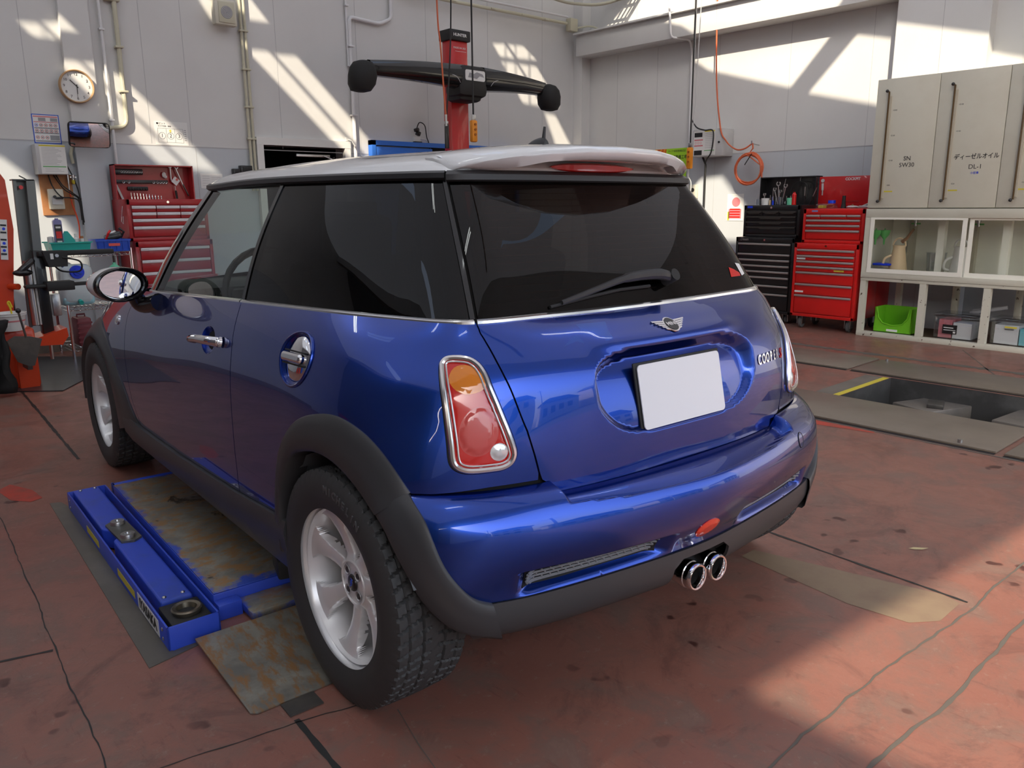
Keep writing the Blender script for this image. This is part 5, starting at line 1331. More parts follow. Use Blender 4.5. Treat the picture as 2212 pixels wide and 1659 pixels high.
mb('greyink').prism([(-.12, 2.56), (-.10, 2.61), (-.04, 2.60), (-.0, 2.62), (.08, 2.605), (.10, 2.575), (.04, 2.585), (.0, 2.555), (-.06, 2.56)], -.346, -.344, 'XZ').build('badge_print', pl_)
def arm(sd):
    V = []; F = []; n = 15; K = 12
    for i in range(n):
        s = i/(n-1); x = sd*(.14+(1.18 if sd < 0 else .90)*s); zc = 2.57-.03*s+.012*math.sin(s*PI); h_ = .130-.055*s; d_ = .095-.03*s; yc = -.24-.05*s
        for k in range(K):
            a = 2*PI*k/K; c_, s_ = math.cos(a), math.sin(a)
            V.append((x, yc+d_*math.copysign(abs(c_)**.7, c_), zc+h_*math.copysign(abs(s_)**.7, s_)))
    F = [(i*K+k, i*K+(k+1) % K, (i+1)*K+(k+1) % K, (i+1)*K+k) for i in range(n-1) for k in range(K)]
    o = mb('blackgloss').raw(V, F).build('beam_arm', t)
    mb('lightgrey').tube(cr([(sd*.21, -.325, 2.50), (sd*.30, -.335, 2.565), (sd*.6, -.325, 2.565), (sd*(1.28 if sd < 0 else 1.0), -.345, 2.545)], 6), .004, 6).build('trim_line', o)
    # covered camera pod: a soft black cover
    V = []; F = []; K = 14; px = -1.40 if sd < 0 else 1.11
    pr = [(-.155, .35), (-.14, .75), (-.08, 1.0), (0, 1.05), (.07, .95), (.12, .70), (.14, .3)] if True else []
    for j, (z, r) in enumerate(pr):
        for k in range(K):
            a = 2*PI*k/K; wob = 1+.05*math.sin(3*a+j); V.append((px+.138*r*math.cos(a)*wob*(1 if math.cos(a)*sd > 0 else .95)-sd*.05*z/.15*.4, -.31+.13*r*math.sin(a)*wob, 2.46+z*.98))
    F = [(j*K+k, j*K+(k+1) % K, (j+1)*K+(k+1) % K, (j+1)*K+k) for j in range(len(pr)-1) for k in range(K)]+[tuple(range(K)), tuple((len(pr)-1)*K+k for k in range(K))]
    mb('softblack').raw(V, F).build('camera_cover', t)
arm(-1); arm(1)
# ---- hanging hoses and pendant controls
def pendant(name, label, x, y, z0, z1, z2, material='pendant', x0=None):
    t = thing(name, label, 'control', (x, y, z1)); x0 = x if x0 is None else x0
    mb('blackmatt').tube([(x0-x, 0, z0-z1), (0, 0, .0)], .0085, 8).build('cable', t)
    b = mb(material).bx(-.034, .034, -.025, .025, z2-z1, -.03, .014).build('handle_body', t)
    m = mb('pendantdark'); 
    for k in range(3): m.cyl((0, -.025, (z2-z1)*(.30+.2*k)), (0, -.034, (z2-z1)*(.30+.2*k)), .012, 12)
    m.build('button_row', b); mb('steel').bx(-.02, .02, -.012, .012, -.03, .02, .003).build('gland', t); return t
pendant('hoist_pendant', 'amber hoist pendant on a black cable before the red column', 3.33, 4.5, H-.05, 2.06, 1.83)
t = thing('air_hose', 'thin orange air hose with a steel coupling hanging left of the red column', 'hose', (2.99, 4.5, 2.2))
mb('hose').tube(cr([(-.07, 0, H-2.25), (-.06, 0, .9), (-.03, 0, .45), (0, 0, .0), (.012, 0, -.14)], 8), .0075, 8).build('hose', t)
mb('steel').cyl((.012, 0, -.14), (.014, 0, -.24), .010, 10).cyl((.014, 0, -.20), (.014, 0, -.22), .020, 8).build('coupling', t)
t = thing('hanging_cable', 'plain black cable hanging just left of the red column', 'cable', (3.03, 4.52, 2.1))
mb('blackmatt').tube(cr([(.09, 0, H-2.15), (.075, 0, .9), (.0, 0, .0), (-.01, 0, -.12)], 8), .007, 8).build('cable', t); mb('black').bx(-.028, .012, -.012, .012, -.34, -.12, .006).build('connector', t)

# ---- red tool chest: lid, top chest, roller cabinet
def lbar(m, x, z, w_, y): m.bx(x, x+w_, y-.001, y, z-.006, z+.006)
def roller(name, label, loc, rz, w_, d_, z0, z1, rows, body, hstyle='alu', front=None, casters=True, lock=True, extras=None):
    """tool cabinet; local -Y is the front, origin on the floor under its middle; rows: (height, splits)"""
    t = thing(name, label, 'tool chest', (*loc, 0), rz); t.location.z = z0 if not casters else 0
    b0 = 0 if not casters else z0; hh = z1-z0
    mb(body).bx(-w_/2, w_/2, -d_/2+.012, d_/2, b0, b0+hh, .006).bx(-w_/2, -w_/2+.03, -d_/2, -d_/2+.02, b0, b0+hh, .004).bx(w_/2-.03, w_/2, -d_/2, -d_/2+.02, b0, b0+hh, .004).bx(-w_/2, w_/2, -d_/2, -d_/2+.02, b0+hh-.05, b0+hh, .004).bx(-w_/2, w_/2, -d_/2, -d_/2+.02, b0, b0+.03, .004).build('carcass', t)
    tot = sum(r[0] for r in rows); z = b0+hh-.055; usable = hh-.09
    for r, spl in rows:
        h_ = usable*r/tot; x = -w_/2+.035; W_ = w_-.07
        for k, f in enumerate(spl):
            ww = W_*f
            dr = mb(front or body).bx(x+.003, x+ww-.003, -d_/2-.006, -d_/2+.012, z-h_+.003, z-.003, .003).build('drawer', t)
            if hstyle == 'alu': mb('aluminium').bx(x+.004, x+ww-.004, -d_/2-.022, -d_/2-.004, z-.024, z-.004, .004).build('handle', dr)
            elif hstyle == 'white':
                m = mb('handlewhite').bx(x+.004, x+ww-.004, -d_/2-.016, -d_/2-.004, z-.026, z-.002, .003); m.m('greyink')
                for q in range(5): m.bx(x+.012+.012*q, x+.020+.012*q, -d_/2-.0166, -d_/2-.016, z-.016, z-.012)
                m.build('handle', dr)
            else:
                a, b = x+ww*.30, x+ww*.70; e = .016
                if len(spl) > 1: a, b = x+ww*.18, x+ww*.82
                P = [(x+.004, z-.006), (x+ww-.004, z-.006), (x+ww-.004, z-.020), (b+e, z-.020), (b-e*.2, z-.032), (a+e*.2, z-.032), (a-e, z-.020), (x+.004, z-.020)]
                mb('blackhandle').prism(P, -d_/2-.020, -d_/2-.004, 'XZ').build('handle', dr)
            x += ww
        z -= h_
    if lock: mb('chrome').cyl((.0, -d_/2+.001, b0+hh-.025), (.0, -d_/2-.006, b0+hh-.025), .011, 16).build('lock', t)
    if casters:
        for sx in (-1, 1):
            for sy in (-1, 1):
                cx_, cy_ = sx*(w_/2-.08), sy*(d_/2-.08)
                c = mb('steel').bx(cx_-.035, cx_+.035, cy_-.035, cy_+.035, z0-.008, z0).bx(cx_-.030, cx_-.024, cy_-.025, cy_+.045, z0-.085 if z0 > .1 else .02, z0).bx(cx_+.024, cx_+.030, cy_-.025, cy_+.045, z0-.085 if z0 > .1 else .02, z0).build('caster', t)
                r_ = min(.062, z0*.48); mb('tyregrey').lathe([(.0, -.018), (r_*.8, -.018), (r_, -.010), (r_, .010), (r_*.8, .018), (0, .018)], 'X', (cx_, cy_+.02, r_), 22).build('caster_wheel', c)
    return t
roller('tool_cabinet', 'dull red roller cabinet under the red top chest by the back wall', (.875, 5.97), 0, .68, .45, .10, .955, [(1.0, (1,)), (1.0, (1,)), (1.0, (1,)), (1.0, (1,)), (1.4, (1,)), (1.8, (1,))], 'reddull', 'white')
tc = roller('tool_chest', 'dull red top chest with open lid on the cabinet by the back wall', (.865, 6.00), 0, .70, .40, .957, 1.315, [(.8, (.33, .33, .34)), (.8, (.33, .33, .34)), (.9, (1,)), (1.3, (1,))], 'reddull', 'white', casters=False)
m = mb('reddull').bx(-.345, .345, .165, .175, .358, .66).bx(-.345, -.335, .05, .175, .36, .66).bx(.335, .345, .05, .175, .36, .66).bx(-.345, .345, .05, .175, .65, .66); m.build('open_lid', tc)
mb('chrome').tube([(-.352, -.1, .30), (-.365, -.1, .22), (-.36, -.06, .17), (-.365, -.12, .15), (-.355, -.1, .21)], .004, 6).build('key_ring', tc)
Y0, Z0 = 6.0+.16, .957
def lidth(name, label, cat, x, z, group=None): return thing(name, label, cat, (.865+x, Y0, Z0+z), 0, group)
t = lidth('socket_rail', 'black socket tray at the top left inside the open red lid', 'tool holder', -.20, .60); mb('black').bx(-.125, .125, -.03, 0, -.025, .025, .008).build('tray', t)
for k in range(9): mb('steel').tube([(-.06+.021*k+.0085*math.cos(a), -.032, .0085*math.sin(a)) for a in np.linspace(0, 2*PI, 13)[:-1]], .0022, 5, True).build('ring_end', t)
t = lidth('socket_rail', 'long black rail of ring spanners across the open red lid', 'tool holder', -.09, .515); mb('black').bx(-.22, .23, -.02, 0, -.016, .016, .004).build('rail', t)
for k, x in enumerate((-.16, -.115, .10, .135, .16, .185, .21)): mb('steel').tube([(x+.0095*math.cos(a), -.023, -.004+.0095*math.sin(a)) for a in np.linspace(0, 2*PI, 13)[:-1]], .0028, 5, True).build('ring_end', t)
t = lidth('socket_rail', 'short black rail with round sockets low on the open red lid', 'tool holder', -.13, .455); mb('black').bx(-.09, .09, -.02, 0, -.018, .018, .012).build('rail', t)
for k in range(7): mb('blackmatt').cyl((-.07+.023*k, -.02, 0), (-.07+.023*k, -.035, 0), .011, 12).build('socket', t)
for k in range(11):
    h_ = .062-.0028*k; t = lidth('bit_socket', '%s bit socket from the left in the row along the open red lid' % ('first second third fourth fifth sixth seventh eighth ninth tenth last'.split()[k]), 'socket', -.205+.0262*k, .358, 'bit sockets in a row along the red lid')
    mb('chrome').lathe([(0, .0), (.0085-.0003*k, 0), (.0085-.0003*k, .026), (.004, .030), (.0035, h_), (0, h_)], 'Z', (0, -.045, 0), 10).build('shaft', t)
t = lidth('steel_ruler', 'grey steel ruler leaning in the left corner of the open red lid', 'ruler', -.29, .36); mb('lightgrey').box((0, -.02, .06), (.018, .004, .14), rotm(ry=-.35)).build('blade', t)
t = lidth('paper_tag', 'white holed card tag hanging at the right of the open red lid', 'tag', .205, .525); mb('paper').box((0, -.035, 0), (.06, .002, .06), rotm(ry=.7)).build('card', t); mb('red').box((.012, -.037, .012), (.02, .002, .02), rotm(ry=.7)).build('red_print', t)
t = lidth('combination_wrench', 'long steel wrench hanging diagonally at the right of the open red lid', 'wrench', .24, .60); mb('steel').tube([(-.02, -.03, .03), (.03, -.03, -.11)], .006, 6).tube([(-.035, -.03, .055), (-.02, -.03, .03), (.0, -.03, .05)], .007, 6).build('shank', t); mb('black').tube([(.03, -.03, -.10), (.075, -.03, -.21)], .007, 6).build('grip', t)
t = lidth('screwdriver', 'slim screwdriver with a black grip hanging at the right of the open red lid', 'screwdriver', .195, .48); mb('steel').tube([(0, -.03, .0), (.004, -.03, -.04)], .003, 6).build('blade', t); mb('black').tube([(.004, -.03, -.04), (.01, -.03, -.115)], .010, 8).build('grip', t)
t = lidth('adjustable_wrench', 'small silver adjustable wrench hung near the top of the open red lid', 'wrench', .17, .62); mb('steel').tube([(0, -.02, .03), (.0, -.02, -.09)], .006, 6).box((0, -.02, .035), (.03, .01, .02)).build('head', t)
t = lidth('work_glove', 'crumpled white glove tucked near the top of the open red lid', 'glove', .11, .58); mb('paper').sphere((0, -.02, 0), .02, (1, .6, 1.3), 10).sphere((.012, -.02, -.018), .015, (1, .6, 1), 8).build('cloth', t)
# ---- chrome wire shelf
t = thing('wire_shelf', 'chrome wire shelf unit crowded with bottles left of the red tool cabinet', 'shelf', (.21, 5.92, 0))
for sx in (-.27, .27):
    for sy in (-.22, .20): mb('chrome').cyl((sx, sy, 0), (sx, sy, .91), .0125, 10).build('post', t)
for z in (.10, .44, .88):
    m = mb('chrome')
    for yy in (-.22, .20): m.tube([(-.27, yy, z), (.27, yy, z)], .003, 5).tube([(-.27, yy, z-.03), (.27, yy, z-.03)], .003, 5); m.tube([(-.27+.027*k, yy, z-.03*(k % 2)) for k in range(21)], .0022, 4)
    for xx in (-.27, .27): m.tube([(xx, -.22, z), (xx, .20, z)], .003, 5).tube([(xx, -.22, z-.03), (xx, .2, z-.03)], .003, 5)
    for k in range(18): m.tube([(-.27+.54*k/17, -.22, z), (-.27+.54*k/17, .20, z)], .002, 4)
    m.build('wire_deck', t)
def open_box(name, w_, d_, h_, th, material, parent, taper=.9):
    V = []; 
    for f, z in ((taper, 0), (1, h_)):
        for a, b in ((-1, -1), (1, -1), (1, 1), (-1, 1)): V.append((a*w_/2*f, b*d_/2*f, z))
    for f, z in ((1, h_), (taper, th)):
        for a, b in ((-1, -1), (1, -1), (1, 1), (-1, 1)): V.append((a*(w_/2*f-th), b*(d_/2*f-th), z))
    F = [(0, 1, 2, 3)]+[(i, (i+1) % 4, 4+(i+1) % 4, 4+i) for i in range(4)]+[(4+i, 4+(i+1) % 4, 8+(i+1) % 4, 8+i) for i in range(4)]+[(8+i, 8+(i+1) % 4, 12+(i+1) % 4, 12+i) for i in range(4)]+[(12, 13, 14, 15)]
    return mb(material).raw(V, F, False).build(name, parent)
sz = .884
t = thing('tool_caddy', 'teal plastic caddy with a peaked handle on the wire shelf', 'caddy', (.02, 5.80, sz)); open_box('tray', .30, .24, .085, .006, 'teal', t); mb('teal').prism([(-.07, 0), (.07, 0), (.06, .10), (.012, .175), (-.012, .175), (-.05, .10)], -.006, .006, 'XZ').build('handle_wall', t); mb('teal').bx(-.16, .16, -.13, -.115, .080, .090).bx(-.16, .16, .115, .13, .080, .090).build('rim', t)
t = thing('cleaner_bottle', 'tall violet bottle with a black and red label in the teal caddy', 'bottle', (-.045, 5.77, sz+.01)); mb('violet').prism(rrect(.062, .24, .018, cx=0, cy=.14), -.02, .02, 'XZ').cyl((0, 0, .25), (0, 0, .27), .014, 12).build('body', t); m = mb('black').bx(-.026, .026, -.0215, -.02, .06, .22); m.m('redbright').bx(-.02, .02, -.022, -.0215, .11, .165); m.m('paper').bx(-.018, .018, -.022, -.0215, .19, .205).bx(-.018, .018, -.022, -.0215, .075, .09); m.build('label', t)
t = thing('small_bottle', 'white small bottle behind the teal caddy handle', 'bottle', (.10, 5.84, sz+.01)); mb('white').lathe([(0, 0), (.026, 0), (.026, .10), (.012, .115), (.012, .14), (0, .14)], 'Z', n=16).build('body', t)
t = thing('small_bottle', 'short white tub at the left end of the teal caddy', 'bottle', (-.10, 5.80, sz+.01)); mb('white').lathe([(0, 0), (.024, 0), (.024, .12), (.010, .125), (0, .125)], 'Z', n=16).build('body', t)
t = thing('small_bottle', 'small brown-capped white bottle at the right end of the teal caddy', 'bottle', (.135, 5.80, sz+.012)); mb('white').lathe([(0, 0), (.015, 0), (.015, .10), (0, .10)], 'Z', n=16).build('body', t); mb('wood').cyl((0, 0, .10), (0, 0, .12), .012, 12).build('cap', t)
t = thing('parts_crate', 'blue plastic crate with a red label on the right of the wire shelf', 'crate', (.345, 5.80, sz)); open_box('tray', .27, .22, .10, .006, 'bluebox', t, .94); m = mb('bluebox').bx(-.14, .14, -.116, -.108, .085, .10); 
for k in range(6): m.bx(-.12+.048*k-.002, -.12+.048*k+.002, -.114, -.104, .01, .085)
m.build('ribs', t); mb('lampred').bx(-.04, .05, -.116, -.112, .045, .068).build('label', t)
t = thing('jump_starter', 'black and red battery jump starter with clamps lying in the blue crate', 'jump starter', (.38, 5.80, sz+.07)); mb('black').box((0, 0, .05), (.13, .10, .06), rotm(ry=-.35), .015).build('body', t); mb('steel').box((-.01, 0, .085), (.06, .06, .02), rotm(ry=-.35), .006).build('handle', t); mb('redbright').tube([(-.07, -.03, .02), (-.05, -.05, .08), (-.03, -.04, .10)], .010, 8).build('red_clamp', t); mb('black').tube([(.05, -.03, .04), (.075, -.05, .09), (.04, -.04, .12)], .011, 8).build('black_clamp', t)
sz2 = .445
t = thing('water_canister', 'translucent canister with a big blue screw cap on the middle wire shelf', 'canister', (.03, 5.75, sz2)); mb('jerry').box((0, 0, .175), (.26, .16, .34), None, .055, 4).build('body', t); c_ = mb('bluecap').lathe([(.0, -.115), (.028, -.115), (.030, -.105), (.052, -.105), (.055, -.10), (.055, -.078)], 'Y', (-.0, 0, .285), 26).build('screw_cap', t); mb('bluebox').box((0, -.118, .285), (.07, .008, .012), rotm(ry=.5)).build('cap_rib', c_); mb('teal').cyl((.0, -.08, .045), (.0, -.12, .035), .018, 14).build('tap', t); mb('jerrywater').box((0, 0, .055), (.245, .150, .09), None, .03, 3).build('blue_fluid', t)
t = thing('funnel_bottle', 'green round-shouldered bottle hanging under the top wire shelf', 'bottle', (.34, 5.72, .66)); mb('mint').lathe([(0, 0), (.055, 0), (.062, .03), (.058, .07), (.035, .10), (.014, .115), (.014, .13), (0, .13)], 'Z', n=22).build('body', t); mb('black').cyl((0, 0, .13), (0, 0, .20), .009, 10).build('neck', t)
t = thing('plastic_case', 'dark red plastic carrying case on the lowest wire shelf', 'case', (.05, 5.80, .105)); b_ = mb('maroon').bx(-.055, .055, -.10, .10, 0, .24, .018).build('body', t); m = mb('maroon')
for k in range(5): m.bx(-.058, .058, -.104, -.098, .03+.04*k, .045+.04*k)
m.build('ribs', t); mb('maroon').tube([(-.03, 0, .235), (-.03, 0, .262), (.03, 0, .262), (.03, 0, .235)], .008, 8).build('handle', t)
# ---- tyre changer
t = thing('tyre_changer', 'orange tyre changer with a grey column and black horizontal arms at the left edge', 'machine', (-.62, 5.0, 0))
mb('orange').bx(-.36, .12, -.22, .62, .0, .42, .02).build('base', t)
mb('orange').prism([(-.30, .42), (.04, .42), (.125, 1.10), (.115, 1.44), (.06, 1.54), (-.30, 1.60)], .02, .30, 'XZ').build('tower', t)
m = mb('paper').box((.055, .014, 1.03), (.045, .004, .28), rotm(ry=.09)); o_ = m.build('label_strip', t)
m = mb('black')
for k in range(5): m.box((.055+.005*k-.012, .011, .93+.05*k), (.036, .002, .012), rotm(ry=.09))
m.m('bluecap')
for k in (0, 1, 3): m.cyl((.060+.005*k-.012, .012, .955+.05*k), (.060+.005*k-.012, .009, .955+.05*k), .010, 12)
m.build('label_print', o_)
mb('blackmatt').bx(-.2, .05, -.08, .3, 1.50, 1.68, .02).build('tower_cap', t)
# sloped grey channel column
cl = mb('darkchannel'); 
def seg(x0, z0, x1, z1, y0, y1, w0, w1, m): m.raw([(x0, y0, z0), (x0+w0, y0, z0), (x0+w0, y1, z0), (x0, y1, z0), (x1, y0, z1), (x1+w1, y0, z1), (x1+w1, y1, z1), (x1, y1, z1)], [(0, 1, 2, 3), (4, 5, 6, 7), (0, 1, 5, 4), (1, 2, 6, 5), (2, 3, 7, 6), (3, 0, 4, 7)], False)
seg(.13, .40, .155, 1.44, -.02, .0, .02, .02, cl); seg(.20, .40, .235, 1.44, -.03, .05, .055, .055, cl); seg(.14, .40, .165, 1.44, .04, .06, .10, .10, cl); cl.build('column', t)
mb('lampred').cyl((.20, -.0, 1.39), (.20, -.02, 1.39), .014, 14).build('emblem', t)
mb('black').tube([(.25, 0, 1.44), (.20, 0, 1.47), (.235, 0, 1.45)], .004, 6).bx(.15, .285, -.03, .06, 1.435, 1.445).build('column_top', t)
mb('steel').cyl((.17, -.06, .42), (.165, -.06, .88), .028, 16).build('cylinder', t); mb('white').cyl((.20, -.07, .42), (.195, -.07, .86), .012, 12).build('piston_rod', t)
mb('black').bx(.20, .27, -.10, .0, .34, .95, .005).build('mast', t)
hb = mb('blackmatt').prism([(.24, .945), (.40, .945), (.39, .835), (.27, .835)], -.20, -.04, 'XZ').build('valve_block', t)
mb('steel').cyl((.325, -.20, .915), (.325, -.215, .915), .012, 14).build('knob', hb); mb('paper').bx(.285, .305, -.203, -.20, .89, .93).build('label', hb)
mb('blackmatt').bx(.22, .72, -.17, -.10, .91, .945, .008).build('upper_arm', t); mb('blackmatt').bx(.11, .26, -.18, -.10, .69, .715, .01).bx(.24, .42, -.20, -.08, .665, .73, .006).bx(.42, .62, -.16, -.12, .69, .715, .004).build('lower_arm', t)
mb('black').box((.14, -.10, .84), (.16, .05, .045), rotm(ry=-.75), .018).sphere((.12, -.10, .80), .05, (1.3, .6, .5), 14).build('bead_roller', t)
mb('blackmatt').tube(cr([(.36, -.2, .90), (.46, -.24, .87), (.46, -.22, .80), (.36, -.16, .80), (.32, -.12, .84)], 8), .006, 8).build('air_cable', t)
mb('blackmatt').bx(-.02, .12, .30, .50, .40, .80, .03).build('rear_cylinder', t)
mb('orange').prism([(.12, .33), (.34, .39), (.345, .33), (.30, .27), (.12, .28)], -.16, .06, 'XZ').bx(-.02, .10, -.26, -.1, .0, .26).build('clamp_foot', t)
mb('steel').bx(.28, .34, .25, .33, .40, .66, .01).cyl((.31, .28, .10), (.31, .28, .72), .012, 8).bx(.36, .42, .28, .34, .43, .60, .008).build('air_unit', t)
mb('orange').cyl((.05, .02, .70), (.09, -.05, .70), .022, 14).build('side_bolt', t)
tr_ = thing('bead_blade', 'dark steel spade-shaped bead breaker blade with a ball-ended lever', 'lever', (-.60, 4.60, .0))
V = [(-.11, -.02, .37), (-.06, -.02, .40), (.02, -.06, .395), (.10, -.02, .365), (.02, -.10, .20), (-.005, -.06, .19), (-.06, .0, .22)]
mb('darksteel').raw(V+[(a, b+.015, c) for a, b, c in V], [tuple(range(7)), tuple(range(13, 6, -1))]+[(i, (i+1) % 7, 7+(i+1) % 7, 7+i) for i in range(7)], False).build('blade', tr_)
mb('darksteel').bx(-.01, .02, -.02, .14, .16, .24).build('blade_mount', tr_)
mb('darksteel').tube([(0, -.05, .39), (-.025, -.06, .56)], .007, 8).build('lever', tr_); mb('black').sphere((-.026, -.06, .575), .017, n=14).build('ball_knob', tr_)
t = thing('paint_pail', 'white plastic pail with a yellow brush handle, before the orange machine', 'bucket', (-.64, 4.74, .422))
mb('white').lathe([(0, 0), (.072, 0), (.090, .105), (.096, .105), (.096, .118), (.100, .122), (.094, .124), (.088, .105), (.070, .006), (0, .006)], 'Z', n=30).build('pail', t); mb('pinkprint').lathe([(.0845, .064), (.0862, .074)], 'Z', n=30).build('band', t); mb('white').tube([(-.10, 0, .115), (-.13, 0, .11), (-.10, -.05, .09)], .006, 6).build('lug', t)
t = thing('brush', 'yellow-handled brush standing in the white pail', 'brush', (-.625, 4.74, .43)); mb('yellowp').tube(cr([(.0, 0, .02), (-.01, -.01, .14), (-.022, -.01, .18), (-.012, -.01, .19), (.0, -.01, .15)], 5), .006, 8).build('handle', t); mb('blackmatt').bx(-.02, .02, -.01, .01, 0, .04).build('bristles', t)
t = thing('rubber_bolster', 'black tattered rubber pad hanging at the left edge of the orange machine', 'pad', (-.83, 4.55, 0))
V = []; F = []
for i in range(9):
    for j in range(12):
        z = .52-.045*j; V.append((-.12+.03*i+.01*math.sin(j*1.3+i), .02*math.sin(i*1.7+j*.6)-.03*math.cos(i*.5), max(.004, z)))
F = [(i*12+j, (i+1)*12+j, (i+1)*12+j+1, i*12+j+1) for i in range(8) for j in range(11)]
o_ = mb('softblack').raw(V, F).build('pad', t); md = o_.modifiers.new('s', 'SOLIDIFY'); md.thickness = .03
t = thing('rubber_mat', 'black rubber floor mat under the orange tyre changer', 'mat', (0, 0, 0)); mb('blackmat').prism([(-1.6, 4.62), (-.77, 4.74), (-.44, 4.47), (-.13, 4.90), (.20, 5.62), (-.30, 6.1), (-1.6, 6.1)], .0, .008, 'XY').build('mat_sheet', t)

# ================================================================== THE RIGHT WALL   (local x = towards the camera, local y = into the wall)
RZ = -PI/2
def rthing(name, label, cat, x, y, z, group=None): return thing(name, label, cat, (x, y, z), RZ, group)
t = rthing('green_poster', 'lime green poster with an orange heading, right of the car roof', 'poster', WX-.002, 4.70, 1.71)
m = mb('greenposter').bx(-.25, .24, -.003, 0, -.20, .20); m.m('orangeprint').bx(-.25, -.07, -.0036, -.003, .13, .20); m.m('lampred').text('T＆J', .075, wall_mtx(-.15, -.004, .165), .0004, shear=.3, bold=.001); m.m('ink').text('タイヤ保管整備認証', .030, wall_mtx(.09, -.0036, .165), .0003).text('民間車検認定整備工場', .050, wall_mtx(.03, -.0036, .09), .0003, bold=.0008, sx=.85)
for k, s_ in enumerate(('車両点検作業', '分解整備事業', '認証工場です')): m.text(s_, .028, wall_mtx(.10, -.0036, .01-.07*k), .0003)
m.build('printed_sheet', t)
t = rthing('control_box', 'grey electrical box with safety notices on its door, on the right wall', 'electrical box', WX-.10, 4.03, 1.93)
mb('lightgrey').bx(-.20, .22, -.12, .097, -.155, .155, .008).build('housing', t)
m = mb('paper').bx(-.18, .12, -.124, -.12, -.14, .14); m.m('leafgreen').bx(-.03, .11, -.1245, -.124, -.09, -.082); m.m('yellow').bx(-.03, .11, -.1245, -.124, .125, .138); m.m('ink').bx(-.17, -.06, -.1245, -.124, .07, .12).bx(-.17, -.06, -.1245, -.124, -.135, -.08); m.m('pinkprint').bx(-.17, -.05, -.1245, -.124, .03, .045).bx(-.17, -.05, -.1245, -.124, -.035, -.02)
for k in range(3): m.tube([(-.15+.035*k+.011*math.cos(a), -.1248, .005+.011*math.sin(a)) for a in np.linspace(0, 2*PI, 13)[:-1]], .0018, 4, True)
m.m('greyink')
for k in range(9): m.bx(-.02, .09, -.1245, -.124, .105-.02*k, .108-.02*k)
m.build('notice', t); mb('black').cyl((.17, -.12, .0), (.17, -.13, .0), .012, 12).build('door_latch', t)
mb('blackmatt').tube(cr([(-.20, -.16, .28), (-.12, -.16, .18), (.0, -.17, .14), (.11, -.16, .12), (.09, -.15, -.1), (.02, -.14, -.2), (-.03, -.08, -.33), (-.03, -.07, -1.3)], 8), .008, 8).build('cable', t)
mb('blackmatt').tube([(-.10, -.04, -.155), (-.05, -.05, -.24), (-.045, -.05, -1.3)], .012, 8).build('cable', t)
pd = pendant('hoist_pendant', 'amber hoist pendant hanging by the grey electrical box on the right wall', 6.2, 4.06, H-.05, 1.90, 1.63); pd.rotation_euler = (0, 0, RZ)
mb('steel').tube([(0, .02, 1.6), (-.006, .02, .1)], .004, 5).build('strain_chain', pd); mb('lightgrey').tube(cr([(0, 0, -.27), (-.02, 0, -.34), (.03, 0, -.42), (.03, 0, -.56)], 6), .006, 6).build('tail_cord', pd)
pipe('drip_pipe', 'white thin pipe crossing the wall beam and running down the right wall', elbow([(6.35, 4.55, 3.62), (6.35, 4.50, 3.14), (6.62, 4.42, 3.13), (6.66, 4.42, 3.0), (6.66, 4.40, 1.4)], .05), .012, 'whitepipe')
pipe('hanging_cable', 'pair of thin grey cords hanging above the amber pendant on the right', [(6.25, 3.98, H-.05), (6.22, 4.03, 2.25), (6.21, 4.05, 1.92)], .005, 'lightgrey', cat='cable')
t = rthing('hose_reel_coil', 'coiled orange air hose hung on the right wall, its end rising to the ceiling', 'hose', WX-.12, 3.49, 1.64)
m = mb('hose')
P = [(-.47, -.15, H-1.70), (-.43, -.15, 1.3), (-.36, -.12, .5), (-.28, -.1, .30), (-.16, -.08, .20), (-.06, -.06, .20), (.03, -.04, .255)]
mb('hose').tube(cr(P, 8), .0085, 8).build('hose', t)
P = []
for k in range(5*24+1):
    a = PI*.5-2*PI*k/24; j = k/24; rx = .165+.010*math.sin(j*2.1); rz_ = .165+.008*math.cos(j*3.0)
    P.append((.0+rx*math.cos(a)-.010*math.sin(j*1.7), -.03-.012*(j % 3), -.025*abs(math.sin(j*.9))+rz_*math.sin(a)-.01))
mb('hose').tube([(.03, -.04, .255), (.04, -.04, .20)]+P+[(.17, -.05, .0), (.175, -.03, -.35), (.17, -.02, -.5)], .0085, 7).build('coil', t)
mb('black').tube([(.05, -.08, .14), (-.02, -.10, .02)], .006, 6).build('blow_gun', t); mb('steel').tube([(.03, .1, .24), (.03, -.06, .25), (.03, -.06, .28)], .006, 6).build('wall_hook', t)
t = rthing('wall_outlet', 'cream wall outlet plate low on the right wall behind the car', 'outlet', WX-.01, 4.33, 1.38); mb('cream').bx(-.06, .06, -.025, .01, -.085, .085, .006).build('plate', t); mb('ink').cyl((0, -.025, .02), (0, -.03, .02), .024, 16).build('socket', t)
t = rthing('red_poster', 'faded pink and red poster in a clear sleeve low on the right wall', 'poster', WX-.002, 3.74, 1.19)
m = mb('paper').bx(-.11, .11, -.003, 0, -.155, .155); m.m('pinkprint').bx(-.085, .085, -.0036, -.003, -.13, -.02).prism(circle(.055, 20, .01, .06), -.0036, -.003, 'XZ'); m.m('lampred')
for k in range(4): m.bx(-.07, .07, -.004, -.0036, -.12+.03*k, -.105+.03*k)
m.m('yellow').bx(-.10, -.075, -.0036, -.003, -.15, -.05); m.build('printed_sheet', t)
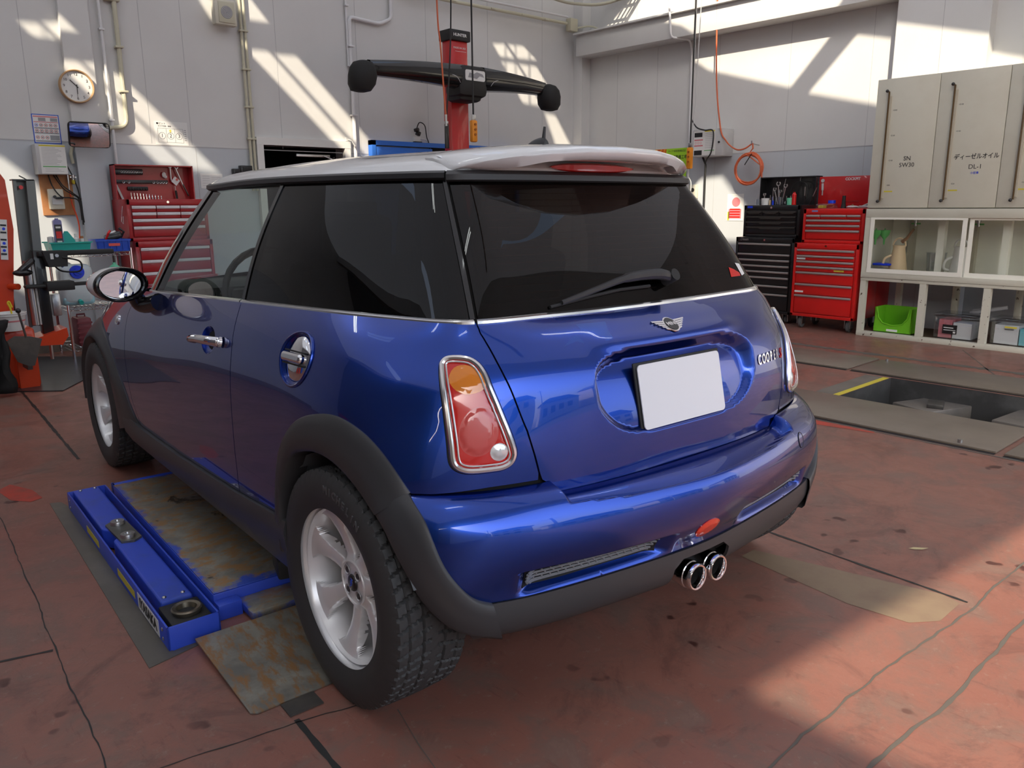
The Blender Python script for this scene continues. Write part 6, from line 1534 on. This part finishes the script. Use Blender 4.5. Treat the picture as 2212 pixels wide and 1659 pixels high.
# ---- black tool chests
rows_b = [(1.35, (1,)), (.75, (1,)), (.75, (1,)), (.75, (1,)), (.75, (1,)), (1.1, (1,)), (1.1, (1,)), (2.2, (1,))]
t = roller('tool_cabinet', 'black roller cabinet under the black top chest on the right', (5.90+.225, 2.86), RZ, .68, .45, .10, .885, rows_b, 'black', 'alu')
m = mb('steel').text('Deen', .040, wall_mtx(-.24, -.2265, .862), .0006, shear=.2, bold=.0005, sx=1.1); m.build('lettering', t)
tb = roller('tool_chest', 'black top chest with its lid open, standing on the black roller cabinet', (5.93+.21, 2.82), RZ, .64, .42, .887, 1.215, [(.8, (.333, .333, .334)), (.8, (1,)), (.8, (1,)), (1.2, (1,))], 'black', 'wave', casters=False)
mb('bluecap').bx(-.28, -.22, -.212, -.209, .30, .32).build('blue_label', tb)
m = mb('black').bx(-.32, .32, .195, .205, .328, .62).bx(-.32, -.31, .08, .205, .33, .62).bx(.31, .32, .08, .205, .33, .62).bx(-.32, .32, .08, .205, .61, .62); m.build('open_lid', tb)
# ---- red tool chests
rows_r = [(1, (1,)), (.9, (1,)), (.9, (1,)), (.95, (1,)), (2.0, (1,)), (1.9, (1,)), (3.2, (1,))]
t = roller('tool_cabinet', 'bright red roller cabinet on castors beside the cream oil cabinet', (5.75+.225, 2.11), RZ, .655, .45, .125, .85, rows_r, 'redbright', 'alu')
m = mb('paper').bx(-.29, -.20, -.234, -.231, .69, .707).bx(-.29, -.20, -.234, -.231, .365, .382); m.m('yellow').bx(.10, .20, -.234, -.231, .585, .600); m.build('label_strips', t)
tr2 = roller('tool_chest', 'bright red top chest on the bright red roller cabinet beside the cream oil cabinet', (5.79+.21, 2.08), RZ, .615, .42, .852, 1.18, [(.9, (.27, .48, .25)), (1, (1,)), (1, (1,)), (1.9, (1,))], 'redbright', 'alu', casters=False, lock=False)
mb('violet').bx(-.22, -.16, -.212, -.209, .298, .313).build('label_strip', tr2)
t = rthing('chest_lid', 'red lid panel of a tool chest standing open against the right wall', 'lid', 6.26, 2.20, 1.18)
mb('red').bx(-.29, .33, .0, .012, .0, .315, .006).build('panel', t); mb('paper').text('COCKPIT', .036, wall_mtx(.06, -.001, .285), .0006, bold=.0012).build('lettering', t); mb('reddull').bx(-.0, .14, -.008, 0, .065, .075).build('handle_slot', t); mb('chrome').cyl((.08, 0, .03), (.08, -.006, .03), .011, 14).build('lock', t)
mb('lightgrey').cyl((-.25, 0, .275), (-.25, -.008, .275), .018, 16).tube([(-.25, -.004, .25), (-.245, -.006, .18)], .012, 8).tube([(-.245, -.006, .19), (-.245, -.006, .13)], .006, 8).build('key_tag', t)
# things lying on the chests
def onb(name, label, cat, x, y, z=1.217, group=None): return thing(name, label, cat, (6.14+y, 2.82-x, z), RZ, group)
def cup(name, label, x, y, r, h_, material, tools, z=1.217):
    t = onb(name, label, 'container', x, y, z); mb(material).lathe([(0, 0), (r*.9, 0), (r, h_), (r-.003, h_), (r*.87, .004), (0, .004)], 'Z', n=18).build('cup', t)
    return t
cup('tool_cup', 'small clear plastic cup on the left of the black chest', -.22, -.10, .030, .06, 'clearplastic', 0); cup('tool_cup', 'white square-ish tub of small parts on the black chest', -.13, -.12, .042, .07, 'white', 0)
cup('tool_cup', 'clear cup crowded with steel wrenches on the black chest', .00, -.06, .045, .08, 'clearplastic', 0); cup('tool_cup', 'aqua plastic cup left of the red spray can', .15, -.12, .032, .07, 'mint', 0)
def wrench(x, y, h_, lean, label, head=.018, mat_='steel'):
    t = onb('combination_wrench', label, 'wrench', x, y); 
    mb(mat_).tube([(0, 0, .006), (lean, 0, h_)], .0062, 6).build('shank', t)
    c = Vector((lean, 0, h_+head*.8)); mb(mat_).tube([c+Vector((head*math.cos(a), 0, head*math.sin(a))) for a in np.linspace(-.2+PI*.72, PI*2.28, 10)], .0062, 6).build('open_end', t)
wrench(-.005, -.06, .20, -.02, 'tallest open-ended wrench in the clear cup on the black chest', .020); wrench(.025, -.055, .18, .03, 'open-ended wrench leaning right in the clear cup on the black chest', .018); wrench(-.025, -.05, .15, -.045, 'shorter open-ended wrench leaning left in the clear cup on the black chest', .015)
wrench(-.19, -.04, .10, .0, 'short steel wrench standing beside the small clear cup', .012); wrench(-.065, .02, .13, .02, 'open-ended wrench behind the white tub on the black chest', .014); wrench(.09, .0, .07, .01, 'stubby wrench between the wrench cup and the aqua cup', .012)
def driver(x, y, h_, mat_, label, lean=0):
    t = onb('screwdriver', label, 'screwdriver', x, y); mb(mat_).tube([(0, 0, .0), (lean*.5, 0, h_*.5)], .009, 8).build('grip', t); mb('steel').tube([(lean*.5, 0, h_*.5), (lean, 0, h_)], .0035, 6).build('shaft', t)
driver(-.26, -.05, .11, 'white', 'white marker-like screwdriver at the left end of the black chest'); driver(-.15, .06, .17, 'violet', 'violet-handled screwdriver behind the white tub'); driver(-.075, -.12, .10, 'jug', 'amber-handled screwdriver beside the white tub'); driver(-.035, -.13, .09, 'bluecap', 'blue-handled screwdriver in front of the wrench cup')
driver(-.095, .12, .27, 'blackmatt', 'long thin steel rod leaning before the black lid', .05); driver(.10, -.1, .09, 'black', 'black-handled screwdriver right of the wrench cup'); driver(.27, -.05, .18, 'black', 'tall steel punch standing upright at the right of the black chest'); driver(.30, .0, .17, 'black', 'black-gripped tool leaning right at the end of the black chest', .07)
t = onb('spray_can', 'red spray can on the black chest', 'can', .195, -.12); mb('redbright').lathe([(0, 0), (.022, 0), (.022, .105), (.012, .118), (0, .118)], 'Z', n=18).build('can_body', t); mb('redbright').cyl((0, 0, .118), (0, 0, .128), .012, 12).build('nozzle', t)
t = onb('hook_ring', 'black cable loop hanging on a hook before the black lid', 'cable', .12, .12); mb('blackmatt').tube([(.10*math.cos(a), 0, .12+.12*math.sin(a)) for a in np.linspace(-PI*.3, PI*1.15, 20)], .005, 8).build('loop', t); mb('steel').tube([(0, 0, .24), (0, 0, .27), (.012, 0, .285), (0, 0, .30)], .003, 6).build('hook', t)
t = onb('rag_pile', 'crumpled white rag on the black chest behind the cups', 'rag', .08, -.03); mb('paper').sphere((0, 0, .022), .035, (1.1, .8, .7), 10).build('cloth', t)
def onr(name, label, cat, x, y, z=1.182): return thing(name, label, cat, (6.0+y, 2.08-x, z), RZ)
t = onr('parts_tray', 'clear plastic box with yellow bits on the red chest', 'box', -.15, -.06); mb('clearplastic').bx(-.09, .09, -.05, .05, 0, .045, .008).build('box', t); mb('yellow').bx(-.07, -.02, -.035, .035, .004, .030).build('contents', t)
t = onr('jar_lid', 'round blue lid lying on the clear plastic box', 'lid', -.13, .0, 1.229); mb('bluecap').lathe([(0, 0), (.036, 0), (.036, .03), (0, .03)], 'Z', n=24).build('lid', t)
t = onr('nozzle_cone', 'black plastic nozzle standing on the red chest', 'nozzle', -.01, -.0); mb('blackmatt').lathe([(0, 0), (.026, 0), (.018, .05), (.016, .12), (0, .12)], 'Z', n=16).build('cone', t)
t = onr('work_gloves', 'grey work gloves bunched on the red chest', 'gloves', .09, -.02); mb('lightgrey').sphere((0, 0, .012), .045, (1.4, .8, .32), 12).sphere((.06, .01, .01), .03, (1.2, .8, .35), 10).build('cloth', t)
t = onr('steel_clamp', 'grey steel clamp lying at the right end of the red chest', 'clamp', .22, -.02); mb('zinc').bx(-.06, .05, -.03, .03, 0, .025, .006).tube([(-.03, 0, .02), (.06, -.01, .055)], .009, 8).build('body', t)
t = thing('air_ratchet', 'black air tool hanging beside the black chest', 'tool', (6.3, 3.30, .86), RZ); mb('black').box((0, 0, 0), (.12, .06, .05), rotm(ry=.2), .015).tube([(.03, 0, -.01), (.02, 0, -.16)], .018, 8).build('body', t); mb('lampred').tube(cr([(-.05, 0, .03), (.0, 0, .07), (.06, 0, .05)], 5), .006, 6).build('red_lead', t)
t = thing('red_canister', 'red steel cabinet standing behind the leg of the cream oil cabinet', 'cabinet', (6.43, 1.74, 0), RZ); mb('red').bx(-.17, -.07, -.2, .18, .12, .60, .01).build('body', t)
for sx in (-.12, -.03): mb('tyregrey').lathe([(0, -.015), (.05, -.015), (.058, 0), (.05, .015), (0, .015)], 'X', (sx, -.1, .058), 18).build('caster_wheel', t); mb('steel').bx(sx-.02, sx+.02, -.12, -.08, .05, .122).build('caster_fork', t)
# ---- cream oil cabinet: tank doors above, glazed showcase, open rack below
CX = 5.75; CYT = 1.745; NW = .532; CB = 6.48; ND = 5; YE = CYT-NW*ND
t = rthing('oil_cabinet', 'tall cream oil tank cabinet with slim sight gauges and a glazed shelf below', 'cabinet', CX, CYT, 0)
# local x = CYT - y,  local y = x - CX
D_ = CB-CX; W_ = NW*ND
mb('cream').bx(0, W_, .02, D_, 1.18, 2.285, .004).build('tank_case', t)
GT_ = ['', '', '', '', '']
for k in range(ND):
    x0 = NW*k; d = mb('cream').bx(x0+.002, x0+NW-.002, 0, .022, 1.186, 2.30, .004).build('tank_door', t)
    gx = x0+.105+(.01 if k else -.0)
    gg = mb('creamdark').bx(gx+.006, gx+.034, -.014, 0, 1.27, 2.15).build('gauge_channel', d); mb('oil').cyl((gx+.012, -.018, 1.25), (gx+.012, -.018, 2.19), .0075, 8).build('sight_tube', d)
    for z in (1.245, 2.195): mb('black').sphere((gx-.002, -.03, z), .014, n=12).cyl((gx-.002, -.03, z), (gx-.002, .0, z), .007, 8).build('tube_fitting', d)
    m = mb('ink')
    for q, lb in enumerate(('200', '150', '100', '50', '20')[1:] if k else ('200', '150', '100', '50')):
        z = 2.03-.215*q; m.text('◁'+lb, .016, wall_mtx(gx+.068, -.0006, z), .0003)
    gn = m.build('gauge_numbers', d); mb('yellow').bx(gx+.036, gx+.11, -.001, 0, 1.325, 1.337).build('yellow_tape', d)
m = mb('ink').text('SN', .052, wall_mtx(.318, -.001, 1.612), .0005).text('5W30', .052, wall_mtx(.318, -.001, 1.556), .0005); m.build('door_lettering', t)
m = mb('ink').text('ディーゼルオイル', .050, wall_mtx(NW+.345, -.001, 1.602), .0005, sx=.86, bold=.0005).text('DL-1', .052, wall_mtx(NW+.345, -.001, 1.520), .0005); m.m('bluecap').text('小型車', .022, wall_mtx(NW+.345, -.001, 1.47), .0005); m.build('door_lettering', t)
# glazed part
m = mb('cream').bx(0, W_, -.012, .03, 1.10, 1.178, .004).bx(.001, .05, -.010, .028, .60, 1.10).bx(0, W_, -.012, .03, .551, .60, .003).bx(W_-.05, W_-.001, -.010, .028, .60, 1.1).bx(0, W_, .03, D_, 1.165, 1.178)
m.bx(.001, .02, .031, D_, .56, 1.164).bx(.0205, W_-.001, .031, D_-.001, .555, .575); m.build('showcase_frame', t)
mb('creamlit').bx(0.02, W_, .56, .575, .575, 1.165).build('showcase_back', t)
for k in range(4):
    x0 = .052+.83*k; y0 = .012 if k % 2 else -.016
    f_ = mb('creamlit').bx(x0, x0+.82, y0, y0+.014, .60, .638).bx(x0, x0+.82, y0, y0+.014, 1.083, 1.10).bx(x0+.001, x0+.035, y0+.001, y0+.013, .638, 1.083).bx(x0+.785, x0+.819, y0+.001, y0+.013, .638, 1.083).build('sliding_door', t)
    mb('pane').bx(x0+.034, x0+.786, y0+.005, y0+.008, .636, 1.085).build('pane', f_)
for x in (.56, 1.08, 1.62, 2.14): mb('creamlit').bx(x, x+.06, .22, .28, .575, 1.165).build('inner_post', t)
for x in (.20, .74, 1.27): mb('creamdark').bx(x, x+.05, .50, .56, .575, 1.165).build('rear_post', t)
for k, x in enumerate((.33, .86, 1.40)):
    tp = mb('steel').cyl((x, .30, 1.02), (x, .30, 1.165), .014, 10).cyl((x, .30, 1.06), (x, .30, 1.08), .020, 8).bx(x-.022, x+.022, .28, .32, 1.10, 1.13).build('tank_tap', t)
    mb('leafgreen').bx(x-.035, x+.045, .29, .30, 1.035, 1.048).build('tap_lever', tp)
# open rack
m = mb('creamworn')
for x in (0, .535, 1.055, 1.59, 2.12, W_-.05):
    m.bx(x, x+.055 if x else .05, 0, .054, .046, .521)
for x in (0.02, .535, 1.055, 1.59, 2.12): m.bx(x+.10, x+.15, .52, .57, 0, .55, .002)
m.bx(-.001, W_+.001, -.003, .058, .0, .045, .002).bx(-.001, W_+.001, -.004, .057, .522, .549, .002); m.build('rack_frame', t)
mb('browntray').bx(.01, W_-.01, .05, D_-.12, .012, .042).build('rack_floor', t)
def inc(name, label, cat, x, y, z, group=None): return thing(name, label, cat, (CX+y, CYT-x, z), RZ, group)
def jug(x, y, label, material, spout=True, s=1.0):
    t = inc('oil_jug', label, 'jug', x, y, .577)
    mb(material).lathe([(0, 0), (.088*s, 0), (.090*s, .01), (.052*s, .24*s), (.056*s, .27*s), (.050*s, .27*s), (.048*s, .24*s), (.083*s, .012), (0, .008)], 'Z', n=26).build('body', t)
    mb(material).tube(cr([(-.055*s, -.04, .06), (-.10*s, -.07, .08), (-.09*s, -.07, .15), (-.045*s, -.03, .18)], 6), .011, 8).build('handle', t)
    mb(material).tube([(.056*s*math.cos(a), 0, .265*s+.07*s*math.sin(a)) for a in np.linspace(0, PI, 14)], .008, 8).build('hood', t)
    if spout: mb('spoutbrown').tube([(.02, 0, .30), (.06, 0, .335), (.115, 0, .42)], [.018, .014, .010], 10).build('spout', t)
jug(.24+.02, .16, 'amber-stained plastic oil jug with a brown spout in the showcase', 'jug'); jug(.76, .24, 'milky plastic oil jug behind the second pane of the showcase', 'jugwhite', False)
t = inc('measuring_bucket', 'clear measuring jug behind the inner post of the showcase', 'jug', .52, .36, .577); mb('clearplastic').lathe([(0, 0), (.07, 0), (.085, .20), (.092, .205), (.082, .20), (.068, .004), (0, .004)], 'Z', n=24).build('body', t)
t = inc('storage_tub', 'small clear tub with a blue lid at the left of the showcase', 'box', .13, .12, .577); mb('clearplastic').bx(-.09, .09, -.06, .06, 0, .085, .01).build('tub', t); mb('bluecap').bx(-.06, .10, -.062, .062, .086, .105, .006).build('lid', t)
for k, (x, lb) in enumerate(((.06, 'left green funnel hanging on the showcase side'), (.12, 'right green funnel hanging on the showcase side'))):
    t = inc('funnel', lb, 'funnel', x, .10+.05*k, .93); mb('leafgreen').lathe([(.048, .05), (.050, .052), (.040, .01), (.010, -.03), (.007, -.08), (.005, -.08), (.008, -.03)], 'Y' if False else 'Z', n=20).build('cone', t); mb('leafgreen').tube([(0, 0, .05), (0, 0, .07)], .006, 6).build('lug', t)
# storage in the rack
t = inc('storage_bin', 'lime green open-fronted plastic bin in the rack under the showcase', 'bin', .305, .16, .043)
P = [(-.165, 0), (.165, 0), (.172, .235), (.15, .235), (.13, .14), (.09, .09), (0, .07), (-.09, .09), (-.13, .14), (-.15, .235), (-.172, .235)]
mb('green').prism(P, -.10, -.092, 'XZ').bx(-.17, -.164, -.10, .12, 0, .235).bx(.164, .17, -.10, .12, 0, .235).bx(-.17, .17, .112, .12, 0, .235).bx(-.17, .17, -.10, .12, 0, .008).build('bin', t); mb('green').tube([(-.150, -.104, .235), (-.13, -.104, .14), (-.09, -.104, .09), (0, -.104, .07), (.09, -.104, .09), (.13, -.104, .14), (.15, -.104, .235)], .006, 6).build('lip', t); mb('paper').bx(-.05, .05, -.103, -.10, .015, .035).build('label', t)
def clearbox(x, label, cont, w_=.33):
    t = inc('storage_box', label, 'box', x, .20, .043); mb('clearplastic').bx(-w_/2, w_/2, -.13, .13, 0, .20, .012).build('box', t); mb('clearplastic').bx(-w_/2-.012, w_/2+.012, -.14, .14, .20, .226, .008).build('lid', t); return t
t = clearbox(.83, 'clear lidded storage box holding red packaging with a black label', 0); mb('pinkprint').bx(-.13, -.02, -.11, .1, .01, .17).build('red_packet', t); mb('paper').bx(-.01, .14, -.11, .1, .01, .15).build('white_packet', t); m = mb('black').bx(-.09, .03, -.1335, -.131, .05, .13); m.m('paper').bx(-.08, .0, -.1345, -.1335, .10, .107).bx(-.08, .02, -.1345, -.1335, .08, .085).bx(-.0, .02, -.1345, -.1335, .058, .072); m.build('label', t)
t = clearbox(1.30, 'clear lidded storage box holding white sheets with a yellow label', 0, .36); mb('paper').bx(-.15, .03, -.11, .1, .01, .17).build('white_packet', t); mb('aqua').bx(.04, .09, -.11, .1, .01, .15).build('aqua_packet', t); mb('yellow').bx(-.07, .02, -.1345, -.131, .150, .163).build('label', t); mb('ink').bx(-.07, .0, -.1335, -.131, .135, .141).build('label_line', t)
t = clearbox(2.35, 'clear lidded storage box at the far right end of the rack', 0, .36)
t = inc('wiper_blades', 'bundle of grey wiper blades lying on the middle clear storage box', 'wiper', 1.02, .30, .30); mb('greyink').box((0, 0, 0), (.30, .03, .03), rotm(ry=-.25), .006).box((0, .03, .012), (.28, .02, .02), rotm(ry=-.2), .005).build('blades', t)

# ================================================================== LIFT, PIT AND PLATES
LR = -math.radians(3.4)
L0 = Vector((-1.084, .567, 0))
t = thing('lift_runway', 'blue lift with a rusty steel platform under the car and folded swing arms beside it', 'vehicle lift', L0, LR)
# long open channel with two swing arms
h = .074; Lg = 1.43; Wd = .150
m = mb('blue').bx(0, .006, 0, Lg, -.03, h, .001).bx(Wd-.006, Wd, 0, Lg, -.03, h, .001).bx(0, Wd, 0, .006, -.03, h, .001).bx(0, Wd, Lg-.006, Lg, -.03, h, .001).bx(0, Wd, 0, Lg, -.03, -.02)
ch = m.build('arm_channel', t)
m = mb('steel')
for y, z in ((.05, .05), (.05, .02), (Lg-.05, .05), (Lg-.05, .02)): m.sphere((-.001, y, z), .006, (.5, 1, 1), 8)
m.build('rivets', ch)
mb('paper').bx(-.0012, 0, .09, .32, .006, .060).build('maker_plate', ch)
mm = Matrix.Translation((-.0016, .205, .033)) @ Matrix.Rotation(-PI/2, 4, 'Z') @ Matrix.Rotation(PI/2, 4, 'X')
mb('ink').text('iYASAKA', .048, mm, .0004, bold=.0016).build('maker_lettering', ch)
m = mb('yellow').bx(-.001, 0, .36, .58, .020, .045).bx(-.001, 0, .86, 1.06, .020, .045); m.build('warning_label', ch)
def lift_arm(name, x0, x1, y0, y1, rounded):
    P = [(x0, y0), (x1, y0), (x1, y1), (x0, y1)]
    if rounded == 'far': P = [(x0, y0), (x1, y0), (x1, y1-.05), (x1-.025, y1-.01), (x1-.06, y1), (x0+.03, y1-.01), (x0, y1-.05)]
    if rounded == 'near': P = [(x0+.03, y0+.01), (x1-.04, y0), (x1, y0+.05), (x1, y1), (x0, y1), (x0, y0+.06)]
    o = mb('blue').prism(P, .005, h+.006, 'XY').build(name, t, smooth_angle=0); bv = o.modifiers.new('b', 'BEVEL'); bv.width = .008; bv.segments = 3; bv.limit_method = 'ANGLE'; return o
a1 = lift_arm('swing_arm', .028, .122, .16, .80, 'far'); a2 = lift_arm('swing_arm', .020, .118, .83, Lg-.012, 'near')
for ar_, ys in ((a1, (.185,)), (a2, (Lg-.04,))):
    for y in ys:
        for x in (.045, .10): mb('steel').sphere((x, y, h+.007), .007, (1, 1, .6), 8).build('screw', ar_)
o = mb('worngrey').prism([(.045, .70), (.085, .685), (.115, .71), (.108, .90), (.075, .935), (.035, .90)], h+.006, h+.014, 'XY').build('arm_link', t)
for y in (.735, .885): mb('steel').lathe([(0, .012), (.010, .012), (.012, .018), (.024, .018), (.026, .012), (.026, .0)], 'Z', (.075, y, h+.008), 20).build('link_pin', o)
o = mb('blackmatt').bx(.018, .132, .012, .155, .005, h-.004, .004).build('pad_holder', t)
mb('rustcup').lathe([(.040, .0), (.044, .012), (.040, .016), (.030, .014), (.026, .0), (0, -.004)], 'Z', (.078, .075, h-.004), 26).build('lifting_pad', o)
# platform
po = mb('blue').bx(.172, .86, .125, 1.40, .0, h-.004, .004).build('platform_body', t)
mb('platform').bx(.174, .858, .127, 1.398, h-.004, h, .002).build('platform_top', t)
mb('blue').bx(.172, .182, 1.40, 1.44, 0, h, .002).bx(.172, .86, 1.40, 1.43, 0, h, .002).build('end_plate', t)
mb('platform').bx(.245, .86, .0, .125, .012, .036, .002).build('front_step', t)
mb('blue').bx(.172, .245, .08, .125, .0, .05, .003).build('bracket', t); mb('darksteel').bx(.13, .86, -.055, .0, -.01, .016, .002).build('cross_channel', t)
mb('blackrubber').box((.43, .13, .105), (.10, .13, .065), rotm(rz=-.25), .008).build('rubber_block', t)
# ramp plate
t = thing('ramp_plate', 'rusty sloping steel ramp plate in front of the blue lift', 'ramp', L0, LR)
P = [(.065, -.03), (.82, -.03), (.82, -.44), (.085, -.44), (.072, -.43)]
V = [(x, y, .032+(y+.03)*.066) for x, y in P]+[(x, y, .026+(y+.03)*.060) for x, y in P]
n = len(P); mb('ramp').raw(V, [tuple(range(n)), tuple(range(2*n-1, n-1, -1))]+[(i, (i+1) % n, n+(i+1) % n, n+i) for i in range(n)], False).build('plate', t)
mb('darksteel').box((.19, -.475, .003), (.09, .06, .004)).build('floor_anchor', t)
# flush steel frame in the floor round the lift
fr = mb('frameplate').prism([(-1.155, .52), (-1.013, .545), (-.925, .555), (-.93, .572), (-1.075, .562), (-.992, 2.01), (-1.005, 2.10), (-1.045, 2.12)], .0, .0025, 'XY'); struct(fr.build('trim_10'))
# ---- inspection pit on the right: walls, cover plates, deck inside
m = mb('pit').bx(3.20, 3.25, -1.6, .72, -.9, -.002).bx(4.06, 4.11, -1.6, .72, -.9, -.002).bx(3.2, 4.11, .70, .75, -.9, -.002).bx(3.2, 4.11, -1.65, -1.6, -.9, -.002).bx(3.2, 4.11, -1.65, .75, -.95, -.9); struct(m.build('wall_pit'))
m = mb('yellow').bx(3.27, 4.03, .705, .745, .0, .002); m.m('concrete').bx(3.27, 4.03, .745, .87, .0, .0015); struct(m.build('trim_11'))
def plate(name, label, x0, x1, y0, y1, rz=0, m_='steelplate', z=.012):
    t = thing(name, label, 'floor plate', ((x0+x1)/2, (y0+y1)/2, 0), rz); a, b = (x1-x0)/2, (y1-y0)/2
    mb(m_).bx(-a, a, -b, b, .001, z, .002).build('plate', t); mb('dark').bx(-a-.03, -a-.004, -b, b, .0002, .0012).build('gap', t); return t
p_ = plate('cover_plate', 'long brown-grey steel cover plate running from behind the car along the pit edge', 2.65, 3.23, -.42, 2.6, -.01)
mb('steel').cyl((-.26, -1.33, .012), (-.26, -1.33, .03), .012, 10).build('bolt', p_)
p_ = plate('cover_plate', 'steel cover plate on the far side of the pit opening', 4.11, 4.64, -1.5, 1.02); mb('steel').cyl((.22, 1.2, .012), (.22, 1.2, .03), .010, 10).build('bolt', p_)
plate('cover_plate', 'short steel cover plate with a pale blue edge at the right frame edge', 2.62, 3.23, -1.6, -.46, -.01); plate('cover_plate', 'steel cover plate with a grey lip partly hidden behind the car tail', 4.11, 4.67, 1.05, 2.8)
t = thing('pit_jack', 'grey deck plates of the jack lying inside the open pit', 'jack', (3.9, .30, -.16))
mb('decksteel').box((.03, .06, 0), (.40, .30, .10), rotm(rz=-.35), .008).box((-.22, -.02, -.01), (.22, .26, .08), rotm(rz=-.35), .008).build('deck', t); mb('darksteel').box((-.02, .02, .062), (.17, .10, .03), rotm(rz=.3), .004).build('top_block', t); mb('darksteel').bx(-.15, .15, -.15, .2, -.7, -.05).build('stem', t)
mb('blackmatt').box((-.42, .10, .0), (.14, .10, .10), rotm(rz=.2), .01).cyl((-.45, .13, .05), (-.45, .13, .09), .018, 10).build('hydraulic_unit', t)
t = thing('pit_jack', 'second set of jack deck plates at the right end of the open pit', 'jack', (3.85, -.42, -.13)); mb('decksteel').box((0, 0, 0), (.46, .62, .10), rotm(rz=-.1), .008).build('deck', t); mb('darksteel').box((-.02, .1, .062), (.14, .10, .03), None, .004).build('top_block', t); mb('darksteel').bx(-.15, .15, -.2, .2, -.75, -.05).build('stem', t)
# ---- joints and cracks of the floor
rnd = random.Random(3)
def crack(P, w_, m, jag=.01, z=.0012):
    Q = []
    for a, b in zip(P[:-1], P[1:]):
        a, b = Vector((*a, 0)), Vector((*b, 0)); n = max(2, int((b-a).length/.035))
        for k in range(n): Q.append(a+(b-a)*k/n)
    Q.append(Vector((*P[-1], 0))); L = []; R = []; off = 0
    for i, q in enumerate(Q):
        d = (Q[min(i+1, len(Q)-1)]-Q[max(i-1, 0)]).normalized(); nn = Vector((-d.y, d.x, 0)); off = off*.8+rnd.uniform(-jag, jag)*.6; ww = w_*rnd.uniform(.55, 1.2)
        c = q+nn*off; L.append((c.x+nn.x*ww/2, c.y+nn.y*ww/2, z)); R.append((c.x-nn.x*ww/2, c.y-nn.y*ww/2, z))
    n = len(Q); m.raw(L+R, [(i, i+1, n+i+1, n+i) for i in range(n-1)], False)
fl = bpy.data.objects['floor']
def joint(P, w_, jag, material='jointblack', z=.0012): m = mb(material); crack(P, w_, m, jag, z); o = m.build('floor_joint', fl, smooth_angle=0)
joint([(-1.453, .842), (-1.328, .806)], .012, .001); joint([(-1.235, 2.1), (-1.281, 1.426), (-1.326, .788), (-1.344, .454), (-1.362, .172), (-1.38, -.1)], .004, .006)
joint([(-.60, 5.1), (-.658, 4.595), (-.781, 2.715)], .018, .001); joint([(-.962, .037), (-.985, -.30)], .017, .001)
joint([(.93, -.12), (.883, -.875)], .013, .0015); joint([(1.95, -.92), (.883, -.90), (.45, -.87), (-.1, -.84), (-.284, -.845), (-.60, -.86)], .007, .008, 'jointgrey')
joint([(1.9, -1.14), (1.3, -1.08), (.889, -1.03), (.4, -1.03), (-.101, -1.0), (-.4, -1.02)], .011, .006, 'jointgrey'); joint([(-1.31, .10), (-.967, .029), (-.79, -.03)], .004, .006); joint([(-.755, -.10), (-.83, -.40)], .003, .002, 'jointgrey')
joint([(-2.2, 2.62), (-1.5, 2.62), (-.9, 2.64)], .003, .003, 'jointgrey'); joint([(2.0, .7), (2.6, .55)], .003, .003, 'jointgrey'); joint([(4.65, .2), (5.6, .75)], .012, .002, 'jointgrey')
joint([(4.9, 3.2), (4.85, -1)], .09, .004, 'jointgrey'); joint([(2.57, -1.5), (2.60, .6), (2.63, 1.3)], .02, .001, 'jointgrey')
m = mb('patchsand'); m.raw([(x, y, .0009) for x, y in ((.74, -.20), (.66, -.20), (.60, -.62), (.62, -.80), (.70, -.86), (.86, -.86), (.88, -.80))], [tuple(range(7))], False); m.build('floor_patch', fl)
m = mb('redstain').raw([(x, y, .0010) for x, y in ((-1.18, 2.46), (-1.12, 2.52), (-1.06, 2.36), (-1.05, 2.22), (-1.10, 2.20), (-1.16, 2.28))], [tuple(range(6))], False); m.build('floor_patch', fl)
m = mb('redstain').raw([(x, y, .0010) for x, y in ((2.58, .60), (2.60, .18), (2.56, .16), (2.50, .50))], [tuple(range(4))], False); m.build('floor_patch', fl)
t = thing('dry_leaf', 'small dry pale leaf lying on the floor right of the tail pipes', 'leaf', (1.18, -.61, .002), -.9)
mb('leafdry').raw([(-.035, 0, .001), (-.015, .007, .004), (.01, .008, .003), (.035, .002, .006), (.012, -.005, .002), (-.015, -.006, .001)], [(0, 1, 2, 3, 4, 5)], False).build('blade', t)
# drums in the next bay, mirrored in the driver's door
for x, y, c1, lb in ((-4.6, 2.6, 'red', 'red steel oil drum in the neighbouring bay on the left'), (-4.8, 1.7, 'bluebox', 'blue steel oil drum in the neighbouring bay on the left'), (-4.5, 3.6, 'red', 'second red steel drum farther back in the neighbouring bay')):
    t = thing('oil_drum', lb, 'drum', (x, y, 0)); mb(c1).lathe([(0, 0), (.29, 0), (.295, .01), (.285, .03), (.285, .28), (.295, .29), (.285, .30), (.285, .57), (.295, .58), (.285, .59), (.285, .86), (.295, .88), (.28, .88), (.28, .86), (0, .86)], 'Z', n=32).build('body', t)
